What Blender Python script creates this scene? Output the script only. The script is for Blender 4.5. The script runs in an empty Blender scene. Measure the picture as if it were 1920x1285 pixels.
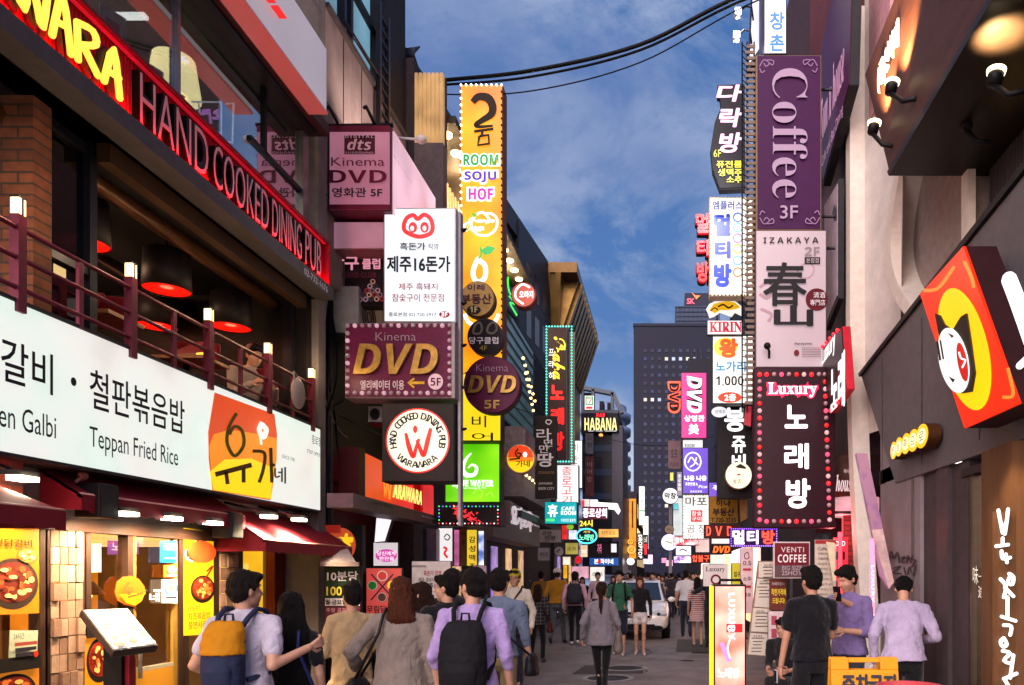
import bpy, bmesh, math, random
from math import radians, sin, cos, pi, sqrt
from mathutils import Vector, Matrix, noise
random.seed(7)
S = bpy.context.scene
COL = S.collection
# ------------------------------------------------------------------ camera, sky, sun, exposure
FPX, VPX, VPY, EYE = 1400.0, 1250.0, 1078.0, 1.68
cd = bpy.data.cameras.new('camera'); CAM = bpy.data.objects.new('camera', cd); COL.objects.link(CAM)
CAM.location = (0, 0, EYE); CAM.rotation_euler = (pi / 2, 0, 0)
cd.sensor_width = 36; cd.lens = 36 * FPX / 1920
cd.shift_x = -(VPX - 960) / 1920; cd.shift_y = (VPY - 642.5) / 1920
cd.clip_start = 0.1; cd.clip_end = 2000
S.camera = CAM
S.view_settings.view_transform = 'Standard'; S.view_settings.look = 'None'
S.view_settings.exposure = 0.78; S.view_settings.gamma = 1.0
S.render.engine = 'CYCLES'; S.cycles.use_denoising = True
S.cycles.max_bounces = 6; S.cycles.transparent_max_bounces = 12; S.cycles.sample_clamp_indirect = 4.0
S.cycles.use_adaptive_sampling = True; S.cycles.adaptive_threshold = 0.02

def lin(h):
    h = h.lstrip('#'); o = []
    for i in (0, 2, 4):
        c = int(h[i:i + 2], 16) / 255
        o.append(c / 12.92 if c <= .04045 else ((c + .055) / 1.055) ** 2.4)
    return (o[0], o[1], o[2], 1)

W = bpy.data.worlds.new('World'); S.world = W; W.use_nodes = True
nt = W.node_tree; N = nt.nodes; Lk = nt.links; bg = N['Background']
sky = N.new('ShaderNodeTexSky'); sky.sky_type = 'NISHITA'; sky.sun_disc = False
sky.sun_elevation = radians(2); sky.sun_rotation = radians(200)
tc = N.new('ShaderNodeTexCoord'); sp = N.new('ShaderNodeSeparateXYZ'); Lk.new(tc.outputs['Generated'], sp.inputs[0])
rp = N.new('ShaderNodeValToRGB'); Lk.new(sp.outputs['Z'], rp.inputs[0])
e = rp.color_ramp.elements; e[0].position = .0; e[0].color = lin('9db5dc'); e[1].position = .75; e[1].color = lin('3f6cae')
k = rp.color_ramp.elements.new(.3); k.color = lin('557fbd')
mp = N.new('ShaderNodeMapping'); mp.inputs['Scale'].default_value = (1.0, .9, 1.7); mp.inputs['Rotation'].default_value = (.5, .25, .35)
Lk.new(tc.outputs['Generated'], mp.inputs[0])
n1 = N.new('ShaderNodeTexNoise'); n1.inputs['Scale'].default_value = 4.6; n1.inputs['Detail'].default_value = 12; n1.inputs['Roughness'].default_value = .66; n1.inputs['Distortion'].default_value = .35
Lk.new(mp.outputs[0], n1.inputs['Vector'])
cr = N.new('ShaderNodeValToRGB'); cr.color_ramp.elements[0].position = .40; cr.color_ramp.elements[1].position = .58
Lk.new(n1.outputs['Fac'], cr.inputs[0])
n2 = N.new('ShaderNodeTexNoise'); n2.inputs['Scale'].default_value = 2.2; n2.inputs['Detail'].default_value = 6
Lk.new(mp.outputs[0], n2.inputs['Vector'])
cc = N.new('ShaderNodeValToRGB'); cc.color_ramp.elements[0].position = .4; cc.color_ramp.elements[0].color = lin('6f88bd'); cc.color_ramp.elements[1].position = .65; cc.color_ramp.elements[1].color = lin('c0cee9')
Lk.new(n2.outputs['Fac'], cc.inputs[0])
mx = N.new('ShaderNodeMixRGB'); Lk.new(cr.outputs[0], mx.inputs[0]); Lk.new(rp.outputs[0], mx.inputs[1]); Lk.new(cc.outputs[0], mx.inputs[2])
ad = N.new('ShaderNodeMixRGB'); ad.blend_type = 'ADD'; ad.inputs[0].default_value = .012
Lk.new(mx.outputs[0], ad.inputs[1]); Lk.new(sky.outputs[0], ad.inputs[2]); Lk.new(ad.outputs[0], bg.inputs[0])
bg.inputs[1].default_value = 0.56
sd = bpy.data.lights.new('sun', 'SUN'); sd.energy = 3.5; sd.angle = radians(70); sd.color = (1, .82, .78)   # afterglow of the western sky behind the camera
so = bpy.data.objects.new('sun', sd); COL.objects.link(so); so.rotation_euler = (radians(60), 0, radians(-22)); so.location = (0, 0, 60)

# ------------------------------------------------------------------ materials
MC = {}
def _new(key):
    m = bpy.data.materials.new(key.replace(' ', '_')[:50]); m.use_nodes = True
    return m, m.node_tree, m.node_tree.nodes['Principled BSDF']
def mat(h, rough=.6, metal=0, var=.18, sc=9.0, bump=0, bsc=60, spec=.18, stretch=None, coat=0):
    key = 'mat_%s_%s_%s_%s_%s_%s_%s_%s' % (h, rough, metal, var, sc, bump, bsc, stretch)
    if key in MC: return MC[key]
    m, t, b = _new(key); c = lin(h)
    b.inputs['Roughness'].default_value = rough; b.inputs['Metallic'].default_value = metal
    b.inputs['Specular IOR Level'].default_value = spec; b.inputs['Coat Weight'].default_value = coat
    co = t.nodes.new('ShaderNodeTexCoord'); src = co.outputs['Object']
    if stretch:
        q = t.nodes.new('ShaderNodeMapping'); q.inputs['Scale'].default_value = stretch; t.links.new(src, q.inputs[0]); src = q.outputs[0]
    if var:
        n = t.nodes.new('ShaderNodeTexNoise'); n.inputs['Scale'].default_value = sc; n.inputs['Detail'].default_value = 6; n.inputs['Roughness'].default_value = .65
        t.links.new(src, n.inputs['Vector'])
        r = t.nodes.new('ShaderNodeValToRGB'); e = r.color_ramp.elements
        e[0].position = .3; e[1].position = .7
        e[0].color = tuple(x * (1 - var) for x in c[:3]) + (1,); e[1].color = tuple(min(1, x * (1 + var)) for x in c[:3]) + (1,)
        t.links.new(n.outputs['Fac'], r.inputs[0]); t.links.new(r.outputs[0], b.inputs['Base Color'])
    else: b.inputs['Base Color'].default_value = c
    if bump:
        n = t.nodes.new('ShaderNodeTexNoise'); n.inputs['Scale'].default_value = bsc; n.inputs['Detail'].default_value = 4
        t.links.new(src, n.inputs['Vector'])
        u = t.nodes.new('ShaderNodeBump'); u.inputs['Strength'].default_value = bump; u.inputs['Distance'].default_value = .01
        t.links.new(n.outputs['Fac'], u.inputs['Height']); t.links.new(u.outputs[0], b.inputs['Normal'])
    MC[key] = m; return m
def lit(h, st=1.0, var=.0, sc=1.8, small=False, h2=None):
    """emissive: light-box faces (uneven tubes behind acrylic), neon, bulbs; on walls and prints, painted lamplight"""
    key = 'lit_%s_%s_%s_%s_%s' % (h, st, var, sc, h2)
    if key in MC: return MC[key]
    m, t, b = _new(key); c = lin(h); st = st * (.55 if min(c[:3]) > .6 else .62)
    b.inputs['Base Color'].default_value = tuple(x * .5 for x in c[:3]) + (1,); b.inputs['Roughness'].default_value = .3
    b.inputs['Emission Color'].default_value = c; b.inputs['Emission Strength'].default_value = st
    if var:
        co = t.nodes.new('ShaderNodeTexCoord'); n = t.nodes.new('ShaderNodeTexNoise'); n.inputs['Scale'].default_value = sc; n.inputs['Detail'].default_value = 1.5
        t.links.new(co.outputs['Object'], n.inputs['Vector'])
        r = t.nodes.new('ShaderNodeMapRange'); r.inputs[1].default_value = .3; r.inputs[2].default_value = .7; r.inputs[3].default_value = st * (1 - var); r.inputs[4].default_value = st * (1 + var)
        t.links.new(n.outputs['Fac'], r.inputs[0]); t.links.new(r.outputs[0], b.inputs['Emission Strength'])
        if h2:
            x = t.nodes.new('ShaderNodeMixRGB'); x.inputs[1].default_value = c; x.inputs[2].default_value = lin(h2)
            q = t.nodes.new('ShaderNodeMapRange'); q.inputs[1].default_value = .35; q.inputs[2].default_value = .65
            t.links.new(n.outputs['Fac'], q.inputs[0]); t.links.new(q.outputs[0], x.inputs[0]); t.links.new(x.outputs[0], b.inputs['Emission Color'])
    if small:
        try: m.cycles.emission_sampling = 'NONE'
        except Exception: pass
    MC[key] = m; return m
def ink(h): return mat(h, .5, var=0)
def led(h, st=1.3): return lit(h, st, small=True)
def brick(h1, h2, mort, axis='x', bw=.22, bh=.075, ms=.008, bump=.5):
    key = 'brick_' + h1 + h2 + axis + str(bw)
    if key in MC: return MC[key]
    m, t, b = _new(key)
    co = t.nodes.new('ShaderNodeTexCoord'); s = t.nodes.new('ShaderNodeSeparateXYZ'); t.links.new(co.outputs['Object'], s.inputs[0])
    v = t.nodes.new('ShaderNodeCombineXYZ')
    t.links.new(s.outputs['Y' if axis == 'x' else 'X'], v.inputs[0]); t.links.new(s.outputs['Z'], v.inputs[1])
    k = t.nodes.new('ShaderNodeTexBrick'); k.inputs['Scale'].default_value = 1; k.inputs['Brick Width'].default_value = bw; k.inputs['Row Height'].default_value = bh
    k.inputs['Mortar Size'].default_value = ms; k.inputs['Color1'].default_value = lin(h1); k.inputs['Color2'].default_value = lin(h2); k.inputs['Mortar'].default_value = lin(mort)
    t.links.new(v.outputs[0], k.inputs['Vector'])
    n = t.nodes.new('ShaderNodeTexNoise'); n.inputs['Scale'].default_value = 14; n.inputs['Detail'].default_value = 5; t.links.new(co.outputs['Object'], n.inputs['Vector'])
    x = t.nodes.new('ShaderNodeMixRGB'); x.blend_type = 'OVERLAY'; x.inputs[0].default_value = .55
    t.links.new(k.outputs['Color'], x.inputs[1]); t.links.new(n.outputs['Fac'], x.inputs[2]); t.links.new(x.outputs[0], b.inputs['Base Color'])
    u = t.nodes.new('ShaderNodeBump'); u.inputs['Strength'].default_value = bump; u.inputs['Distance'].default_value = .01; u.invert = True
    t.links.new(k.outputs['Fac'], u.inputs['Height']); t.links.new(u.outputs[0], b.inputs['Normal'])
    b.inputs['Roughness'].default_value = .85
    MC[key] = m; return m
def glass(h='9fb4c8', refl=.35, rough=.02):
    key = 'glass_%s_%s' % (h, refl)
    if key in MC: return MC[key]
    m = bpy.data.materials.new(key); m.use_nodes = True; t = m.node_tree
    for n in list(t.nodes):
        if n.type == 'BSDF_PRINCIPLED': t.nodes.remove(n)
    o = [n for n in t.nodes if n.type == 'OUTPUT_MATERIAL'][0]
    a = t.nodes.new('ShaderNodeBsdfTransparent'); a.inputs[0].default_value = lin(h)
    g = t.nodes.new('ShaderNodeBsdfGlossy'); g.inputs['Roughness'].default_value = rough
    f = t.nodes.new('ShaderNodeLayerWeight'); f.inputs[0].default_value = refl
    x = t.nodes.new('ShaderNodeMixShader'); t.links.new(f.outputs['Facing'], x.inputs[0]); t.links.new(a.outputs[0], x.inputs[1]); t.links.new(g.outputs[0], x.inputs[2])
    t.links.new(x.outputs[0], o.inputs[0]); MC[key] = m; return m

# ------------------------------------------------------------------ vertical drawing planes: photograph pixel -> (u, v) on the plane
class Plane:
    def __init__(s, p0, d):
        l = sqrt(d[0] ** 2 + d[1] ** 2); s.d = (d[0] / l, d[1] / l); s.n = (s.d[1], -s.d[0]); s.k = s.n[0] * p0[0] + s.n[1] * p0[1]
    def uv(s, px, py):
        a = (px - VPX) / FPX; t = s.k / (s.n[0] * a + s.n[1])
        return (a * t * s.d[0] + t * s.d[1], EYE + (VPY - py) * t / FPX)
    def pt(s, u, v, w=0):
        return Vector((s.n[0] * (s.k + w) + u * s.d[0], s.n[1] * (s.k + w) + u * s.d[1], v))
    def w(s, px, py, w=0): return s.pt(*s.uv(px, py), w)
def front(y): return Plane((0, y), (1, 0))
def left(x): return Plane((x, 0), (0, 1))
def right(x): return Plane((x, 0), (0, -1))
def ray(px, py, y): return Vector(((px - VPX) * y / FPX, y, EYE + (VPY - py) * y / FPX))

# ------------------------------------------------------------------ text outlines from Blender's built-in fonts
BASES = {'B': (0x1d5d4, 0x1d5ee, 0x1d7ec), 'BI': (0x1d63c, 0x1d656, None), 'S': (0x1d400, 0x1d41a, 0x1d7ce), 'C': (0x1d4d0, 0x1d4ea, None), 'SI': (0x1d468, 0x1d482, None)}
def style(s, st):
    if st not in BASES: return s
    A, a, d = BASES[st]; o = ''
    for c in s:
        if 'A' <= c <= 'Z': o += chr(A + ord(c) - 65)
        elif 'a' <= c <= 'z': o += chr(a + ord(c) - 97)
        elif d and '0' <= c <= '9': o += chr(d + ord(c) - 48)
        else: o += c
    return o
TC = {}
def text_geo(s, off=0.0, ext=False, space=1.0):
    key = (s, off, ext, space)
    if key in TC: return TC[key]
    c = bpy.data.curves.new('t', 'FONT'); c.body = s; c.offset = off; c.resolution_u = 3; c.space_character = space; c.space_line = .95; c.align_x = 'CENTER'
    if ext: c.extrude = .5
    o = bpy.data.objects.new('t', c); COL.objects.link(o)
    dg = bpy.context.evaluated_depsgraph_get(); dg.update()
    me = bpy.data.meshes.new_from_object(o.evaluated_get(dg))
    vs = [tuple(v.co) for v in me.vertices]; fs = [tuple(p.vertices) for p in me.polygons]
    bpy.data.objects.remove(o); bpy.data.curves.remove(c); bpy.data.meshes.remove(me)
    TC[key] = (vs, fs); return TC[key]

# ------------------------------------------------------------------ mesh builder
class MB:
    def __init__(s): s.v = []; s.f = []; s.m = []; s.sm = []; s.mats = []
    def mi(s, m):
        if m not in s.mats: s.mats.append(m)
        return s.mats.index(m)
    def add(s, vs, fs, m, smooth=False):
        o = len(s.v); i = s.mi(m); s.v += [tuple(v) for v in vs]
        for f in fs: s.f.append([o + a for a in f]); s.m.append(i); s.sm.append(smooth)
    def hexa(s, p, m):   # 8 points: bottom 4, top 4
        s.add(p, [(3, 2, 1, 0), (4, 5, 6, 7), (0, 1, 5, 4), (1, 2, 6, 5), (2, 3, 7, 6), (3, 0, 4, 7)], m)
    def wbox(s, x0, y0, z0, x1, y1, z1, m):
        s.hexa([(x0, y0, z0), (x1, y0, z0), (x1, y1, z0), (x0, y1, z0), (x0, y0, z1), (x1, y0, z1), (x1, y1, z1), (x0, y1, z1)], m)
    def prism(s, pl, uv, w0, w1, m):
        n = len(uv); area = sum(uv[i][0] * uv[(i + 1) % n][1] - uv[(i + 1) % n][0] * uv[i][1] for i in range(n))
        if area < 0: uv = uv[::-1]
        vs = [pl.pt(u, v, w0) for u, v in uv] + [pl.pt(u, v, w1) for u, v in uv]
        fs = [tuple(range(n, 2 * n)), tuple(range(n - 1, -1, -1))] + [(i, (i + 1) % n, n + (i + 1) % n, n + i) for i in range(n)]
        s.add(vs, fs, m)
    def poly(s, pl, pts, w0, w1, m): s.prism(pl, [pl.uv(*p) for p in pts], w0, w1, m)
    def uvrect(s, pl, u0, v0, u1, v1, w0, w1, m): s.prism(pl, [(u0, v0), (u1, v0), (u1, v1), (u0, v1)], w0, w1, m)
    def rect(s, pl, x0, y0, x1, y1, w0, w1, m):
        a = pl.uv(x0, y0); b = pl.uv(x1, y1); s.uvrect(pl, min(a[0], b[0]), min(a[1], b[1]), max(a[0], b[0]), max(a[1], b[1]), w0, w1, m)
    def ell(s, pl, cx, cy, rx, ry, w0, w1, m, n=40, a0=0, a1=360):
        c = pl.uv(cx, cy); e1 = pl.uv(cx + rx, cy); e2 = pl.uv(cx, cy - ry); ru = e1[0] - c[0]; rv = e2[1] - c[1]
        full = a1 - a0 >= 360
        pts = [(c[0] + ru * cos(radians(a0 + (a1 - a0) * i / n)), c[1] + rv * sin(radians(a0 + (a1 - a0) * i / n))) for i in range(n + (0 if full else 1))]
        s.prism(pl, pts, w0, w1, m)
    def stroke(s, pl, pts, wd, w0, w1, m, closed=False, widths=None):
        """ribbon along pixel points; wd = width in photo pixels at those points (or per-point widths)"""
        P = [Vector(p) for p in pts]; n = len(P); Ls = []; Rs = []
        for i in range(n):
            a = P[i - 1] if (i > 0 or closed) else P[i]; b = P[(i + 1) % n] if (i < n - 1 or closed) else P[i]
            d = (b - a); d = d.normalized() if d.length > 1e-6 else Vector((1, 0)); q = Vector((-d.y, d.x)) * (widths[i] if widths else wd) / 2
            Ls.append(P[i] + q); Rs.append(P[i] - q)
        for i in range(n if closed else n - 1):
            j = (i + 1) % n
            s.prism(pl, [pl.uv(*Ls[i]), pl.uv(*Ls[j]), pl.uv(*Rs[j]), pl.uv(*Rs[i])], w0, w1, m)
    def curve(s, pl, pts, wd, w0, w1, m, widths=None, sub=6, closed=False):
        P = [Vector(p) for p in pts]; n = len(P); out = []; ow = []
        for i in range(n if closed else n - 1):
            g = lambda k: P[k % n] if closed else P[max(0, min(n - 1, k))]
            p0, p1, p2, p3 = g(i - 1), g(i), g(i + 1), g(i + 2)
            for j in range(sub):
                t = j / sub
                out.append(.5 * ((2 * p1) + (p2 - p0) * t + (2 * p0 - 5 * p1 + 4 * p2 - p3) * t * t + (3 * p1 - p0 - 3 * p2 + p3) * t ** 3))
                if widths: ow.append(widths[i] * (1 - t) + widths[(i + 1) % n] * t)
        if not closed:
            out.append(P[-1])
            if widths: ow.append(widths[-1])
        s.stroke(pl, out, wd, w0, w1, m, closed, ow or None)
    def text(s, pl, t, x0, y0, x1, y1, m, w=.01, off=0.0, st='', th=0.0, rot=0, shear=0, space=1.0, arc=None):
        cjk = off > 0 and any(ord(c) > 0x2e80 and ord(c) < 0xffff for c in t)
        vs, fs = text_geo(style(t, st), 0.0 if cjk else off, th > 0, space)
        if not vs: return
        lay = [0] * len(vs)
        if cjk:   # bolder Korean strokes: shifted layers a fraction of a millimetre apart
            v0, f0 = vs, fs; vs = []; fs = []; lay = []
            for i, (dx, dy) in enumerate(((0, 0), (1, 0), (-1, 0), (0, 1), (0, -1), (.75, .75), (-.75, .75), (.75, -.75), (-.75, -.75))):
                o = len(vs); vs += [(v[0] + dx * off, v[1] + dy * off, v[2]) for v in v0]; fs += [tuple(a + o for a in f) for f in f0]; lay += [i * .0002] * len(v0)
        q = [(-v[1], v[0], v[2]) if rot == 90 else (v[1], -v[0], v[2]) if rot == -90 else (v[0] + shear * v[1], v[1], v[2]) for v in vs]
        ax = min(v[0] for v in q); bx = max(v[0] for v in q); ay = min(v[1] for v in q); by = max(v[1] for v in q)
        a = pl.uv(x0, y0); b = pl.uv(x1, y1); u0, u1 = min(a[0], b[0]), max(a[0], b[0]); v0, v1 = min(a[1], b[1]), max(a[1], b[1])
        out = []
        for v, ly in zip(q, lay):
            fx = (v[0] - ax) / max(1e-6, bx - ax); fy = (v[1] - ay) / max(1e-6, by - ay)
            out.append(pl.pt(u0 + fx * (u1 - u0), v0 + fy * (v1 - v0), w + ly + ((v[2] + .5) * th if th else 0)))
        s.add(out, fs, m)
    def arctext(s, pl, t, cx, cy, r, a0, a1, hpx, m, w=.012, st='', off=0, flip=False):
        n = len(t)
        for i, ch in enumerate(t):
            if ch == ' ': continue
            vs, fs = text_geo(style(ch, st), off)
            if not vs: continue
            ang = radians(a0 + (a1 - a0) * i / max(1, n - 1)); ax = (min(v[0] for v in vs) + max(v[0] for v in vs)) / 2
            up = (cos(ang), sin(ang)) if not flip else (-cos(ang), -sin(ang)); rt = (up[1], -up[0]); out = []
            for v in vs:
                x = (v[0] - ax) * hpx / .72; y = v[1] * hpx / .72
                out.append(pl.w(cx + r * cos(ang) + x * rt[0] + y * up[0], cy - (r * sin(ang) + x * rt[1] + y * up[1]), w))
            s.add(out, fs, m)
    def tube(s, pts, r, m, n=8, caps=True):
        P = [Vector(p) for p in pts]; rs = r if isinstance(r, (list, tuple)) else [r] * len(P); vs = []; fs = []; up = None
        for i, p in enumerate(P):
            d = (P[min(i + 1, len(P) - 1)] - P[max(i - 1, 0)]).normalized()
            if up is None:
                a = Vector((0, 0, 1)) if abs(d.z) < .9 else Vector((1, 0, 0)); up = d.cross(a).normalized()
            up = (up - d * up.dot(d)).normalized(); q = d.cross(up)
            for j in range(n): t = 2 * pi * j / n; vs.append(p + (up * cos(t) + q * sin(t)) * rs[i])
        for i in range(len(P) - 1):
            for j in range(n): a = i * n + j; b = i * n + (j + 1) % n; fs.append((a, b, b + n, a + n))
        if caps: fs.append(tuple(range(n - 1, -1, -1))); fs.append(tuple(range((len(P) - 1) * n, len(P) * n)))
        s.add(vs, fs, m, True)
    def lathe(s, c, prof, m, n=24, smooth=True):
        vs = []; fs = []; k = len(prof)
        for i in range(n):
            t = 2 * pi * i / n
            for r, z in prof: vs.append((c[0] + r * cos(t), c[1] + r * sin(t), c[2] + z))
        for i in range(n):
            for j in range(k - 1): fs.append((i * k + j, ((i + 1) % n) * k + j, ((i + 1) % n) * k + j + 1, i * k + j + 1))
        s.add(vs, fs, m, smooth)
    def ctube(s, pl, pts, rpx, w, m, sub=4):
        """rounded glowing tube along smoothed pixel points on a plane"""
        P = [pl.w(a, b, w) for a, b in pts]; n = len(P); out = []; r = sum(p.y for p in P) / n * rpx / FPX
        for i in range(n - 1):
            p0, p1, p2, p3 = P[max(0, i - 1)], P[i], P[i + 1], P[min(n - 1, i + 2)]
            for j in range(sub): t = j / sub; out.append(.5 * ((2 * p1) + (p2 - p0) * t + (2 * p0 - 5 * p1 + 4 * p2 - p3) * t * t + (3 * p1 - p0 - 3 * p2 + p3) * t ** 3))
        out.append(P[-1]); s.tube(out, r, m, 10); s.sph(out[0], r, m); s.sph(out[-1], r, m)
    def sph(s, c, r, m, nu=10, nv=6):
        rx, ry, rz = r if isinstance(r, (tuple, list)) else (r, r, r); vs = []; fs = []
        for j in range(nv + 1):
            p = pi * j / nv
            for i in range(nu): t = 2 * pi * i / nu; vs.append((c[0] + rx * sin(p) * cos(t), c[1] + ry * sin(p) * sin(t), c[2] + rz * cos(p)))
        for j in range(nv):
            for i in range(nu): a = j * nu + i; b = j * nu + (i + 1) % nu; fs.append((a, a + nu, b + nu, b))
        s.add(vs, fs, m, True)
    def obj(s, name, root=None, bevel=0, recalc=True):
        if not s.v: return None
        me = bpy.data.meshes.new(name); o = Vector((0, 0, 0))
        p = root
        while p is not None: o = o + p.location; p = p.parent
        me.from_pydata([(v[0] - o.x, v[1] - o.y, v[2] - o.z) for v in s.v], [], s.f)
        for m in s.mats: me.materials.append(m)
        me.polygons.foreach_set('material_index', s.m); me.polygons.foreach_set('use_smooth', s.sm)
        if recalc:
            b = bmesh.new(); b.from_mesh(me); bmesh.ops.recalc_face_normals(b, faces=b.faces); b.to_mesh(me); b.free()
        ob = bpy.data.objects.new(name, me); COL.objects.link(ob)
        if root is not None: ob.parent = root
        if bevel:
            bv = ob.modifiers.new('bevel', 'BEVEL'); bv.width = bevel; bv.segments = 2; bv.limit_method = 'ANGLE'; bv.angle_limit = radians(50)
        me.update(); return ob
    def center(s):
        xs = [v[0] for v in s.v]; ys = [v[1] for v in s.v]; zs = [v[2] for v in s.v]
        return Vector(((min(xs) + max(xs)) / 2, (min(ys) + max(ys)) / 2, min(zs)))

def thing(name, label, cat, loc, group=None):
    o = bpy.data.objects.new(name, None); COL.objects.link(o); o.location = loc; o.empty_display_size = .2
    o['label'] = label; o['category'] = cat
    if group: o['group'] = group
    return o
def tag(o, label, cat, group=None):
    o['label'] = label; o['category'] = cat
    if group: o['group'] = group
    return o
def pieces(name, root, boxes, mats, rev=0):
    """each box a part of its own: world boxes (6 numbers) or rectangles on a plane (plane, x0, y0, x1, y1, w0, w1)"""
    for i, b in enumerate(boxes):
        q = MB(); m = mats[i % len(mats)] if isinstance(mats, (list, tuple)) else mats
        if len(b) == 6: q.wbox(*b, m)
        else: q.rect(*b, m)
        q.obj(name, root)
def struct(o): o['kind'] = 'structure'; return o
def dup_tree(o, loc=None, label=None, parent=None):
    c = o.copy(); COL.objects.link(c)
    if parent is not None: c.parent = parent
    if loc is not None: c.location = loc
    if label: c['label'] = label
    for ch in list(o.children): dup_tree(ch, None, None, c)
    return c

# ------------------------------------------------------------------ signs
STEEL = mat('3a3a3e', .45, .8); BLACK = mat('121214', .5, var=.1); DGREY = mat('2b2a2d', .55); ALU = mat('9a9a9e', .35, .85); WHITEP = mat('d8d6d2', .5, var=.06)
CABLE = mat('0a0a0b', .6, var=0)
def draw(mb, pl, items, w=.014):
    for it in items:
        op = it[0]; w += .0022
        kw = it[-1] if isinstance(it[-1], dict) else {}
        if op == 't': mb.text(pl, *it[1:7], w=w, **kw)
        elif op == 'r': mb.rect(pl, *it[1:5], w - .0018, w, it[5])
        elif op == 'e': mb.ell(pl, *it[1:5], w - .0018, w, it[5], **kw)
        elif op == 'p': mb.poly(pl, it[1], w - .0018, w, it[2])
        elif op == 's': mb.stroke(pl, it[1], it[2], w - .0018, w, it[3], **kw)
        elif op == 'c': mb.curve(pl, it[1], it[2], w - .0018, w, it[3], **kw)
        elif op == 'a': mb.arctext(pl, *it[1:9], w=w, **kw)
    return w
def border(x0, y0, x1, y1, nx, ny):
    P = []
    for i in range(nx): t = i / (nx - 1); P += [(x0 + (x1 - x0) * t, y0), (x0 + (x1 - x0) * t, y1)]
    for j in range(1, ny - 1): t = j / (ny - 1); P += [(x0, y0 + (y1 - y0) * t), (x1, y0 + (y1 - y0) * t)]
    return P
def bulbs(root, pl, pts, rpx, mats, w=.03, separate=False, name='bulb'):
    r = pl.w(*pts[0]).y / FPX * rpx
    if separate:
        src = {}
        for i, p in enumerate(pts):
            m = mats[i % len(mats)]
            if m not in src:
                q = MB(); q.sph((0, 0, 0), r, m, 12, 8); o = q.obj(name, None); o.parent = root; src[m] = o
            else:
                o = src[m].copy(); COL.objects.link(o); o.parent = root
            o.location = pl.w(p[0], p[1], w) - root.location
    else:
        q = MB()
        for i, p in enumerate(pts): q.sph(pl.w(p[0], p[1], w), r, mats[i % len(mats)], 8, 5)
        q.obj('light_string', root)
def sign(label, pl, box, face, items=(), frame=DGREY, dep=.18, fr=2, name='shop_sign', cat='sign', group=None, shape='r', graphic=(), bracket=None, top=None):
    """projecting or flat shop sign: cabinet + face + lettering (+ graphic, bracket)"""
    x0, y0, x1, y1 = box; mb = MB()
    if shape == 'r':
        mb.rect(pl, x0, y0, x1, y1, -dep, 0, frame); fb = MB(); fb.rect(pl, x0 + fr, y0 + fr, x1 - fr, y1 - fr, .001, .012, face)
    elif shape == 'e':
        cx, cy, rx, ry = (x0 + x1) / 2, (y0 + y1) / 2, (x1 - x0) / 2, (y1 - y0) / 2
        mb.ell(pl, cx, cy, rx, ry, -dep, 0, frame); fb = MB(); fb.ell(pl, cx, cy, rx - fr, ry - fr, .001, .012, face)
    else:
        mb.poly(pl, shape, -dep, 0, frame); fb = MB()
        cx = sum(p[0] for p in shape) / len(shape); cy = sum(p[1] for p in shape) / len(shape); k = 1 - 2 * fr / (abs(x1 - x0) + 1)
        fb.poly(pl, [(cx + (p[0] - cx) * k, cy + (p[1] - cy) * k) for p in shape], .001, .012, face)
    root = thing(name, label, cat, mb.center(), group)
    mb.obj('cabinet', root, bevel=.006); fb.obj('face_panel', root)
    w = .014
    if graphic:
        g = MB(); w = draw(g, pl, graphic, w); g.obj('emblem', root)
    if items:
        g = MB(); draw(g, pl, items, w); g.obj('lettering', root)
    if bracket:
        g = MB()
        for (bx, by, wx) in bracket:   # from sign edge (bx,by) to wall x coordinate
            p = pl.w(bx, by, -dep / 2); g.tube([p, (wx, p.y, p.z)], .022, STEEL)
        g.obj('bracket', root)
    return root
def lamp(root_name, kind, loc, energy, color, size=.08, rot=None, spot=None, blend=.5):
    d = bpy.data.lights.new(root_name, kind); d.energy = energy; d.color = color
    if kind == 'SPOT': d.spot_size = radians(spot); d.spot_blend = blend; d.shadow_soft_size = size
    elif kind == 'AREA': d.size = size
    else: d.shadow_soft_size = size
    o = bpy.data.objects.new(root_name, d); COL.objects.link(o); o.location = loc
    if rot is not None: o.rotation_euler = rot
    return o
# ================================================================== ground
ASPH = mat('7a7270', .5, var=.38, sc=1.6, bump=.6, bsc=90)
g = MB(); g.add([(-9, -4, 0), (9, -4, 0), (9, 170, 0), (-9, 170, 0)], [(0, 1, 2, 3)], ASPH)
struct(g.obj('road'))
g = MB(); g.add([(-400, -30, -.03), (400, -30, -.03), (400, 700, -.03), (-400, 700, -.03)], [(0, 1, 2, 3)], mat('3b3a3c', .9)); struct(g.obj('ground'))
PAVE = brick('6d6764', '5c5755', '3c3a39', 'y', .3, .3, .006, .3)
g = MB(); g.wbox(-4.6, 2.5, .0, -3.55, 60, .05, mat('6b6664', .8, bump=.4)); struct(g.obj('pavement'))
g = MB(); g.wbox(2.1, 2.5, .0, 3.4, 60, .06, mat('6b6664', .8, bump=.4)); struct(g.obj('pavement'))
IRON = mat('3c3a3a', .45, .7, bump=.8, bsc=140); RIM = mat('a8a4a0', .4, .6)
for (px, py, r, lb) in ((1140, 1272, .42, 'round iron manhole cover nearest to the camera, pale worn rim ring'), (1170, 1253, .42, 'round iron manhole cover just behind the nearest one, pale rim ring')):
    y = EYE * FPX / (py - VPY); x = (px - VPX) * y / FPX
    t = thing('manhole_cover', lb, 'manhole cover', (x, y, .004))
    q = MB(); q.lathe((x, y, .004), [(0, .004), (r * .72, .004), (r * .74, 0), (r * .80, 0)], IRON); q.obj('plate', t)
    q = MB(); q.lathe((x, y, .004), [(r * .8, .0), (r * .82, .005), (r * .9, .005), (r * .93, 0), (r * .95, .006), (r, .004), (r * 1.02, 0)], RIM, 40); q.obj('rim', t)
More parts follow.
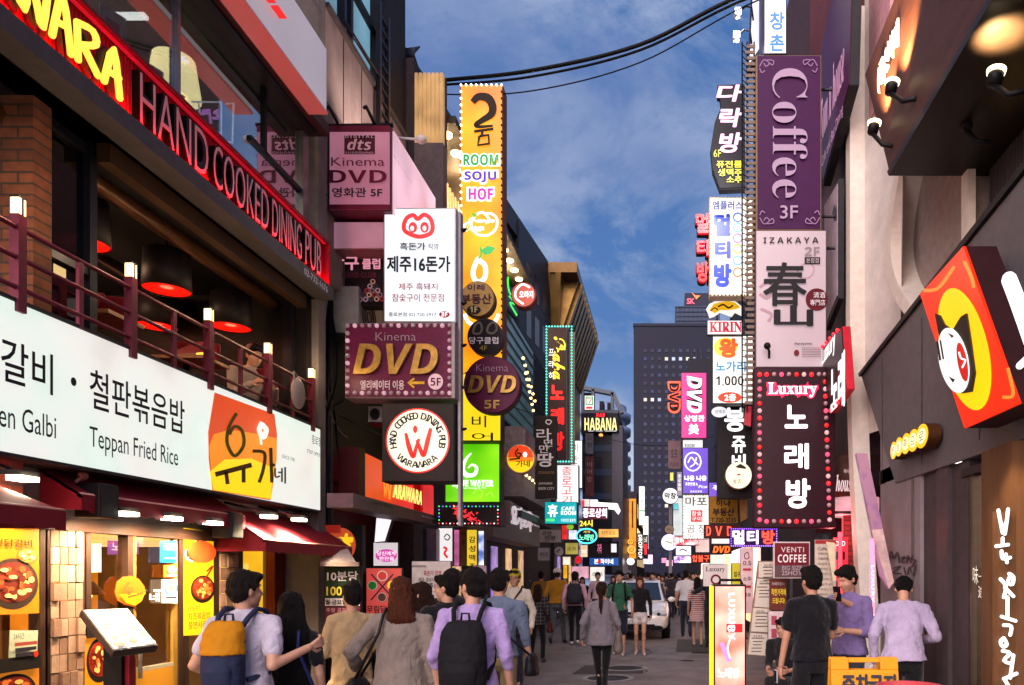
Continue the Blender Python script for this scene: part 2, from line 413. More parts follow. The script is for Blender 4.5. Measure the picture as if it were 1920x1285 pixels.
y = EYE * FPX / (1224 - VPY); x = (1318 - VPX) * y / FPX
t = thing('drain_grate', 'dark iron drain grate in the asphalt beside the standing light box', 'drain', (x, y, .004)); q = MB(); q.wbox(x - .25, y - .16, .003, x + .25, y + .16, .008, mat('1b1a1a', .6)); q.obj('tray', t)
q = MB()
for i in range(9): q.wbox(x - .24 + i * .055, y - .15, .009, x - .215 + i * .055, y + .15, .014, IRON)
q.obj('grate_bars', t)
q = MB(); y = EYE * FPX / (1240 - VPY)
q.add([((1270 - VPX) * y / FPX, y, .005), ((1302 - VPX) * y / FPX, y - .02, .005), ((1300 - VPX) * y / FPX, y + .16, .005), ((1285 - VPX) * y / FPX, y + .2, .005)], [(0, 1, 2, 3)], mat('343133', .9)); o = q.obj('road_patch'); struct(o)

# ================================================================== L1: the pub / galbi house (left, X = -4)
LP = left(-4.0); LS = left(-4.25)
BRK = brick('6b3a20', '8a4c2a', '4a3626', 'y'); BRKX = brick('7a3526', '8d4430', '5e4640', 'x', .2, .09)
STL = mat('26242a', .4, .6); WOODD = mat('3a2a20', .6, stretch=(1, 1, 8)); RAILM = mat('6e2a3a', .45, .3)
CONC = mat('6d6461', .85, var=.25, sc=3, bump=.3, bsc=25)
b1 = thing('restaurant_building', 'three storey restaurant building with brick terrace, glass upper floor and warm lit shopfront', 'building', (-6.5, 5.6, 0))
q = MB()
q.wbox(-9.0, 2.0, 2.05, -4.27, 8.62, 2.98, CONC)            # slab and fascia between ground floor and terrace
q.wbox(-9.0, 2.0, 4.86, -4.06, 8.62, 5.46, mat('1d1a1a', .8))       # slab above the terrace
q.wbox(-9.0, 2.0, 0, -8.8, 8.62, 12, DGREY)
q.wbox(-9.0, 8.62, 0, -4.02, 8.80, 12, CONC)                # party wall
q.wbox(-9.0, 2.0, 7.25, -4.08, 8.62, 7.6, CONC); q.wbox(-9.0, 2.0, 11, -4.06, 8.62, 12, CONC)
q.obj('wall', b1)
q = MB(); q.wbox(-8.8, 4.95, 3.0, -4.2, 5.10, 4.86, BRK); q.obj('brick_pier', b1)
q = MB(); q.wbox(-4.24, 2.0, 2.07, -4.12, 4.78, 2.42, BRKX); q.obj('brick_band', b1)
lamp('terrace_glow', 'POINT', (-6.2, 6.6, 4.5), 60, (1, .6, .35), .3)  # unseen fill lamp added to lift the dark terrace
for i, (x, y) in enumerate(((-5.3, 4.2), (-5.4, 5.7), (-5.2, 6.7))):
    t = thing('dining_table', ['wooden dining table inside behind the near window', 'wooden dining table inside behind the glass door', 'wooden dining table inside behind the yellow poster'][i], 'table', (x, y, .03)); q = MB(); q.wbox(x - .35, y - .3, .72, x + .35, y + .3, .76, mat('5a3a20', .4)); q.obj('table_top', t); q = MB(); q.wbox(x - .05, y - .05, .03, x + .05, y + .05, .72, BLACK); q.obj('leg', t)
    q = MB(); q.tube([(x, y, 1.99), (x, y, 1.6)], .01, BLACK, 6); q.lathe((x, y, 1.5), [(.14, 0), (.05, .12), (0, .12)], mat('3a2418', .4)); q.sph((x, y, 1.5), .04, lit('ffdca0', 8, small=True)); tag(q.obj('hanging_lamp'), ['small hanging lamp over the table behind the near window', 'small hanging lamp over the table behind the glass door', 'small hanging lamp over the table behind the yellow poster'][i], 'lamp')
# terrace interior: back wall, bar, ceiling ducts
q = MB(); q.wbox(-8.7, 5.1, 3.0, -8.6, 8.6, 4.86, mat('241610', .7)); q.wbox(-8.6, 2.1, 2.985, -4.3, 8.6, 3.0, mat('1c1512', .5)); q.wbox(-8.6, 8.5, 3.0, -4.1, 8.62, 4.86, mat('1a1412', .7))
q.wbox(-8.0, 5.6, 3.42, -7.4, 8.2, 3.95, mat('5a2a16', .5)); q.obj('terrace_room', b1)
q = MB(); q.tube([(-4.45, 2.2, 4.74), (-4.45, 8.6, 4.74)], .07, mat('5a3a22', .4, .5)); q.tube([(-5.4, 2.2, 4.7), (-5.4, 8.6, 4.7)], .06, mat('2c2522', .4, .5)); q.wbox(-4.2, 5.5, 4.72, -4.1, 8.55, 4.86, mat('3a2716', .5)); q.obj('ceiling_duct', b1)
q = MB()
for i, c in enumerate(('d8c070', 'b8e0a0', 'e0a060', 'c0d8e8', 'e8e0b0', 'a06030', 'e0c8a0')):
    q.lathe((-7.7 + .05 * (i % 2), 6.0 + i * .28, 3.95), [(0, 0), (.035, 0), (.035, .18), (.012, .24), (.012, .3), (0, .3)], lit(c, .25, small=True), 8)
t = thing('liquor_bottle_row', 'row of lit bottles on the bar at the back of the terrace', 'bottles', (-7.65, 6.9, 3.95)); q.obj('bottle_glass', t)
q = MB()
for (y0, y1) in ((5.03, 5.5),):
    for yy in (y0, y1): q.wbox(-4.32, yy - .035, 3.4, -4.22, yy + .035, 4.86, STL)
    for z in (3.42, 3.9, 4.8): q.wbox(-4.31, y0, z - .03, -4.23, y1, z + .03, STL)
fr_ = q.obj('terrace_door_frame', b1); q = MB(); q.wbox(-4.32, 8.4, 3.0, -4.22, 8.49, 4.86, STL); q.obj('terrace_column', b1); q = MB(); q.wbox(-4.28, 5.06, 3.44, -4.27, 5.47, 4.8, glass('50484a', .25)); q.obj('pane', fr_)
# glazed upper floor
q = MB(); q.wbox(-4.09, 2.0, 5.50, -4.085, 8.34, 6.62, glass('c8d2dc', .42)); gl = q.obj('upper_window', b1)
q = MB(); q.wbox(-4.14, 8.30, 5.46, -4.04, 8.42, 7.2, mat('88817e', .3, .7)); q.wbox(-4.13, 6.2, 5.46, -4.06, 6.24, 6.62, ALU)
q.wbox(-4.14, 7.55, 5.95, -4.06, 7.59, 6.62, STL)
for z in (6.62,): q.wbox(-4.16, 2, z, -3.8, 8.42, z + .12, mat('3a2a28', .5)); q.wbox(-3.95, 2, z - .03, -3.9, 8.3, z, STL)
q.wbox(-4.12, 7.3, 5.93, -4.06, 8.3, 5.98, STL)
q.obj('frame', gl)
q = MB(); q.wbox(-8.7, 2.1, 5.47, -4.2, 8.5, 5.5, mat('5a4636', .5)); q.wbox(-8.7, 2.1, 5.5, -8.6, 8.5, 7.2, mat('4a4640', .8)); q.wbox(-8.6, 8.45, 5.5, -4.2, 8.5, 7.2, mat('3a3836', .8)); q.wbox(-8.6, 2.1, 7.0, -4.2, 8.5, 7.2, mat('4e4a48', .8)); q.obj('upper_room', b1)
q = MB()
for i in range(6): q.wbox(-4.85, 4.3 + i * .55, 6.55, -4.55, 4.36 + i * .55, 6.58, lit('fff0d8', 5, small=True))
q.obj('ceiling_lamps', b1)
lamp('upper_room_light', 'POINT', (-5.8, 6.4, 6.7), 45, (1, .75, .45), .2)
t = thing('warm_window_lamp', 'large glowing yellow drum lampshade behind the upper floor glass', 'lamp', (-4.75, 7.3, 5.55))
q = MB(); q.lathe((-4.75, 7.2, 6.05), [(.12, .25), (.23, .25), (.18, .6), (.08, .6)], lit('ffdc90', 5, .15)); q.obj('lamp_shade', t)
q = MB(); q.lathe((-4.75, 7.2, 5.5), [(0, 0), (.14, 0), (.14, .03), (.02, .05), (.02, .75), (0, .75)], STL); q.obj('stem', t)
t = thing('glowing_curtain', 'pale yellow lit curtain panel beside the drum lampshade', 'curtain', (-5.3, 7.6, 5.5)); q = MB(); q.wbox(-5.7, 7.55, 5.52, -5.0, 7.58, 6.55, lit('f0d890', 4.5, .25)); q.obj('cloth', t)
q = MB(); q.wbox(-5.37, 7.5, 5.52, -5.33, 7.54, 6.55, STL); q.wbox(-5.7, 7.5, 6.0, -5.0, 7.54, 6.04, STL); q.obj('rod', t)
for i, (px, py, c) in enumerate(((215, 30, 'b8403c'), (285, 130, '3c5ab8'), (325, 175, '8a8a90'))):   # banners in the window
    p = left(-4.18); t = thing('window_banner', ['white paper banner with a red print behind the upper glass', 'white paper banner with blue print behind the upper glass', 'white paper banner with grey print behind the upper glass'][i], 'banner', p.w(px, py, 0), 'paper banners behind the upper floor glass')
    q = MB(); q.poly(p, [(px - 28, py - 26), (px + 22, py + 6), (px + 22, py + 70), (px - 28, py + 42)], -.004, 0, mat('c9c6c4', .6)); q.obj('paper', t)
    q = MB(); q.poly(p, [(px - 16, py + 2), (px + 10, py + 18), (px + 8, py + 40), (px - 14, py + 26)], .001, .003, ink(c)); q.obj('print', t)
p = left(-4.2); t = thing('neon_window_sign', 'pink and white neon outline sign hanging inside the upper floor window', 'neon sign', p.w(400, 240))
q = MB()
for pts in ([(360, 191), (415, 192), (415, 260)], [(425, 195), (438, 193), (436, 268), (425, 266)], [(372, 192), (376, 220)]): q.tube([p.w(*a) for a in pts], .008, led('fff2ee', 1.2))
q.obj('neon_outline', t); q = MB()
for pts in ([(381, 208), (392, 206), (396, 232)], [(376, 214), (390, 212)], [(402, 212), (408, 206), (408, 222), (400, 222)], [(404, 246), (412, 252)]): q.tube([p.w(*a) for a in pts], .012, led('ff9cf0', 1.2))
q.obj('neon_glyph', t)
# red fascia with raised letters
RED = mat('a81426', .45, var=.12)
t = thing('fascia_sign', 'long dark red corrugated fascia with HAND COOKED DINING PUB lettering and glowing yellow letters', 'sign', (-3.95, 5.5, 4.8))
q = MB(); ys = [2.0 + i * .035 for i in range(int((8.62 - 2.0) / .035))]
for y in ys: q.add([(-3.985, y, 5.0), (-3.97, y + .008, 5.0), (-3.97, y + .022, 5.0), (-3.985, y + .028, 5.0), (-3.985, y, 5.5), (-3.97, y + .008, 5.5), (-3.97, y + .022, 5.5), (-3.985, y + .028, 5.5)], [(0, 1, 5, 4), (1, 2, 6, 5), (2, 3, 7, 6)], RED)
q.wbox(-4.06, 2, 5.0, -3.986, 8.62, 5.5, RED); q.obj('corrugated_panel', t)
q = MB(); q.wbox(-4.06, 2, 5.5, -3.9, 8.66, 5.53, mat('7a1424', .5)); q.wbox(-4.06, 8.62, 4.98, -3.9, 8.66, 5.5, mat('a0182c', .4)); q.obj('red_trim', t)
q = MB(); q.wbox(-4.3, 2, 4.86, -3.86, 8.66, 4.995, mat('4a4446', .5)); q.obj('ledge', t)
q = MB(); q.wbox(-3.92, 2, 4.997, -3.88, 8.6, 5.012, lit('ff1020', 34)); q.wbox(-3.955, 2, 5.485, -3.925, 8.6, 5.497, lit('e01830', .5)); q.obj('light_strip', t)
q = MB()
def vtext(s, y0, y1, z0, z1, m, w, th, off=0): 
    vs, fs = text_geo(s, off, True); ax = min(v[0] for v in vs); bx = max(v[0] for v in vs); ay = min(v[1] for v in vs); by = max(v[1] for v in vs)
    q.add([(-3.97 + w + (v[2] + .5) * th, y0 + (v[0] - ax) / (bx - ax) * (y1 - y0), z0 + (v[1] - ay) / (by - ay) * (z1 - z0)) for v in vs], fs, m)
LET = mat('d8a0a8', .5, var=0); LSD = mat('0e0c0d', .5)
for s, y0, y1 in (('HAND', 5.54, 6.36), ('COOKED', 6.44, 7.33), ('DINING', 7.40, 7.99), ('PUB', 8.08, 8.44)):
    vtext(s, y0, y1, 5.06, 5.43, LSD, 0.0, .055, .03); vtext(s, y0 + .012, y1 + .012, 5.05, 5.42, LET, .056, .004, -.014)
vtext('02-732-1676', 7.95, 8.5, 4.885, 4.955, mat('d0ccc8', .5), .112, .002)
q.obj('lettering', t)
q = MB()   # hand-drawn yellow channel letters W A R A (pixels on the fascia plane)
p = left(-3.97); YL = led('ffd94a', 1.35); YS = mat('3a2a22', .5)
for pts in ([(-10, -45), (15, 18), (22, -35), (36, -5), (50, 52), (62, -40)], [(68, 66), (88, -8), (104, 102)], [(76, 40), (98, 52)],
            [(118, 112), (116, 44)], [(116, 42), (146, 58), (152, 84), (122, 84)], [(128, 86), (156, 142)], [(168, 152), (186, 92), (198, 184)], [(174, 132), (196, 146)]):
    q.ctube(p, pts, 6.2, .03, YS, 3); q.ctube(p, pts, 6.0, .10, YL, 3)
q.obj('channel_letters', t)
# terrace railing
t = thing('terrace_railing', 'dark red steel terrace railing with small lamps on its posts', 'railing', (-4.0, 6.3, 3.36))
q = MB()
for z in (3.45, 3.635, 3.82): q.tube([(-4.0, 2.2, z), (-4.0, 8.45, z)], .016, RAILM)
q.obj('rail', t)
for i, y in enumerate((4.61, 5.58, 6.53, 7.5, 8.42)):
    q = MB(); q.wbox(-4.035, y - .03, 3.3, -3.975, y + .03, 3.9, RAILM); o = q.obj('post', t)
    q = MB(); q.wbox(-4.03, y - .026, 3.9, -3.978, y + .026, 4.0, lit('ffd890', 4, small=True)); q.obj('lamp_head', o)
    q = MB(); q.wbox(-4.034, y - .03, 4.0, -3.974, y + .03, 4.012, STL); q.wbox(-3.978, y - .005, 3.9, -3.972, y + .005, 4.0, STL); q.obj('lamp_cap', o)
    lamp('railing_lamp_light', 'POINT', (-3.9, y, 4.08), 3.5, (1, .72, .4), .05)
    if y < 8: q = MB(); q.wbox(-4.012, y + .46, 3.36, -3.988, y + .5, 3.82, RAILM); q.obj('baluster', t)
for i, (x, y, z) in enumerate(((-4.75, 6.05, 4.36), (-4.7, 7.02, 4.35), (-4.7, 8.05, 4.34), (-5.6, 8.2, 4.4))):
    t = thing('pendant_lamp', ['black drum pendant lamp with red inside, nearest over the terrace', 'black drum pendant lamp with red inside, above the second railing post', 'black drum pendant lamp with red inside, above the third railing post', 'black drum pendant lamp with red inside, deepest in the terrace room'][i], 'lamp', (x, y, z), 'drum pendant lamps over the terrace')
    q = MB(); q.lathe((x, y, z), [(.2, 0), (.205, 0), (.19, .36), (.03, .38)], mat('1c1718', .5)); q.obj('lamp_shade', t)
    q = MB(); q.lathe((x, y, z + .015), [(0, 0), (.196, 0), (.196, .01), (0, .012)], lit('ff1408', 1.3)); q.obj('glowing_underside', t)
    q = MB(); q.tube([(x, y, z + .38), (x, y, 4.86)], .008, CABLE); q.obj('cord', t)
    lamp('pendant_light', 'POINT', (x, y, z - .06), 2.5, (1, .35, .18), .1)
# terrace chairs
CH = mat('6a1820', .4)
for i, (x, y, rz) in enumerate(((-4.45, 5.75, .3), (-4.5, 6.15, 2.6), (-4.45, 6.95, .2), (-4.5, 7.35, 2.9), (-4.45, 7.85, 0))):
    t = thing('terrace_chair', ['padded dark red chair by the first railing bay', 'padded dark red chair facing the first bay table', 'padded dark red chair beside the lamp post in the middle of the terrace', 'padded dark red chair next to the seated diner', 'padded dark red chair at the far end of the terrace'][i], 'chair', (x, y, 3.0), 'dark red terrace chairs'); t.rotation_euler.z = rz
    r = Matrix.Rotation(0, 4, 'Z')
    q = MB(); q.wbox(x - .2, y - .2, 3.40, x + .2, y + .2, 3.48, CH); q.obj('seat', t, .02)
    q = MB(); q.hexa([(x - .2, y + .17, 3.9), (x + .2, y + .17, 3.9), (x + .2, y + .23, 3.9), (x - .2, y + .23, 3.9), (x - .17, y + .24, 3.76), (x + .17, y + .24, 3.76), (x + .17, y + .29, 3.76), (x - .17, y + .29, 3.76)], CH); q.obj('backrest', t, .02)
    for sx in (-1, 1):
        for sy in (-1, 1): q = MB(); q.tube([(x + sx * .18, y + sy * .18, 3.0), (x + sx * .17, y + sy * .17, 3.40)], .015, STL); q.obj('leg', t)
for i, y in enumerate((5.95, 7.15)):
    t = thing('terrace_table', ['wooden terrace table with a pale top in the first railing bay', 'wooden terrace table with a lit dish near the seated diner'][i], 'table', (-4.6, y, 3.0))
    q = MB(); q.wbox(-4.95, y - .2, 3.70, -4.3, y + .2, 3.73, mat('a07850', .4)); q.obj('table_top', t)
    q = MB(); q.tube([(-4.6, y, 3.0), (-4.6, y, 3.7)], .03, STL); q.obj('leg', t)
t = thing('table_candle', 'small glowing orange candle dish on the terrace table', 'candle', (-4.4, 7.1, 3.73)); q = MB(); q.lathe((-4.4, 7.1, 3.73), [(0, 0), (.05, 0), (.07, .04), (.05, .05), (0, .03)], lit('ff9a30', 3, small=True)); q.obj('glass_cup', t)
t = thing('rattan_ball_bag', 'pale bag hanging on the terrace railing near its far end', 'bag', (-3.93, 7.98, 3.45)); q = MB(); q.sph((-3.94, 7.98, 3.62), (.05, .13, .17), mat('8a8078', .6), 12, 8); q.obj('bag_body', t)
q = MB(); q.tube([(-3.94, 7.9, 3.75), (-3.97, 7.95, 3.84), (-3.94, 8.05, 3.75)], .01, mat('8a8078', .6)); q.obj('handle', t)
# 3F white panel and the pale box sign above
p = left(-3.6); W3 = lit('d8ccd6', .42, .12, 1)
t = thing('floor_number_panel', 'white panel sign with pink lit underside and red 3F above the glass floor', 'sign', (-3.7, 6, 6.57))
q = MB(); q.wbox(-3.78, 2, 6.58, -3.6, 7.9, 7.24, W3); q.obj('cabinet', t)
q = MB(); q.wbox(-3.79, 2, 6.555, -3.59, 7.91, 6.58, lit('d06a64', .3)); q.obj('pink_underside', t)  # pink light on the underside put in as emission
q = MB(); q.text(p, '3F', 486, -18, 524, 34, led('e01818', 1.0), w=.0, th=.07, off=.03); q.obj('lettering', t)
t = thing('upper_box_sign', 'pale pink box sign with its lower corner in view at the top of the building', 'sign', (-3.4, 7.9, 7.45)); p = left(-3.2)
q = MB(); q.wbox(-3.9, 6.2, 7.4, -3.2, 7.35, 9.2, lit('c8aab8', .45, .15, 1)); q.obj('cabinet', t)
q = MB(); q.wbox(-3.92, 6.2, 7.38, -3.19, 7.36, 7.4, mat('c07a72', .5)); q.obj('lit_underside', t); q = MB(); q.text(p, '영화관', 583, 0, 604, 22, ink('2a2430'), w=.003); q.obj('lettering', t)  # light on the underside is put into its colour
# white galbi sign
LW = lit('faf8f0', 1.06, .3, 1.5, h2='c2d2c8')
t = thing('shop_sign', 'long white glowing sign reading Chicken Galbi and Teppan Fried Rice with orange end', 'sign', (-4.1, 5.6, 2.42))
q = MB(); q.wbox(-4.26, 2.4, 2.42, -4.004, 8.62, 3.36, mat('8a8a88', .4)); q.wbox(-4.26, 2.4, 3.36, -3.99, 8.63, 3.38, DGREY); q.wbox(-4.26, 2.4, 2.40, -3.99, 8.63, 2.42, DGREY); q.obj('cabinet', t)
q = MB(); q.wbox(-4.003, 2.4, 2.425, -4.0, 8.62, 3.355, LW); q.obj('face_panel', t)
q = MB(); OR = lit('d8481a', .85, .15); OY = lit('f08c18', .9, .08); YY = lit('fcd414', .95)
q.poly(LP, [(402, 736), (514, 777), (519, 815), (518, 860), (506, 938), (398, 920), (391, 860), (390, 810)], .001, .003, OR)
q.poly(LP, [(391, 838), (400, 815), (430, 806), (470, 812), (518, 822), (518, 860), (507, 936), (399, 919)], .0032, .0052, OY)
q.poly(LP, [(392, 885), (420, 862), (470, 860), (512, 878), (506, 936), (399, 919)], .0054, .0074, YY)
q.obj('logo', t)
q = MB(); BR = ink('5a4416'); GN = ink('6a6a1e')
q.curve(LP, [(442, 775), (428, 800), (424, 830), (438, 855), (455, 835), (452, 808), (438, 800), (428, 815)], 6, .008, .010, GN)
for pts, wd in (([(402, 890), (470, 872)], 9), ([(422, 885), (425, 908)], 7), ([(455, 880), (455, 905)], 7), ([(472, 846), (494, 850), (492, 880), (484, 905)], 6), ([(506, 840), (508, 905)], 6), ([(507, 872), (514, 872)], 5)): q.curve(LP, pts, wd, .008, .010, BR)
WHI = led('fff6e0', 1.1); q.curve(LP, [(490, 792), (484, 806), (492, 820), (497, 806), (490, 798)], 9, .0112, .013, WHI); q.curve(LP, [(486, 818), (488, 834)], 4, .0112, .013, WHI)
[q.curve(LP, pp, 3, .0085, .0105, ink('4a4436')) for pp in ([(514, 878), (515, 894), (523, 893)], [(520, 886), (526, 886)], [(527, 878), (527, 904)], [(533, 876), (533, 907)])]
INK = ink('231c28')
for s, a in (('닭갈비', (-58, 610, 98, 742)), ('철판볶음밥', (167, 690, 345, 816))): q.text(LP, s, *a, INK, w=.004, off=.006)
q.ell(LP, 137, 716, 5, 8, .003, .005, INK)
q.text(LP, 'Chicken Galbi', -94, 730, 104, 823, INK, w=.004); q.text(LP, 'Teppan Fried Rice', 167, 799, 333, 884, INK, w=.004)
q.text(LP, '종로점', 584, 815, 601, 838, INK, w=.004); q.text(LP, '737-3933', 575, 842, 602, 858, INK, w=.004); q.text(LP, 'SINCE 1981', 528, 852, 552, 866, ink('8a8070'), w=.004)
q.obj('lettering', t)
# ground floor shopfront
WARM = lit('ffb838', 1.25, .35, 1.2); WARM2 = lit('ffc860', 1.5, .3, 1.5)
q = MB(); q.wbox(-6.6, 2.2, .02, -6.55, 8.6, 2.05, lit('e8962a', .8, .45, 2.0)); q.wbox(-6.5, 2.2, .0, -4.3, 8.6, .03, mat('6a4a2a', .5)); q.wbox(-6.5, 5.0, .03, -4.45, 5.06, 2.05, mat('6a4526', .6)); q.obj('dining_room', b1)  # back wall emits: the room's warm lamplight painted onto it
q = MB(); q.wbox(-6.5, 2.2, 2.0, -4.4, 8.55, 2.04, lit('ffcc80', 1.6, .2)); q.obj('ceiling_light_panel', b1)
FRM = mat('3a2820', .4, .3)
def shop_y(px): return 5950.0 / (1250 - px)
q = MB()
for px in (-90, 74, 84, 148, 158, 238, 334, 344, 398, 404, 440, 447, 598):
    y = shop_y(px); q.wbox(-4.30, y - .03, .0, -4.22, y + .03, 2.05, FRM)
q.wbox(-4.32, 2.2, 1.99, -4.2, 8.6, 2.08, FRM); q.wbox(-4.3, 2.2, 0, -4.22, shop_y(80), .35, FRM); q.obj('shopfront_frame', b1)
q = MB(); q.wbox(-4.27, 2.3, .35, -4.265, shop_y(74), 2.0, glass('fff2dc', .12)); q.wbox(-4.27, shop_y(158), .05, -4.265, shop_y(334), 2.0, glass('fff2dc', .15)); q.obj('shop_window', b1)
dr = MB(); dr.wbox(-4.262, shop_y(243), .03, -4.235, shop_y(252), 2.0, mat('a8843c', .35, .5)); dr.wbox(-4.262, shop_y(322), .03, -4.235, shop_y(331), 2.0, mat('a8843c', .35, .5)); dr.wbox(-4.262, shop_y(252), .03, -4.235, shop_y(322), .9, lit('c88420', .55, .2)); dr.wbox(-4.262, shop_y(252), .9, -4.235, shop_y(322), .93, mat('d0c8b0', .3, .6))
d_ = dr.obj('door', b1); q = MB(); q.tube([(-4.22, shop_y(256), .85), (-4.22, shop_y(256), 1.25)], .015, ALU); q.obj('handle', d_)
# block-stone pillars
random.seed(3)
for k, (a, b2) in enumerate(((86, 147), (405, 441))):
    q = MB(); y0, y1 = shop_y(a), shop_y(b2); n = 4 if k == 0 else 3; hgt = .125; z = 0.0
    while z < 2.0:
        for i in range(n):
            w0 = y0 + (y1 - y0) * i / n; w1 = y0 + (y1 - y0) * (i + 1) / n; d = random.choice((0, 0, 0, .003, .006, .02))
            q.wbox(-4.3, w0 + .003, z + .003, -4.215 + d, w1 - .003, min(2.0, z + hgt) - .003, random.choice((mat('8a6a58', .85, bump=.4), mat('7a5c4c', .85, bump=.4), mat('967866', .85, bump=.4))))
        z += hgt
    q.obj('block_stone_pillar', b1)
# right opening with pale yellow shutter
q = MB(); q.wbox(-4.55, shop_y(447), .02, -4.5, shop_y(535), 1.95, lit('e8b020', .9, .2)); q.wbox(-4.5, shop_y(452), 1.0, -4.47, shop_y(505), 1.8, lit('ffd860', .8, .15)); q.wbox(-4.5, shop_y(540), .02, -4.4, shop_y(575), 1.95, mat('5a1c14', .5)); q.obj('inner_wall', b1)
# awnings
AWN = mat('7a1c28', .65, var=.1)
def awning(y0, y1, zt, zb, xf, label, folded=False):
    t = thing('awning', label, 'awning', (-4.2, (y0 + y1) / 2, zb - .1), 'red awnings over the shopfront'); q = MB()
    q.add([(-4.24, y0, zt), (-4.24, y1, zt), (xf, y1, zb), (xf, y0, zb), (-4.24, y0, zt - .02), (-4.24, y1, zt - .02), (xf, y1, zb - .02), (xf, y0, zb - .02)], [(0, 1, 2, 3), (7, 6, 5, 4), (0, 3, 7, 4), (1, 5, 6, 2)], AWN)
    q.add([(-4.24, y1, zt), (xf, y1, zb), (xf, y1, zb - .1), (-4.24, y1, zb - .1)], [(0, 1, 2, 3)], AWN); q.add([(-4.24, y0, zt), (xf, y0, zb), (xf, y0, zb - .1), (-4.24, y0, zb - .1)], [(0, 1, 2, 3)], AWN); q.obj('canopy', t)
    q = MB(); n = 30
    for i in range(n):
        a = y0 + (y1 - y0) * i / n; b = y0 + (y1 - y0) * (i + 1) / n; q.wbox(xf - .006, a, zb - .1 - .012 * (i % 2), xf, b, zb + .005, AWN)
    q.obj('valance', t); q = MB(); q.tube([(xf - .02, y0, zb), (xf - .02, y1, zb)], .02, mat('c88a80', .5)); q.obj('front_bar', t); return t
awning(2.3, 4.50, 2.30, 2.06, -3.62, 'red sloped awning over the window nearest the camera')
awning(5.05, 7.0, 2.40, 2.22, -3.95, 'half folded red awning over the glass door')
awning(7.0, 8.9, 2.32, 2.0, -3.75, 'red sloped awning over the yellow doorway')
# awning floodlights
for i, (px, py, x) in enumerate(((36, 893, -3.95), (232, 960, -3.95), (317, 969, -3.95), (395, 978, -3.95), (500, 966, -3.8), (557, 972, -3.8))):
    y = x * FPX / (px - VPX); z = EYE + (VPY - py) * y / FPX
    t = thing('flood_lamp', ['bright lamp over the awning nearest the camera', 'first of the three bright lamps under the folded awning', 'middle lamp of the three under the folded awning', 'third bright lamp under the folded awning', 'first bright lamp above the awning of the yellow doorway', 'second bright lamp above the awning of the yellow doorway'][i], 'lamp', (x, y, z), 'bright shopfront lamps')
    q = MB(); q.wbox(x - .06, y - .08, z, x + .06, y + .08, z + .03, mat('4a4440', .4)); q.obj('housing', t)
    q = MB(); q.wbox(x - .03, y - .06, z - .03, x + .073, y + .06, z - .002, lit('fff0d0', 20, small=True)); q.obj('lens', t)
    q = MB(); q.tube([(x - .05, y, z + .04), (-4.2, y, z + .12)], .012, STL); q.obj('arm', t)
    lamp('flood_light', 'SPOT', (x, y, z - .07), 100, (1, .74, .45), .06, (0, radians(18), 0), 150, .6)
for i, (px, py) in enumerate(((172, 940), (420, 985))):
    y = shop_y(px) * .95; z = EYE + (VPY - py) * y / FPX; x = -4.0
    t = thing('loudspeaker', ['black box loudspeaker above the block-stone pillar', 'black box loudspeaker beside the yellow poster'][i], 'speaker', (x, y, z - .1)); q = MB(); q.wbox(x - .1, y - .08, z - .12, x + .08, y + .1, z + .12, BLACK); q.obj('box', t, .01); q = MB(); q.wbox(x + .081, y - .07, z - .11, x + .086, y + .09, z + .11, mat('2a2a2c', .8, bump=.5, bsc=400)); q.obj('grille', t)
p = left(-4.12); t = thing('security_camera', 'small pale security camera under the white shop sign', 'camera', p.w(150, 900)); q = MB(); q.sph(p.w(155, 893), .035, mat('c08078', .4), 12, 8); q.tube([p.w(140, 920), p.w(143, 902), p.w(155, 893)], .012, mat('c08078', .4)); q.obj('camera_head', t)
# posters in the shopfront
def food(mb, pl, cx, cy, rx, ry, w, seed, bowl='15110f', fill=('a03418', 'c86a30', 'e8b060', '7a2010')):
    rnd = random.Random(seed); mb.ell(pl, cx, cy, rx, ry, w, w + .0015, ink(bowl)); mb.ell(pl, cx, cy - ry * .06, rx * .86, ry * .8, w + .0015, w + .003, ink(fill[3]))
    for i in range(34):
        a = rnd.uniform(0, 2 * pi); r = sqrt(rnd.random()) * .72
        mb.ell(pl, cx + rx * r * cos(a), cy - ry * .06 + ry * r * .85 * sin(a), rx * rnd.uniform(.08, .2), ry * rnd.uniform(.07, .16), w + .003 + i * .0002, w + .0042 + i * .0002, ink(rnd.choice(fill)), n=9)
def poster(label, pl, quad, m, items=(), foods=(), name='poster', w=.012, group=None):
    q = MB(); q.poly(pl, quad, w - .006, w, m); c = q.center(); t = thing(name, label, 'poster', c, group); q.obj('sheet', t)
    q = MB()
    for f in foods: food(q, pl, *f)
    ww = draw(q, pl, items, w + .012) if items else 0; q.obj('print', t); return t
PG = left(-4.23); YEL = lit('f0a818', .85, .2); YEL2 = lit('ffc414', .95, .15)
poster('yellow poster with rice bowls and red chopstick meal beside the glass door', PG, [(342, 990), (398, 998), (398, 1190), (342, 1192)], YEL2,
       [('e', 374, 1035, 26, 20, led('ff5020', .5)), ('t', '닭갈비', 346, 1135, 368, 1144, INK), ('t', '치즈볶음밥', 346, 1150, 388, 1160, INK), ('t', '쫄면사리', 346, 1167, 380, 1177, INK), ('c', [(378, 1085), (392, 1062), (380, 1072)], 3, ink('802010'))],
       [(358, 1040, 14, 14, .012, 1, 'e8e0d8'), (375, 1018, 11, 11, .012, 2, 'e8e0d8'), (381, 1040, 9, 11, .012, 3, 'e0d8d0'), (378, 1105, 22, 26, .012, 4)])
poster('orange poster with a stew pan low in the window beside the menu stand', PG, [(156, 1192), (207, 1196), (207, 1300), (156, 1310)], lit('e88a10', .7), [('r', 156, 1176, 206, 1192, ink('181210'))], [(184, 1238, 24, 42, .012, 5)])
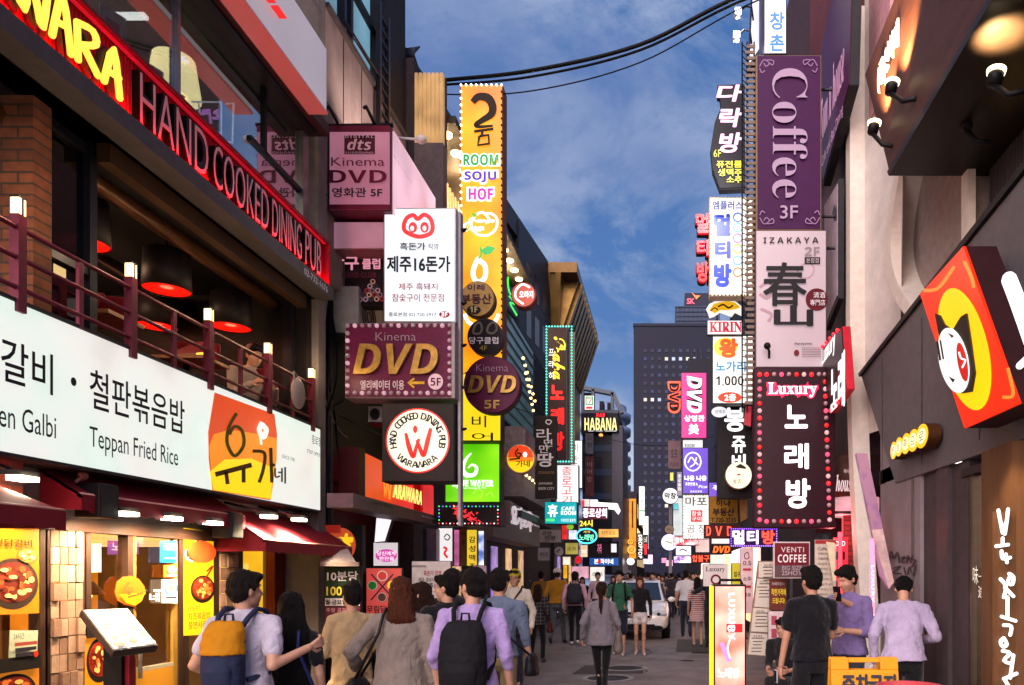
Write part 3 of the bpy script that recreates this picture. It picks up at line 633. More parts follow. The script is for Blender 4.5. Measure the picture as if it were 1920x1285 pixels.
poster('amber food poster with a heap of grilled chicken in the near window', PG, [(-60, 985), (70, 988), (70, 1150), (-60, 1155)], lit('d88418', .6, .3),
       [('t', '춘천닭갈비', -40, 1008, 52, 1026, ink('30180c'), {'off': .01})], [(22, 1095, 46, 48, .012, 6, '2a1c12', ('7a2a12', 'b04820', 'e8c070', '5a1a0a')), (48, 1043, 20, 16, .012, 7, '8a5a20', ('e8c878', 'c89040', 'f0e0b0', 'b07830'))])
poster('orange food poster along the foot of the near window', PG, [(-60, 1255), (70, 1248), (70, 1330), (-60, 1345)], lit('d8801c', .55), [('r', -60, 1243, 70, 1252, ink('15100e'))], [(20, 1300, 44, 36, .012, 8)])
poster('pale opening hours notice taped inside the near window', PG, [(16, 1182), (68, 1182), (66, 1238), (14, 1240)], mat('a8b098', .6), [('t', '24시간', 18, 1188, 38, 1198, INK), ('r', 20, 1206, 62, 1208, ink('8a3a30')), ('r', 20, 1216, 60, 1218, INK), ('r', 20, 1226, 56, 1228, INK), ('e', 58, 1226, 4, 6, ink('c02818'))])
poster('blue square pest control sticker on the glass door', PG, [(298, 1015), (328, 1014), (328, 1056), (298, 1055)], lit('1878c8', .7), [('t', 'CESCO', 302, 1020, 326, 1032, WHI, {'st': 'BI'}), ('r', 303, 1046, 322, 1048, WHI)])
poster('orange and white small sticker under the blue one on the glass door', PG, [(305, 1060), (328, 1058), (328, 1083), (305, 1083)], lit('e87a20', .8), [('e', 317, 1068, 8, 7, WHI), ('r', 308, 1077, 325, 1081, WHI)])
poster('white award certificate sticker on the glass door', PG, [(301, 1087), (330, 1086), (330, 1132), (301, 1131)], lit('f4efe2', .8), [('c', [(326 if i else 326, 1103) if i in (0, 12) else (315 + 11 * cos(i * pi / 6), 1103 + 12 * sin(i * pi / 6)) for i in range(13)], 3, ink('4a6a9a')), ('e', 315, 1103, 5, 6, ink('6a9a6a')), ('r', 305, 1120, 324, 1122, INK)])
poster('round orange logo decal across the glass door and window', PG, [(213 + 0, 1110), (217, 1093), (228, 1082), (243, 1080), (258, 1086), (268, 1100), (270, 1112), (262, 1128), (248, 1138), (232, 1134), (218, 1126)], lit('f06a18', .9), [('p', [(219, 1115), (266, 1112), (258, 1128), (247, 1135), (232, 1131)], YY), ('c', [(235, 1092), (228, 1105), (236, 1114), (242, 1105), (234, 1102)], 4, BR), ('s', [(232, 1120), (262, 1112)], 4, BR), ('t', '네', 272, 1112, 292, 1128, led('f0e8d8', .9), {'off': .03}), ('r', 280, 1106, 300, 1109, WHI)])
t = poster('glowing white light panel inside the restaurant window', left(-4.5), [(160, 1020), (187, 1019), (187, 1073), (160, 1074)], lit('fff0e0', 3), name='light_panel')
t = poster('violet neon reflection with white letters, built as a glowing panel inside the restaurant', left(-5.2), [(200, 1012), (258, 1012), (258, 1040), (200, 1040)], lit('9a60e0', .9), [('t', '노래방', 204, 1016, 254, 1036, led('f0d8ff', 1.6), {'off': .02})], name='neon_reflection')  # a reflection of neon, painted as a glowing panel
t = poster('framed photo of a dish on the dining room wall', left(-5.6), [(300, 1035), (345, 1035), (345, 1078), (300, 1078)], mat('3a2a18', .5), foods=[(320, 1057, 15, 15, .012, 11)], name='framed_photo')
# tilted menu lectern
A, B, C_, D = ray(152, 1143, 5.0), ray(239, 1140, 5.35), ray(298, 1211, 5.0), ray(214, 1221, 4.65); nrm = (B - A).cross(D - A).normalized(); nrm = nrm if nrm.z > 0 else -nrm
t = thing('menu_stand', 'tilted glowing menu board on a black stand outside the restaurant', 'menu stand', (-3.62, 5.0, 0.05))
q = MB(); q.hexa([v - nrm * .05 for v in (A, D, C_, B)] + [v for v in (A, D, C_, B)], mat('2a2224', .4)); q.obj('board_frame', t, .008)
q = MB(); M_ = (A + B + C_ + D) / 4; ins = [M_ + (v - M_) * .93 + nrm * .004 for v in (A, D, C_, B)]; q.hexa([v - nrm * .003 for v in ins] + ins, lit('f2eef0', .5, .08)); q.obj('lit_menu_sheet', t)
q = MB(); ux = (B - A); vy = (D - A); rnd = random.Random(5)
for i in range(5):
    for j in range(3):
        c = A + ux * (.2 + .3 * j) + vy * (.14 + .18 * i) + nrm * .0065
        for k in range(4):
            f = rnd.uniform(-.06, .06); h = rnd.uniform(-.03, .03); cc_ = c + ux * f + vy * h; r = .09
            q.add([cc_ + ux * r * cos(a) + vy * r * .6 * sin(a) + nrm * k * .0004 for a in [x * pi / 4 for x in range(8)]], [tuple(range(8))], ink(rnd.choice(('b8604a', 'd8b0a0', '5a4a44', 'c8c0b8'))))
        q.add([c + ux * a + vy * (.075 + b) for a, b in ((-.11, 0), (.11, 0), (.11, .018), (-.11, .018))], [(0, 1, 2, 3)], INK)
q.obj('print', t)
q = MB(); q.hexa([(-3.72, 4.93, .05), (-3.6, 4.93, .05), (-3.6, 5.05, .05), (-3.72, 5.05, .05), (-3.72, 4.93, 1.3), (-3.6, 4.93, 1.22), (-3.6, 5.05, 1.22), (-3.72, 5.05, 1.3)], BLACK); q.obj('post', t)
q = MB(); q.wbox(-3.6, 4.96, .05, -3.57, 5.02, 1.2, mat('8a1828', .4)); q.obj('red_side_strip', t); q = MB(); q.wbox(-3.85, 4.8, .05, -3.45, 5.2, .08, BLACK); q.obj('foot', t)
# ================================================================== left row of buildings beyond the pub
STONE = mat('8d7a74', .8, var=.35, sc=2.5, bump=.35, bsc=18, stretch=(1, 1, .5)); DARK = mat('221e20', .7, var=.25); BROWN = mat('2e2624', .7)
b2 = thing('stone_building', 'narrow stone clad building with a blue lit top window behind the cinema box sign', 'building', (-6, 10, 0)); L2 = left(-4.05)
q = MB(); q.wbox(-9, 8.82, 5.2, -4.05, 11.6, 8.43, STONE); q.wbox(-9, 8.82, 2.9, -4.3, 11.6, 5.2, DARK); q.wbox(-9, 8.82, 0, -4.5, 11.6, 2.9, BROWN); q.wbox(-9, 8.82, 10.8, -4.05, 11.6, 12.5, BROWN); q.wbox(-9, 10.66, 8.43, -4.06, 11.6, 10.8, DARK)
for y in (9.35, 9.9, 10.45, 11.0): q.wbox(-4.05, y, 5.3, -4.044, y + .012, 8.40, mat('4a403e', .9))
for z in (6.2, 7.3): q.wbox(-4.05, 8.85, z, -4.044, 11.55, z + .012, mat('4a403e', .9))
q.wbox(-4.1, 8.85, 8.41, -4.0, 11.58, 8.47, mat('4c4342', .6)); q.obj('wall', b2)
q = MB(); q.wbox(-4.2, 8.85, 8.47, -4.16, 10.5, 10.8, lit('7fb0c8', .55, .35, 1.2)); wn = q.obj('window_pane', b2)
q = MB()
for y in (8.85, 9.45, 9.65, 10.5): q.wbox(-4.16, y - .03, 8.47, -4.06, y + .03, 10.8, STL)
for z in (9.3,): q.wbox(-4.14, 8.85, z - .03, -4.06, 10.5, z + .03, STL)
q.obj('window_frame', b2)
t = thing('sign_mast', 'tall dark steel lattice mast fixed to the stone building', 'mast', (-3.98, 10.45, 6.9))
q = MB()
for y in (10.3, 10.62): q.wbox(-4.0, y - .03, 6.9, -3.94, y + .03, 9.6, STL)
for i in range(16): q.wbox(-3.99, 10.3, 6.95 + i * .165, -3.95, 10.62, 6.975 + i * .165, STL)
q.obj('lattice', t); q = MB(); q.tube([(-3.97, 10.3, 8.55), (-3.97, 9.2, 8.5)], .025, STL); q.tube([(-3.97, 10.3, 7.0), (-3.5, 10.3, 7.0), (-3.5, 9.0, 7.0)], .02, STL); q.obj('arm', t)
# clutter on the dark wall: pipes, wires, junction boxes, ac unit
t = thing('drain_pipe', 'grey drain pipe running down the wall beside the pub corner', 'pipe', (-4.2, 8.95, 0)); q = MB(); q.tube([(-4.2, 8.95, 0), (-4.2, 8.95, 3.5), (-4.22, 9.0, 8.2)], .05, mat('7a7470', .5)); q.obj('pipe', t); q = MB(); q.tube([(-4.28, 9.4, 0), (-4.28, 9.4, 5.0)], .03, STL); q.tube([(-4.28, 9.55, 0), (-4.28, 9.5, 5.1)], .025, mat('5a5654')); q.obj('conduit', t)
rnd = random.Random(9)
for i, lb in enumerate(('loop of black cable hanging on the dark wall over the awning', 'thin grey cable drooping from the billiards sign to the pub corner', 'black cable looping down beside the dark wall pipes')):
    q = MB(); pts = []
    for k in range(24):
        s_ = k / 23; pts.append((-4.2 + .08 * sin(5 * s_ + i), 8.9 + .9 * s_ + .2 * sin(7 * s_ + i * 2), 5.6 - (1.6 + .5 * i) * s_ - .9 * sin(pi * s_) * (1 - .3 * i)))
    q.tube(pts, .014 if i != 1 else .009, CABLE if i != 1 else mat('7a7876'), 6); o = q.obj('wall_cable'); tag(o, lb, 'cable')
t = thing('air_conditioner', 'white air conditioner outdoor unit on the dark wall under the cinema sign', 'air conditioner', (-4.05, 9.9, 3.95)); p = front(9.6)
q = MB(); q.rect(p, 690, 762, 716, 792, -.3, 0, mat('c8c0bc', .5)); q.obj('casing', t, .01); q = MB(); q.ell(p, 703, 777, 9, 11, .001, .01, DGREY); q.obj('fan_grille', t); q = MB(); q.rect(p, 688, 792, 718, 794, -.3, .02, STL); q.obj('shelf_bracket', t)
# L3: building with the warm slatted upper wall
b3 = thing('slatted_building', 'building with warm uplit slatted upper wall and eave lamps behind the tall orange sign', 'building', (-6, 17, 0)); LX = left(-4.05)
q = MB(); q.wbox(-9, 11.65, 0, -3.95, 12.1, 9.75, mat('3a3032', .75, var=.3)); q.wbox(-9, 12.1, 0, -4.12, 19.6, 7.0, DARK); q.wbox(-9, 12.1, 7.0, -4.12, 19.6, 9.0, mat('b8a088', .6)); q.wbox(-9, 19.6, 0, -4.12, 26.2, 8.6, DARK); q.obj('wall', b3)
q = MB(); y = 12.15
while y < 19.5: q.wbox(-4.12, y, 6.4, -4.06, y + .05, 8.95, mat('c8b090', .5)); y += .17
q.obj('slats', b3)
q = MB(); q.wbox(-9, 11.9, 9.0, -4.1, 19.6, 9.15, DGREY); q.wbox(-4.1, 12.1, 9.0, -3.42, 19.0, 9.12, mat('4a4038', .6)); q.obj('roof_eave', b3)
src = None
for i in range(12):
    y = 12.4 + i * .55
    if src is None: q = MB(); q.lathe((0, 0, 0), [(0, -.02), (.07, -.02), (.09, .0), (.09, .03)], lit('ffdca0', 9, small=True), 12); src = q.obj('eave_lamp', None); o = src
    else: o = src.copy(); COL.objects.link(o)
    o.parent = b3; o.location = Vector((-3.65, y, 8.97)) - b3.location
    if i % 2 == 0: lamp('eave_light', 'POINT', (-3.8, y, 8.8), 18, (1, .72, .4), .08)
q = MB(); [q.wbox(-3.95 + i * .066, 11.7, 8.45, -3.905 + i * .066, 11.9, 9.55, lit('e8b878', .42, .35, 4)) for i in range(7)]; q.wbox(-3.95, 11.8, 8.45, -3.5, 11.9, 9.55, mat('5a4430', .6)); q.wbox(-3.95, 11.68, 5.9, -3.5, 11.9, 8.44, mat('6a5c5c', .7)); q.obj('side_panel', b3)  # slats emit to stand in for lamplight falling on them
lamp('mast_spot', 'SPOT', (-3.3, 9.9, 7.05), 90, (1, .8, .72), .1, (0, radians(140), 0), 120)
t = thing('roof_tarp', 'grey tarpaulin draped over the roof edge beside the tall orange sign', 'tarpaulin', (-4.6, 12.6, 10.2)); q = MB(); n = 9; vs = []
for j in range(4):
    for i in range(n): vs.append((-5.2 + 1.15 * i / (n - 1), 12.3 - .35 * sin(j * 1.1) + .05 * sin(i * 2.1), 10.32 - j * .12 + .05 * sin(i * 1.7) - .12 * (j > 0) * ((i + 1) % 3 == 0)))
q.add(vs, [(j * n + i, j * n + i + 1, (j + 1) * n + i + 1, (j + 1) * n + i) for j in range(3) for i in range(n - 1)], mat('4c5060', .7, var=.3), True); o = q.obj('tarp', t); o.modifiers.new('thick', 'SOLIDIFY').thickness = .02
# big dark building behind with angled roofline
pb = Plane((-7, 0), (.12, 1)); b4 = thing('dark_office_building', 'tall dark slate building with a sloping looking roofline behind the orange sign', 'building', (-7, 19, 0))
q = MB(); q.uvrect(pb, 9.0, 0, 25.7, 12.72, -6, -.5, mat('2a2d40', .35, var=.2)); q.uvrect(pb, 9.0, 12.1, 25.75, 12.75, -6.05, -.35, mat('33333f', .5)); q.uvrect(pb, 22.3, 0, 25.8, 12.6, -.5, -.3, mat('2c2a32', .5)); q.obj('wall', b4)
q = MB(); q.uvrect(pb, 9.2, 7, 15.6, 12.1, -.5, -.46, mat('14408c', .25, var=.1)); q.obj('glazing', b4)
for i in range(3):
    for j in range(4): q = MB(); q.uvrect(pb, 23.0 + i * .9, 6.5 + j * 1.4, 23.5 + i * .9, 7.4 + j * 1.4, -.3, -.29, mat('1c2030', .2)); q.obj('window', b4)
t = thing('upper_stone_block', 'dark building block at the top left behind the lattice mast', 'building', (-7, 12, 0)); q = MB(); q.wbox(-9, 11.65, 10.2, -5.05, 13.2, 16, mat('252a3c', .4)); q.obj('wall', t); q = MB(); q.wbox(-8, 11.6, 11.2, -5.6, 11.64, 15, mat('1c4a94', .25)); q.obj('window', t)  # blue glass, with the sky's reflection put into its colour
# L4: building with the gold fluted cornice
GOLD = mat('8a6a3a', .35, .75, var=.3, sc=3); b5 = thing('gold_cornice_building', 'dark metal clad building crowned by a flared gold fluted cornice', 'building', (-6, 30, 0))
q = MB(); q.wbox(-9, 26.6, 0, -4.0, 34, 10.2, mat('30292a', .6, var=.3)); q.obj('wall', b5)
q = MB()
for i in range(22):
    y0 = 27 + i * .32; d = .12 * (i % 2); q.hexa([(-4.0 + d, y0, 9.9), (-4.0 + d, y0 + .32, 9.9), (-4.3, y0 + .32, 9.9), (-4.3, y0, 9.9), (-3.2 + d, y0, 12.3), (-3.2 + d, y0 + .32, 12.3), (-4.3, y0 + .32, 12.3), (-4.3, y0, 12.3)], GOLD)
for i in range(12):
    x0 = -6.2 + i * .19; d = .1 * (i % 2); q.hexa([(x0, 26.9 - d, 9.9), (x0 + .19, 26.9 - d, 9.9), (x0 + .19, 27.3, 9.9), (x0, 27.3, 9.9), (x0 + .2, 26.3 - d, 12.3), (x0 + .4, 26.3 - d, 12.3), (x0 + .4, 27.3, 12.3), (x0 + .2, 27.3, 12.3)], GOLD)
q.wbox(-9, 26.2, 12.3, -3.15, 34.1, 12.65, mat('6a5030', .4, .6)); q.obj('cornice', b5)
q = MB()
for i in range(20): q.wbox(-4.0, 27 + i * .36, 5, -3.95, 27.22 + i * .36, 9.9, mat('77705f', .4, .5))
q.obj('corrugated_cladding', b5)
q = MB(); q.wbox(-4.95, 26.5, 4.5, -4.05, 26.58, 9.9, mat('b07838', .3, .7, var=.4, sc=2)); q.obj('bronze_panel', b5)
# teal lit glass front below the slatted wall
q = MB(); q.wbox(-4.1, 18.6, 5.6, -4.04, 22.6, 8.4, lit('4a7078', .22, .4, 1.2)); pn = q.obj('lit_glass_front', b3)
q = MB()
for i in range(9): q.wbox(-4.04, 18.6, 5.8 + i * .3, -4.0, 22.6, 5.84 + i * .3, mat('3a4a50', .4, .5))
q.obj('blind_slats', pn)
q = MB(); q.wbox(-4.05, 18.2, 3.6, -3.5, 22.5, 5.3, mat('7e7276', .6, var=.3)); q.wbox(-3.5, 18.2, 4.6, -3.45, 22.5, 5.25, mat('8a8088', .5)); q.wbox(-4.05, 17.0, 3.0, -3.3, 23.2, 3.15, DGREY); q.obj('shop_canopy', b3)
# L5 corner building with rooftop frame, dark glass
b6 = thing('glass_corner_building', 'dark glass corner building with an open steel roof frame over a yellow lettered sign', 'building', (-4.5, 40, 0)); H = front(38)
q = MB(); q.rect(H, 1092, 812, 1166, 1078, -6, 0, mat('1c1e28', .2, var=.3)); q.rect(H, 1090, 775, 1158, 815, -6, .1, mat('24222c', .4)); q.rect(H, 1148, 800, 1168, 1075, -5, .25, mat('4a4852', .3, .4)); q.obj('wall', b6)
pieces('window', b6, [(H, 1094, y, 1147, y + 12, .0, .05) for y in (835, 880, 925)], mat('2c3a50', .15))
q = MB()
for a, bb in (((1092, 727), (1150, 738)), ((1150, 738), (1166, 775)), ((1092, 727), (1092, 776)), ((1112, 731), (1112, 776)), ((1148, 737), (1148, 776))): q.stroke(H, [a, bb], 7 if a[1] != bb[1] and a[0] != bb[0] else 5, -.3, .1, mat('6a7078', .5))
q.rect(H, 1092, 770, 1160, 776, -5, .12, mat('5a6068', .5)); q.rect(H, 1094, 734, 1108, 776, -.4, -.3, mat('8a8480', .6)); q.obj('roof_frame', b6)
q = MB()
for px, py in ((1120, 742), (1135, 745)): q.rect(H, px, py, px + 8, 772, -2, -1.2, mat('2a2c30', .5))
q.rect(H, 1118, 758, 1146, 770, -2, -1.3, mat('30343a', .5)); q.obj('rooftop_plant', b6)
q = MB()
for px in (1127, 1153): q.ell(H, px, 817, 4, 3, .1, .12, led('ffb060', 1.6))
q.obj('downlight', b6)
# round balcony building
b7 = thing('balcony_building', 'pale blue building with rounded stacked balconies far down the street on the left', 'building', (-3.6, 52, 0)); q = MB()
for i in range(13): q.lathe((-5.2, 54, .5 + i * 1.02), [(0, 0), (2.6, 0), (2.62, .45), (2.5, .5), (2.3, .5), (2.3, 1.02)], mat('7d8fae' if i % 1 == 0 else '44506a', .5), 28)
q.obj('balcony_stack', b7)
q = MB(); q.wbox(-9, 54, 0, -3.3, 60, 12.5, mat('3e4a62', .5)); q.obj('wall', b7)
b8 = thing('far_side_block', 'dark brown low block behind the balconies at the far left of the street', 'building', (-4, 75, 0)); q = MB(); q.wbox(-14, 70, 0, -2.8, 95, 9.5, mat('352c30', .7)); q.obj('wall', b8); pieces('window', b8, [(-2.8, 71 + i * 3.6, 2.5 + j * 2.3, -2.76, 73 + i * 3.6, 3.8 + j * 2.3) for i in range(6) for j in range(3)], [lit('ffd8a0', .5), lit('ffd8a0', 1.5), lit('ffd8a0', .5)])
# tower at the end of the street
b9 = thing('office_tower', 'tall dark navy office tower with small square windows closing the street', 'building', (1.5, 158, 0)); T = front(150); TW = mat('14172c', .5, var=.12, sc=.2)
q = MB(); q.rect(T, 1188, 608, 1342, 1090, -18, 0, TW); q.rect(T, 1187, 607, 1343, 612, -18.2, .2, mat('1c2034', .5)); q.obj('wall', b9)
q = MB(); ql = MB(); rnd = random.Random(4)
for r in range(27):
    for c in range(10):
        x = 1207 + c * 13.2; y = 655 + r * 15.3
        if y > 1070: continue
        k = rnd.random(); lt = (r == 1 and 3 <= c <= 7) or (r == 6 and c < 3) or k < .015
        if lt: pieces('lit_window', b9, [(T, x, y, x + 6, y + 6, .01, .1)], lit('b8cfe8' if k > .5 else 'f0f0d8', round(.15 + .35 * rnd.random(), 1), small=True))
        else: q.rect(T, x, y, x + 6, y + 6, .01, .1, mat(('10142a', '1c2c50', '161e3a')[int(k * 3)], .15, var=0))
q.obj('dark_windows', b9)['kind'] = 'stuff'
b10 = thing('headquarters_tower', 'taller glassy tower with a small red rooftop sign behind the navy office tower', 'building', (11, 220, 0)); K = front(200)
q = MB(); q.rect(K, 1266, 574, 1350, 1080, -20, 0, mat('2a3a58', .2, var=.2)); q.rect(K, 1284, 547, 1350, 576, -18, -1, mat('1a2238', .4)); q.obj('wall', b10)
q = MB()
for i in range(8): q.rect(K, 1266 + i * 8.2, 575, 1267.2 + i * 8.2, 610, .01, .25, mat('16203a', .4))
for j in range(4): q.rect(K, 1266, 576 + j * 8.5, 1332, 577.5 + j * 8.5, .01, .22, mat('16203a', .4))
q.obj('mullions', b10)
q = MB(); q.text(K, 'SK', 1288, 558, 1303, 569, led('ff4a6a', 1.1), w=-.6, off=.03); q.poly(K, [(1297, 547), (1304, 553), (1313, 553), (1306, 560), (1303, 556)], -.8, -.5, led('ff7a30', 1.2)); q.obj('sign_lettering', b10)
b11 = thing('silo_building', 'dark building with rooftop tanks in front of the tower, behind the pink DVD sign', 'building', (1.9, 70, 0)); Q = front(62)
q = MB(); q.rect(Q, 1290, 672, 1345, 1078, -8, 0, mat('201e28', .6)); q.obj('wall', b11); q = MB()
for px in (1299, 1308, 1318): c = Q.w(px, 676, -2); q.lathe((c.x, c.y, c.z), [(.0, 0), (.22, 0), (.22, .2), (.1, .6), (.09, 1.6), (0, 1.62)], mat('2a2830', .5), 14)
q.obj('rooftop_tank', b11)

# ================================================================== right side, X = +2.6
RP = right(2.6); GREY = mat('5e585a', .55, var=.12); BEIGE = mat('d6cec6', .75, var=.15, sc=3, bump=.15); CREAM = mat('e2d6c8', .6, var=.1)
r1 = thing('grey_restaurant_building', 'grey restaurant with slanted sign wall, curved beige columns and wooden top panel', 'building', (4, 7.5, 0))
q = MB(); q.wbox(2.62, 2.5, 2.78, 6.5, 9.2, 2.95, mat('2a2527', .6)); q.wbox(3.2, 2.5, 4.6, 6.5, 10.4, 12, BEIGE); q.obj('wall', r1)
q = MB(); q.prism(RP, [(-8.5, 2.72), (-2.5, 2.62), (-2.5, 4.75), (-6.2, 4.55), (-9.98, 4.33)], -.35, 0, GREY); q.obj('sign_wall', r1, .01)
q = MB(); q.prism(RP, [(-9.99, 4.33), (-2.5, 4.77), (-2.5, 4.84), (-10.02, 4.38)], -.4, .03, mat('1c1a1b', .5)); q.obj('coping', r1)
# curved beige fin and inner arch
q = MB(); pts = []
for i in range(28):
    z = 9.5 - i * (9.5 / 27); y = 10.5 - (0 if z > 5 else .9 * ((5 - z) / 5) ** 1.6)
    pts.append((y, z))
vs = []; fs = []
for y, z in pts: vs += [(2.52, y - .24, z), (2.52, y, z), (2.75, y, z), (2.75, y - .24, z)]
for i in range(27):
    a = i * 4
    for k in range(4): fs.append((a + k, a + (k + 1) % 4, a + 4 + (k + 1) % 4, a + 4 + k))
q.add(vs, fs, CREAM); q.obj('curved_fin', r1)
q = MB(); vs = []; fs = []   # broad concave pale wall behind the fin, with a swept lower edge
for i in range(18):
    t_ = i / 17; z = 3.6 + 6.2 * t_; yb = 10.26; yf = 8.75 + 1.0 * (1 - t_) ** 2.2 * 0 - .15 * sin(t_ * pi)
    vs += [(2.72, yb, z), (2.95, (yb + yf) / 2, z), (2.72, yf, z)]
for i in range(17):
    for k in range(2): a = i * 3 + k; fs.append((a, a + 1, a + 4, a + 3))
q.add(vs, fs, BEIGE, True); q.obj('concave_wall', r1)
q = MB(); vs = []; fs = []
RB = [(8.3, 6.75), (8.85, 6.4), (9.18, 6.0), (9.28, 5.65), (9.15, 5.3), (8.8, 4.9), (8.25, 4.5), (7.4, 4.15)]; RS = []
for i in range(7):
    p0, p1, p2, p3 = (Vector(RB[max(0, min(7, i + k))]) for k in (-1, 0, 1, 2))
    for j in range(5): u_ = j / 5; RS.append(.5 * ((2 * p1) + (p2 - p0) * u_ + (2 * p0 - 5 * p1 + 4 * p2 - p3) * u_ * u_ + (3 * p1 - p0 - 3 * p2 + p3) * u_ ** 3))
for y, z in RS: vs += [(2.70, y, z), (2.70, y - .26, z), (3.0, y - .26, z), (3.0, y, z)]
for i in range(len(RS) - 1):
    a = i * 4
    for k in range(4): fs.append((a + k, a + (k + 1) % 4, a + 4 + (k + 1) % 4, a + 4 + k))
q.add(vs, fs, CREAM); q.obj('curved_rib', r1)
q = MB(); q.wbox(2.98, 7.35, 4.3, 3.2, 9.15, 7.1, mat('9a8a84', .7)); q.wbox(2.9, 7.2, 4.3, 2.98, 7.35, 7.1, CREAM); q.obj('pier', r1)
q = MB()
for i in range(44): q.wbox(3.12, 4.6 + i * .06, 4.5, 3.18, 4.635 + i * .06, 6.6, mat('4a4246', .6))
q.wbox(3.18, 4.4, 4.5, 3.22, 7.3, 6.8, mat('3a3234', .6)); q.obj('ribbed_screen', r1)
WD = brick('3a2320', '33201d', '1e1412', 'y', 3.0, .6, .004, .1); WDM = mat('472c24', .55, var=.25, sc=1.2, stretch=(2, 2, 12))
q = MB(); wp = right(2.2); q.poly(wp, [(1667, 320), (1622, 140), (1700, -60), (1990, -420), (2080, -300), (1855, 0)], -1.2, 0, WDM); o = q.obj('wooden_top_panel', r1)
q = MB(); q.poly(wp, [(1667, 322), (1860, -6), (2080, -310), (2080, -296), (1863, 4), (1670, 330)], -1.22, .02, mat('1a1614', .4)); q.obj('panel_edge', r1)
q = MB(); q.wbox(2.45, 3.0, 6.55, 3.15, 7.25, 6.62, mat('5a4a26', .6)); q.wbox(2.9, 3.0, 6.5, 2.94, 7.25, 6.56, CREAM); q.obj('soffit', r1)
q = MB(); q.text(wp, '(주)안하게', 1652, 124, 1690, 94, led('fff6e8', .95), w=.02, th=.02); q.obj('wall_lettering', r1)
for i, (px, py, dx) in enumerate(((1702, 175, .0), (1666, 250, 0), (1905, 160, .3), (1845, 243, .55))):
    pl_ = right(2.2 + dx); c = pl_.w(px, py, .16); m_ = pl_.w(px + (16 if i % 2 == 0 else 8), py + (10 if i % 2 == 0 else 24), 0)
    t = thing('wall_spotlight', ['black arm spotlight with a lit rim over the wooden panel lettering', 'upturned wall spotlight low on the wooden panel', 'ring lit spotlight at the right edge by the ribbed screen', 'angled spotlight lighting the beige pier'][i], 'lamp', m_, 'black arm spotlights on the grey restaurant')
    q = MB(); q.tube([m_, (m_ + c) / 2 + Vector((0, 0, -.05)), c], .022, BLACK); q.obj('arm', t); q = MB(); q.tube([c, c + Vector((.02, .0, .10))], [.05, .06], BLACK, 14); q.obj('lamp_housing', t)
    q = MB(); q.tube([c + Vector((.017, 0, .078)), c + Vector((.021, 0, .108))], [.062, .068], lit('ffe2b0', 7, small=True), 16); q.obj('lens', t)
    lamp('wall_spot', 'SPOT', c + Vector((-.02, 0, .14)), 280, (1, .56, .22), .04, (0, radians(195), 0), 90, .7)
src = None; pl_ = right(3.1)
for i, (px, py) in enumerate(((1880, 408), (1890, 392), (1902, 380), (1912, 366), (1918, 350))):
    c = pl_.w(px, py, 0); t = thing('festoon_bulb', 'small warm festoon bulb on the ledge above the grey sign wall', 'bulb', c, 'row of warm festoon bulbs'); q = MB(); q.sph(c, .035, lit('ffc070', 6, small=True)); q.obj('glass', t); q = MB(); q.tube([c + Vector((0, 0, .03)), c + Vector((.05, 0, .08))], .012, BLACK); q.obj('socket', t)
# ground floor right
q = MB(); q.wbox(2.62, 7.72, 0, 3.2, 9.15, 4.3, mat('82777a', .7, var=.18, sc=2, bump=.3, bsc=12)); q.wbox(2.66, 6.55, 0, 3.4, 7.72, 2.78, mat('453a3d', .6)); q.wbox(2.62, 6.95, 0, 2.66, 7.25, 2.78, mat('453b3e', .5)); q.wbox(3.3, 3, 0, 3.35, 6.6, 2.78, mat('241c18', .5)); q.wbox(2.64, 3, 2.55, 3.3, 6.7, 2.62, mat('2a2523', .5)); q.obj('lower_wall', r1)
q = MB(); q.wbox(2.70, 6.0, .05, 2.71, 6.5, 2.55, glass('8a8078', .3)); gp = q.obj('glass_door', r1); q = MB(); q.wbox(2.66, 6.5, 0, 2.74, 6.56, 2.6, mat('6a5a4a', .3, .6)); q.wbox(2.66, 5.95, 0, 2.74, 6.0, 2.6, mat('4a4038', .4)); q.obj('frame', gp)
pw = right(2.66); q = MB(); q.text(pw, '味', 1824, 1062, 1834, 1096, led('fff0d8', .8), w=.0); q.text(pw, '途', 1834, 1098, 1846, 1122, led('fff0d8', .8), w=.0); q.text(pw, '美', 1852, 1075, 1858, 1105, led('fff0d8', .8), w=0); q.rect(pw, 1835, 1080, 1847, 1082, 0, .002, led('fff0d8', .5)); q.rect(pw, 1844, 1108, 1856, 1110, 0, .002, led('fff0d8', .5)); q.obj('door_lettering', gp)
q = MB(); q.wbox(2.52, 5.45, 0, 2.72, 5.98, 2.66, mat('63432a', .5, var=.3, sc=2, stretch=(5, 5, .6))); q.obj('wood_post', r1); lamp('soffit_light', 'SPOT', (2.2, 5.2, 2.7), 28, (1, .75, .5), .05, (0, radians(-14), 0), 110)
q = MB()
for y in (9.0, 7.6, 6.2, 4.8): q.wbox(2.595, y - .006, 2.8, 2.598, y + .006, 4.3, mat('2a2728'))
q.wbox(2.60, 7.9, .3, 2.62, 7.94, 2.7, mat('5a5052')); q.wbox(2.60, 8.5, 1.9, 2.62, 9.1, 1.915, mat('6a6062')); q.obj('panel_seams', r1)
q = MB(); q.ell(right(2.63), 1799, 866, 8, 2, .0, .01, led('fff4e0', 3)); q.obj('soffit_downlight', r1)
g_ = right(2.61); q = MB(); BK = ink('16131a')
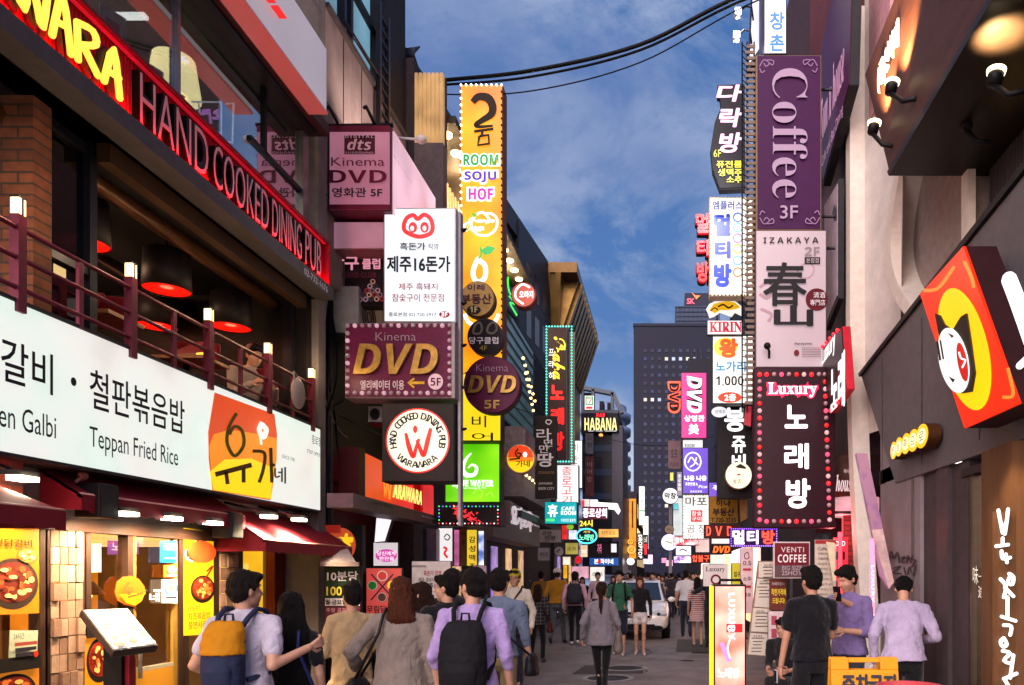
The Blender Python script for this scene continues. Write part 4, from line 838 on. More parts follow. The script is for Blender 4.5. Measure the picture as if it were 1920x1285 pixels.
for pts in ([(1668, 1052), (1672, 1034), (1678, 1048), (1684, 1036), (1688, 1056)], [(1690, 1048), (1698, 1044), (1692, 1054), (1700, 1054)], [(1702, 1056), (1704, 1042), (1710, 1056), (1712, 1040)], [(1694, 1046), (1718, 1050), (1712, 1058)], [(1676, 1066), (1690, 1062), (1676, 1074), (1692, 1076)], [(1696, 1064), (1700, 1078)], [(1704, 1078), (1706, 1064), (1712, 1076)], [(1708, 1064), (1718, 1060), (1714, 1080)]): q.curve(g_, pts, 2.2, 0.008, .011, BK)
q.obj('graffiti_scrawl', r1)
# beige upper facade pieces seen above (pink sign light painted into the colour)
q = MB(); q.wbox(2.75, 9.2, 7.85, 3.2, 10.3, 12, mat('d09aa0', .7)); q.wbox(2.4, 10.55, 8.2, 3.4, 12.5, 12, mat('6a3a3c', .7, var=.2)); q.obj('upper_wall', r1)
# R2 building with the coffee and karaoke signs
r2 = thing('karaoke_building', 'right hand building behind the coffee and karaoke signs with red lit brick passage', 'building', (4, 13, 0))
q = MB(); q.wbox(2.62, 10.7, 2.9, 6, 18, 14, mat('4a3436', .7, var=.25)); q.wbox(3.3, 10.7, 0, 6, 13.0, 2.9, brick('4a1c18', '5c2420', '2a1412', 'y')); q.wbox(2.45, 12.3, 0, 6, 18, 2.9, mat('3a3034', .7)); q.obj('wall', r2)
q = MB(); q.wbox(2.60, 10.9, .0, 3.3, 11.0, 2.6, brick('5a2220', '6a2a26', '30181a', 'y')); q.obj('passage_wall', r2)
q = MB(); q.wbox(2.63, 11.15, .2, 2.68, 11.2, 2.7, led('ff2a2a', 4)); q.wbox(2.5, 10.85, .2, 2.55, 10.9, 2.3, led('ff3a4a', 3)); q.obj('red_neon_tube', r2)
lamp('passage_light', 'POINT', (2.4, 10.6, 2.3), 22, (1, .15, .15), .15)
r3 = thing('sign_row_building', 'long right hand building hidden behind stacked signs', 'building', (4, 30, 0))
q = MB(); q.wbox(2.3, 18, 0, 7, 36, 11, mat('352f36', .7, var=.3)); q.wbox(2.9, 36, 0, 9, 70, 13, mat('2c2a34', .7)); q.wbox(4.5, 70, 0, 14, 150, 14, mat('2a2a38', .7)); q.obj('wall', r3)
rnd = random.Random(8); SW = [lit(c, 1.6, .3) for c in ('ffd8c0', 'ffc890', 'f0d8ff', 'ffe8e0')]
pieces('shop_window', r3, [(2.27, 18.3 + i * 1.9, .4, 2.30, 19.8 + i * 1.9, 2.5) for i in range(9)] + [(2.86, 36.5 + i * 2.3, .4, 2.9, 38.2 + i * 2.3, 2.6) for i in range(14)], SW)
# shop windows along the left side further on
for bb, x, y0, y1, stp in ((b3, -4.06, 14.2, 22, 1.6), (b5, -3.95, 27.2, 33.5, 1.6)):
    y = y0
    while y < y1: q = MB(); q.wbox(x - .04, y, .3, x, y + stp * .35, 2.35, lit(rnd.choice(('c8a0ff', 'ffc890', 'b888f0', '6a4a3a')), round(.4 + .3 * rnd.random(), 1), .5, 5)); q.obj('shop_window', bb); y += stp
# outdoor mesh ladder beside the coffee sign (cable-tray like edge of the stacked signs)
t = thing('sign_lattice_edge', 'rusty wire lattice running up the street edge of the coffee and izakaya signs', 'lattice', (1.25, 10.7, 4.0)); q = MB(); LAT = mat('75665a', .6, .3)
for i in range(62):
    z = 4.1 + i * .083; x = 1.21 - .004 * i * 0; q.wbox(x - .10 + .03 * (i % 2), 10.6, z, x + .05, 10.62, z + .045, LAT); q.tube([(x - .13, 10.55, z), (x - .02, 10.75, z + .05)], .007, STL, 5)
q.obj('lattice_slats', t); q = MB()
for dx in (-.12, -.05, .05): q.tube([(1.2 + dx, 10.68, 4.0), (1.2 + dx, 10.68, 9.3)], .012, STL, 6)
q.obj('rail', t)
# overhead cables
for i, (dz, r_, lb) in enumerate(((0, .028, 'thick black overhead cable bundle crossing the sky'), (-.06, .018, 'black overhead cable hanging just under the thick bundle'), (-.25, .010, 'thin overhead wire sagging lowest of the three crossing the sky'))):
    a = ray(735, 159, 12.2); m = ray(1000, 132, 11.6); c = ray(1400, -12 + i * 4, 10.6); e_ = Vector((3.2, 10.4, 10.4)); pts = []
    K = [a, ray(840, 150, 12), m, ray(1200, 84 , 11.1), c, e_]
    for k in range(5):
        p0, p1, p2, p3 = K[max(0, k - 1)], K[k], K[k + 1], K[min(5, k + 2)]
        for j in range(8):
            s_ = j / 8; pts.append(.5 * ((2 * p1) + (p2 - p0) * s_ + (2 * p0 - 5 * p1 + 4 * p2 - p3) * s_ * s_ + (3 * p1 - p0 - 3 * p2 + p3) * s_ ** 3) + Vector((0, .05 * i, dz * sin(pi * min(1, (k + s_) / 4.2)))))
    q = MB(); q.tube(pts, r_, CABLE, 6); tag(q.obj('overhead_cable'), lb, 'cable')
# sign floodlights at the top right
for i, (px, py) in enumerate(((1385, 25), (1382, 69))):
    c = ray(px, py, 10.8); t = thing('sign_floodlight', ['white floodlight on a bent arm, upper of the pair at the top right', 'white floodlight on a bent arm, lower of the pair at the top right'][i], 'lamp', c, 'floodlights on bent arms'); q = MB(); q.tube([c, c + Vector((.1, 0, .1)), c + Vector((.19, 0, .08)), c + Vector((.21, 0, -.1))], .014, STL); q.obj('arm', t)
    q = MB(); q.wbox(c.x - .06, c.y - .05, c.z - .05, c.x + .04, c.y + .06, c.z + .05, WHITEP); q.obj('housing', t, .01); q = MB(); q.wbox(c.x - .055, c.y - .054, c.z - .045, c.x + .035, c.y - .051, c.z + .045, lit('ffffff', 10, small=True)); q.obj('lens', t)
    lamp('flood_spot', 'SPOT', c + Vector((0, -.1, -.1)), 60, (.95, .95, 1), .05, (radians(60), 0, 0), 100)

# thinner service wires along the facades
for i, (p0, p1, sag, r_, lb) in enumerate((((-3.9, 9.2, 5.3), (-3.8, 26, 7.2), .5, .012, 'black service wire running along the left facades behind the round signs'), ((-3.95, 9.0, 3.6), (-3.7, 18, 4.6), .35, .010, 'thin wire drooping from the pub corner towards the brown shop fascia'), ((-3.9, 19, 6.6), (-3.2, 42, 8.2), .6, .02, 'black cable from the slatted building to the glass corner building'), ((2.5, 10.8, 3.4), (2.2, 24, 5.0), .4, .012, 'thin wire running behind the violet LED sign on the right'), ((1.9, 18, 6.8), (2.4, 40, 8.4), .5, .02, 'black cable along the right row above the pink DVD sign'), ((-3.6, 38, 8.8), (2.2, 34, 8.0), .5, .014, 'thin far wire crossing the street in front of the tower'))):
    q = MB(); a = Vector(p0); b = Vector(p1); q.tube([a.lerp(b, k / 18) + Vector((0, 0, -sag * sin(pi * k / 18))) for k in range(19)], r_, CABLE, 5); tag(q.obj('service_wire'), lb, 'cable')
for i, (x, y, z, lb) in enumerate(((-4.0, 9.3, 4.7, 'grey outdoor air conditioner on the wall beside the maroon cinema sign'), (-3.95, 13.2, 5.1, 'grey outdoor air conditioner high behind the orange sign'), (-3.95, 16.5, 4.6, 'grey outdoor air conditioner under the turquoise lit glass'), (2.3, 13.5, 6.1, 'grey outdoor air conditioner behind the white multi room sign'))):
    t = thing('air_conditioner', lb, 'air conditioner', (x, y, z)); q = MB(); q.wbox(x - .16, y, z, x + .16, y + .8, z + .58, mat('8a8684', .5)); q.obj('casing', t, .015); q = MB(); w_ = .17 if x < 0 else -.17
    for k in range(3): q.tube([(x + w_, y + .32 + (.07 + .07 * k) * cos(a * pi / 8), z + .29 + (.07 + .07 * k) * sin(a * pi / 8)) for a in range(17)], .008, STEEL, 5)
    q.obj('fan_grille', t)
    q = MB(); q.wbox(x - .2 if x < 0 else x - .1, y + .02, z - .04, x + .1 if x < 0 else x + .3, y + .78, z - .002, STEEL); q.obj('shelf_bracket', t)
# asphalt repairs
q = MB()
for x0, y0, x1, y1 in ((-1.6, 12.6, -.4, 13.9), (.2, 16.2, 1.4, 19.5), (-2.2, 22, -1.1, 27)): q.add([(x0, y0, .0035), (x1, y0 + .1, .0035), (x1 - .05, y1, .0035), (x0 + .08, y1 - .1, .0035)], [(0, 1, 2, 3)], mat('4a4646', .7, var=.25, sc=5, bump=.6, bsc=90))
struct(q.obj('road_repair'))
q = MB(); rnd = random.Random(17); CK = mat('2c2929', .9)
for k in range(9):
    p = Vector((rnd.uniform(-2.5, 1.6), rnd.uniform(10.5, 20), .0062)); a = rnd.uniform(0, pi)
    for j in range(9):
        d = Vector((cos(a), sin(a), 0)); e_ = p + d * rnd.uniform(.12, .3); n_ = Vector((-d.y, d.x, 0)) * .008; q.add([p - n_, e_ - n_, e_ + n_, p + n_], [(0, 1, 2, 3)], CK); p = e_; a += rnd.uniform(-.6, .6)
struct(q.obj('road_cracks'))
# ================================================================== signs, left side
WH = led('ffffff', 1.4); WHD = mat('e6dfe2', .5, var=0); INKD = ink('1c1a1e'); PUR = mat('4e1a3c', .4, var=.1); GLD = mat('b08c48', .35, .6, var=.35, sc=14); REDI = ink('c01c24')
F9 = front(9.0)
# cinema box sign with a lit face along the street
KB = lit('b07088', .32, .15); t = sign('mauve DVD cinema box sign, topmost of the left stack', front(8.9), (617, 237, 733, 396), lit('c77f98', .42, .15), frame=mat('5a2034', .5), dep=1.7, fr=2, graphic=[('r', 618, 237, 732, 249, ink('6a1a34')), ('r', 618, 385, 732, 395, ink('6a1a34')), ('r', 647, 256, 704, 291, ink('2c0e1c')), ('r', 648, 262, 703, 286, ink('5c1c34'))],
   items=[('t', 'DIGITAL', 649, 256, 702, 261, ink('d8b0bc'), {'st': 'B', 'space': 1.3}), ('t', 'dts', 653, 263, 698, 284, ink('e6c4cc'), {'st': 'BI'}), ('t', 'SURROUND', 649, 287, 702, 291, ink('d8b0bc'), {'st': 'B'}), ('t', 'Kinema', 623, 298, 723, 314, ink('6a1a34')), ('t', 'DVD', 619, 322, 727, 346, ink('6a1a34'), {'st': 'B'}), ('t', '영화관 5F', 625, 355, 719, 373, INKD, {'off': .02})])
xb = (733 - VPX) / FPX * 8.9; q = MB(); q.wbox(xb + .001, 8.95, 6.0, xb + .02, 10.55, 7.0, lit('e8b8c8', .8, .3)); q.obj('street_face', t); pk = left(xb + .022); q = MB(); q.text(pk, 'Kinema', 738, 290, 772, 345, ink('c06a88'), w=.002); q.obj('street_lettering', t)
q = MB()
for px in (634, 702): c = front(8.9).w(px, 232, 0); q.tube([c, c + Vector((0, -.25, .05)), c + Vector((0, -.3, 0))], .02, BLACK)
q.tube([front(8.9).w(612, 235, -.02), front(8.9).w(736, 233, -.02)], .025, BLACK); q.obj('lamp_arm', t)
c = ray(790, 262, 9.2); t = thing('gooseneck_lamp', 'pale gooseneck lamp poking out past the cinema box sign', 'lamp', c); q = MB(); q.tube([ray(735, 258, 9.3), c], .015, WHITEP); q.obj('arm', t); q = MB(); q.sph(c, (.07, .06, .05), WHITEP); q.obj('lamp_head', t)
sign('blank pink canopy box under the cinema box sign', front(9.1), (603, 416, 722, 468), lit('c890a4', .35, .4, 2.5), frame=mat('8a5a68'), dep=.8)
RK = [(715, 480), (700, 510)]
sign('dark billiards club sign with a pyramid of balls, half hidden behind the white sign', front(9.4), (606, 470, 722, 575), mat('251a1e', .4), dep=.15, fr=1,
     graphic=[it for r in range(5) for k in range(r + 1) for it in (('e', 700 - r * 5.2 + k * 10.4, 529 + r * 9, 4.8, 4.8, ink(('d8c0a0', 'b04038', '8a8a90', 'c8b0b8', '3a3a48')[(r * 3 + k) % 5])), ('e', 700 - r * 5.2 + k * 10.4, 529 + r * 9, 2.6, 2.6, ink('3a2a30')))],
     items=[('t', '당구', 625, 485, 678, 512, led('d890a4', .8), {'off': .03}), ('t', '클럽', 684, 490, 718, 510, led('d890a4', .8), {'off': .03}), ('t', 'BILLIARD CLUB', 628, 516, 710, 526, ink('6a2434'), {'st': 'B'}), ('t', '4F', 630, 550, 657, 568, mat('a88840', .4), {'off': .02})])
KC = lit('e4f0f6', 1.1, .2, 1.6)
sign('white glowing Korean pork restaurant light box with a red pig nose logo', F9, (719, 390, 855, 605), KC, frame=ALU, dep=.3, fr=3,
     graphic=[('c', [(762, 436), (758, 424), (764, 410), (776, 405), (784, 412), (796, 404), (808, 412), (812, 428), (806, 440), (785, 445)], 8, led('e03030', 1.0), {'closed': True}), ('e', 775, 428, 8, 10, led('e03030', 1)), ('e', 797, 428, 8, 10, led('e03030', 1)), ('e', 774, 430, 3.5, 5, KC), ('e', 797, 430, 3.5, 5, KC)],
     items=[('t', '흑돈가', 751, 457, 799, 471, INKD, {'off': .02}), ('t', '직영', 804, 459, 823, 470, INKD), ('t', '제주16돈가', 727, 482, 846, 513, INKD, {'off': .03}), ('t', '제주 흑돼지', 749, 533, 822, 546, ink('a03040'), {'off': .01}), ('t', '참숯구이 전문점', 737, 553, 834, 568, ink('a03040'), {'off': .01}), ('t', '종로본점 02) 720-5917', 731, 588, 820, 597, INKD, {'off': .015}), ('e', 835, 592, 10, 6, ink('a02030')), ('t', '3F', 829, 588, 841, 596, WH, {'st': 'B'})])
t = sign('maroon rectangular DVD sign with gold letters and a row of round bulbs around it', front(8.95), (647, 606, 854, 747), mat('5e1a3c', .35, var=.2), frame=mat('8a7a7c', .5), dep=.3, fr=2,
     items=[('t', 'Kinema', 704, 623, 782, 641, ink('2a0c1c'), {'off': .035}), ('t', 'Kinema', 705, 624, 781, 640, mat('a07888'), {'off': -.002}), ('t', 'DVD', 666, 648, 824, 704, GLD, {'st': 'BI', 'th': .05}), ('t', '엘리베이터 이용', 677, 714, 759, 732, ink('e0c8d0'), {'off': .015}), ('s', [(797, 719), (770, 719)], 5, mat('d8a830', .4)), ('s', [(778, 711), (767, 719), (778, 728)], 4, mat('d8a830', .4)), ('e', 818, 717, 14, 15, ink('e8c8d4')), ('t', '5F', 809, 710, 828, 725, ink('5a1430'), {'st': 'B'})])
bulbs(t, front(8.95), border(653, 612, 844, 738, 15, 10), 4.2, [mat('c0a8b0', .25, var=0), mat('a88c98', .2, var=0), lit('e8b8c8', .5, small=True)], .02, True)
q = MB(); q.rect(front(8.95), 848, 606, 854, 747, .013, .03, mat('9a9092', .4)); q.obj('edge_trim', t)
t = sign('black square pub sign with a cream disc and red W', F9, (716, 756, 853, 904), mat('2a2422', .5), frame=mat('1a1716'), dep=.3, fr=2,
     graphic=[('e', 784, 827, 60, 61, led('e01c10', .95)), ('e', 784, 827, 57, 58, lit('fff6d8', 1.05, .06))],
     items=[('a', 'HAND COOKED DINING PUB', 784, 827, 40, 192, -12, 13, INKD, {'st': 'B'}), ('a', 'WARAWARA', 784, 827, 51, 227, 313, 12, INKD, {'flip': True, 'st': 'B'}),
            ('c', [(762, 813), (768, 838), (776, 857), (782, 838), (787, 824)], 8, led('e81810', 1), {'widths': [5, 9, 8, 6, 5]}), ('c', [(783, 826), (790, 845), (796, 854), (803, 828), (809, 804)], 8, led('e81810', 1), {'widths': [5, 8, 8, 9, 6]}), ('e', 780, 806, 4, 7, led('e81810', 1))])
t = thing('sign_post', 'grey vertical steel post carrying the left stack of signs', 'post', F9.w(857, 940, 0) * 1); q = MB(); q.rect(F9, 855, 390, 860, 985, -.2, -.08, mat('8a8488', .4, .5)); q.obj('tube', t); q = MB()
for py in (420, 560, 640, 720, 800): q.tube([F9.w(857, py, -.14), F9.w(868, py, -.14), Vector((-2.5, 9.2, F9.w(0, py).z))], .015, STEEL)
q.obj('arm', t)
# tall orange room soju hof sign
OS = front(11.8); ORF = lit('ff7a08', 1.2, .14, 1.3, h2='ffb818')
t = sign('tall orange ROOM SOJU HOF sign edged with white bulbs', OS, (863, 159, 943, 770), ORF, frame=mat('7a4a28'), dep=.3, fr=2,
     graphic=[('c', [(920, 415), (905, 399), (888, 410), (884, 425), (895, 440), (915, 442), (930, 430), (932, 412), (922, 402), (908, 402)], 4.5, WH), ('p', [(884, 401), (892, 400), (896, 407), (888, 409)], led('7ac030', .9)), ('c', [(896, 488), (888, 508), (890, 524), (900, 530), (910, 520), (910, 500), (900, 490)], 9, WH, {'closed': True}), ('c', [(898, 486), (903, 478), (901, 464)], 4, led('5ac040', .9)), ('p', [(903, 470), (915, 462), (930, 466), (922, 477), (908, 480)], led('40c060', .9)), ('c', [(872, 590), (880, 606), (900, 614), (925, 608), (936, 590)], 7, WH)],
     items=[('c', [(887, 194), (898, 184), (915, 186), (924, 200), (922, 216), (905, 228), (893, 236), (900, 240), (925, 238)], 12, ink('2e2018'), {'widths': [11, 14, 16, 15, 14, 11, 8, 6, 4]}), ('s', [(890, 249), (926, 244)], 5, ink('2e2018')), ('s', [(905, 248), (905, 257)], 5, ink('2e2018')), ('s', [(900, 258), (917, 256), (918, 272), (897, 275), (900, 258)], 5, ink('2e2018')),
            ('t', 'ROOM', 867, 290, 939, 315, WH, {'st': 'B', 'off': .11}), ('t', 'ROOM', 870, 292, 936, 313, led('10b048', .7), {'st': 'B', 'off': .018}), ('t', 'SOJU', 868, 321, 936, 349, WH, {'st': 'B', 'off': .11}), ('t', 'SOJU', 872, 324, 932, 345, led('6020d0', .7), {'st': 'B', 'off': .018}), ('t', 'HOF', 876, 353, 929, 381, WH, {'st': 'B', 'off': .11}), ('t', 'HOF', 880, 356, 926, 378, led('e020b8', .8), {'st': 'B', 'off': .018}),
            ('t', 'Orange', 880, 410, 929, 425, WH, {'st': 'C', 'off': .05}), ('t', 'Room', 868, 420, 910, 437, WH, {'st': 'C', 'off': .05})])
bulbs(t, OS, border(865, 161, 941, 700, 9, 44), 2.0, [lit('fff0e0', 5, small=True), ink('3a2418')], .02)
yb_ = front(11.7); sign('yellow lit panel with Korean beer lettering below the orange sign', yb_, (860, 700, 940, 828), lit('f8d820', 1.0, .12), dep=.25, items=[('t', '비', 885, 780, 912, 802, INKD), ('t', '어', 885, 812, 925, 827, INKD)])
P1 = front(10.6); P0 = front(10.3)
sign('round tan real estate sign with purple Korean lettering', P1, (863, 527, 928, 595), mat('c09a58', .45), shape='e', frame=mat('5a4a30'), dep=.14, items=[('t', '이레', 877, 534, 909, 546, ink('3a2450'), {'off': .02}), ('t', '부동산', 865, 552, 922, 571, ink('4a1c38'), {'off': .02}), ('e', 889, 582, 13, 8, ink('28241e')), ('t', '1F', 882, 576, 896, 587, ink('d8c890'), {'st': 'B'})])
sign('round black billiards club sign with white Korean lettering', P1, (876, 597, 943, 666), mat('1e181e', .35), shape='e', frame=mat('40363c'), dep=.14, graphic=[('c', [(888, 622), (892, 610), (900, 606), (904, 616), (900, 626), (890, 626)], 4, mat('6a6258'), {'closed': True}), ('c', [(914, 622), (918, 610), (928, 606), (932, 618), (924, 626)], 4, mat('6a6258'), {'closed': True})], items=[('t', '당구클럽', 880, 633, 935, 646, WHD, {'off': .015}), ('t', '4F', 900, 649, 914, 658, mat('a89440'))])
t = sign('large round maroon DVD 5F sign with gold letters', P0, (869, 668, 976, 776), mat('5c1a3c', .4, var=.15), shape='e', frame=mat('3c1226'), dep=.16, items=[('t', 'Kinema', 893, 683, 954, 698, ink('30101e'), {'off': .03}), ('t', 'Kinema', 893.5, 683.5, 953.5, 697.5, mat('a87890'), {'off': -.004}), ('t', 'DVD', 878, 706, 969, 738, GLD, {'st': 'BI', 'th': .03}), ('t', '5F', 909, 751, 937, 767, GLD, {'st': 'B'})])
# green water bar and LED box
GB = front(12.0)
t = sign('bright green bar sign with a white wave emblem', GB, (834, 826, 938, 943), lit('5ed80c', .95, .2, 1.4, h2='a0f020'), frame=mat('2a4a1a'), dep=.3, graphic=[('c', [(884, 850), (874, 862), (868, 880), (876, 891), (890, 890), (894, 878), (886, 872), (878, 878)], 6, WH, {'widths': [2, 5, 8, 8, 7, 6, 4, 2]}), ('c', [(858, 868), (864, 885), (876, 896)], 2, WH), ('c', [(888, 926), (896, 918), (906, 924), (900, 934)], 2, led('b0f050', 1.0)), ('c', [(912, 930), (920, 924), (926, 932)], 2, led('b0f050', 1.0))], items=[('t', 'bLUE WATER', 849, 900, 926, 913, WH, {'st': 'B', 'off': .02}), ('t', 'Premium lounge & Pub', 856, 914, 912, 918, WH)])
lb = front(11.5); t = sign('black LED box with coloured edge dots and red scribble below the green sign', lb, (819, 946, 938, 986), mat('1d1a1e', .3), dep=.4, fr=1, frame=mat('4a3438'))
q = MB(); rnd = random.Random(12)
for i in range(34): x = rnd.uniform(852, 900); y = 950 + (x - 852) * .38 + rnd.uniform(-4, 16); q.curve(lb, [(x, y), (x + rnd.uniform(-7, 7), y + rnd.uniform(-5, 5)), (x + rnd.uniform(-6, 9), min(980, y + rnd.uniform(-4, 8)))], 1.3, .014 + i * .0006, .0155 + i * .0006, led('ff3038', 1.3), sub=3)
q.obj('led_scribble', t); bulbs(t, lb, border(824, 950, 934, 982, 17, 6), 1.3, [led('20ff60', 2), led('ff3030', 2), led('5060ff', 2.5), led('ffffff', 2)], .02)
# second Warawara sign: red fascia further along the wall + its ledge
LW_ = left(-3.95); t = thing('fascia_sign', 'glowing red fascia with flame coloured lettering behind the black square sign', 'sign', LW_.w(740, 960))
q = MB(); q.poly(LW_, [(675, 845), (813, 912), (813, 970), (675, 935)], -.15, 0, lit('e01414', .85, .2)); q.obj('face_panel', t)
q = MB(); q.text(LW_, 'W', 716, 893, 734, 938, led('ff7a18', 1.1), w=.01, st='B', off=.02); q.text(LW_, 'ARAWARA', 735, 903, 790, 948, led('ffe070', 1.2), w=.01, st='BI', off=.03); q.obj('lettering', t)
q = MB(); lg = left(-3.6); q.poly(lg, [(662, 925), (820, 968), (820, 985), (662, 952)], -.3, 0, mat('6a5258', .5, var=.2)); q.obj('ledge', t)
q = MB(); q.text(lg, '와라와라 종로2호', 700, 940, 735, 953, ink('2c2226'), w=.003, off=.02); q.text(lg, '02-732-1676', 790, 966, 816, 975, WHD, w=.003, off=.02); q.obj('ledge_lettering', t); q = MB(); q.poly(LW_, [(665, 838), (676, 843), (676, 940), (665, 935)], -.2, .06, mat('4a1418')); q.obj('end_cap', t)
# shop entrance things under it
sign('orange gold calligraphy sign beside the tent canopy', front(9.3), (604, 985, 680, 1075), mat('241a18', .5), dep=.1, graphic=[('e', 640, 1022, 28, 32, led('c8502c', .7)), ('r', 605, 985, 640, 1000, led('b02c20', .5))], items=[('t', '호', 630, 1000, 664, 1055, led('f0c020', 1.0), {'off': .05, 'shear': .2})])
t = thing('tent_canopy', 'small grimy white tent canopy over the doorway at the pub corner', 'canopy', ray(635, 1060, 8.6)); q = MB(); A_ = [ray(597, 1000, 9.2), ray(600, 1055, 8.2), ray(668, 1055, 8.2), ray(640, 1010, 9.2)]
q.add(A_ + [v + Vector((0, 0, -.03)) for v in A_], [(0, 1, 2, 3), (7, 6, 5, 4), (0, 4, 5, 1), (1, 5, 6, 2), (2, 6, 7, 3)], mat('b8a49c', .8, var=.3)); q.obj('canvas', t); q = MB(); q.rect(front(8.19), 600, 1054, 672, 1062, -.03, 0, mat('9a8880', .8, var=.3)); q.obj('valance', t)
t = sign('black and green price banner reading 10 minutes 1000 won', front(8.4), (608, 1062, 678, 1200), mat('141416', .5), dep=.04, fr=1, name='price_banner', graphic=[('r', 611, 1065, 676, 1120, ink('16301c')), ('r', 611, 1122, 676, 1136, ink('d8d0d0')), ('r', 611, 1138, 676, 1176, ink('5a1c30')), ('r', 611, 1180, 640, 1194, led('e0c818', .5))],
     items=[('t', '10분당', 615, 1071, 673, 1090, WHD, {'off': .02}), ('t', '1000원', 614, 1097, 673, 1118, mat('d8c848', .5), {'off': .02}), ('t', '월-금요일 10시', 612, 1124, 674, 1134, INKD, {'off': .03}), ('t', '주말 공휴일', 614, 1140, 660, 1148, ink('c89098'), {'off': .01}), ('t', '시간', 613, 1182, 638, 1192, INKD, {'off': .03})])
sign('red billiards poster with crossed cues and four balls', front(8.8), (687, 1065, 754, 1170), lit('d85048', .55, .1), dep=.05, fr=1, name='poster_board', graphic=[('s', [(697, 1077), (738, 1122)], 2.5, ink('2a2440')), ('s', [(738, 1077), (697, 1125)], 2.5, ink('2a2440')), ('e', 718, 1080, 10, 10, ink('e8d8d0')), ('e', 718, 1080, 8, 8, led('c83a34', .6)), ('e', 700, 1098, 9, 9, ink('d8e0d0')), ('e', 700, 1098, 7.5, 7.5, ink('2a8a3a')), ('e', 737, 1098, 9, 9, led('e8c030', .8)), ('e', 718, 1120, 9, 9, ink('c8b0a8')), ('e', 718, 1120, 7.5, 7.5, ink('5a3a34'))], items=[('t', '무림당구장', 690, 1135, 752, 1150, INKD, {'off': .02}), ('r', 690, 1156, 750, 1168, ink('1c4a34'))])
sign('pink and white leaflet board by the blue arch', front(11.0), (700, 1017, 747, 1062), lit('f0e4e8', .8), dep=.05, fr=1, graphic=[('e', 725, 1042, 20, 12, led('e050b0', .8))], items=[('t', '당신에게', 708, 1034, 742, 1042, WH), ('t', '한잔을', 712, 1044, 740, 1051, WH)], name='leaflet_board')
sign('slanted white lit panel above the leaflet board', front(10.8), (702, 970, 735, 1018), lit('f4eef4', 1.2, .1), dep=.1, fr=1, shape=[(706, 970), (735, 974), (722, 1016), (702, 1018)])
t = thing('arch_gate', 'grey blue rounded arch doorway with vertical white lettering', 'doorway', ray(780, 1090, 12.4) * 1); q = MB(); AF = front(12.4); ARC = mat('44506a', .4)
q.curve(AF, [(757, 1290), (757, 1020), (766, 1002), (784, 997)], 18, -.4, 0, ARC); q.rect(AF, 776, 992, 800, 1290, -.4, .02, ARC); q.rect(AF, 800, 992, 818, 1290, -.4, 0, mat('8a7a8e', .5)); q.obj('arch', t); q = MB(); q.text(AF, 'WARAWARA', 782, 1004, 792, 1055, WHD, w=.03, rot=-90, st='B'); q.obj('lettering', t)
sign('white menu board with Korean columns standing behind the young man in black', front(9.5), (772, 1052, 846, 1180), mat('d8ccc8', .5), dep=.05, fr=1, name='menu_board', items=[('t', '흑돈가 직영', 795, 1070, 828, 1080, ink('b04048'), {'off': .01}), ('t', '제주 흑돼지 참숯구이', 786, 1083, 840, 1092, INKD), ('e', 784, 1098, 7, 5, ink('902830')), ('t', '제주16돈가', 795, 1093, 844, 1104, INKD, {'off': .02}), ('t', '점심특선', 793, 1114, 815, 1122, ink('b04048')), ('t', '김치찌개', 793, 1134, 820, 1142, INKD), ('t', '불고기', 793, 1148, 820, 1156, INKD)], graphic=[('r', 773, 1060, 800, 1064, ink('9a8a88'))])
sign('white vertical sign with a red curl beside the yellow vertical sign', front(12.6), (822, 990, 849, 1062), lit('f4f0f0', 1.0), dep=.15, fr=1, graphic=[('c', [(833, 1008), (838, 1002), (844, 1007), (840, 1013), (834, 1010)], 2, ink('3a3038')), ('c', [(832, 1026), (838, 1030), (834, 1038), (840, 1046)], 4, led('e02020', 1))])
sign('narrow magenta vertical sign between two larger ones', front(12.7), (850, 993, 862, 1062), lit('c86a9a', .7, .4, 8), dep=.12, fr=1)
sign('narrow brown wooden vertical sign', front(12.6), (863, 990, 875, 1062), mat('8a5a20', .5), dep=.12, fr=1, items=[('t', '맥', 865, 998, 873, 1006, INKD), ('t', '주', 865, 1014, 873, 1022, INKD)])
sign('yellow vertical sign reading emotional beer in black Korean letters', front(12.5), (875, 993, 895, 1062), lit('f0c830', .85), dep=.15, fr=1, items=[('t', c, 880, 1006 + i * 17, 892, 1018 + i * 17, INKD, {'off': .02}) for i, c in enumerate('감성맥주')])
sign('slim blue and white lit vertical sign right of the yellow one', front(12.6), (896, 995, 908, 1062), lit('7090f0', 1.0, .5, 6, h2='ffffff'), dep=.15, fr=1)
sign('pink leaflet poster by the shop door behind the denim shirt man', front(11.5), (888, 1060, 913, 1110), mat('d8b8c8', .5), dep=.04, fr=1, graphic=[('e', 902, 1082, 10, 9, ink('c85aa0'))], name='leaflet_board')
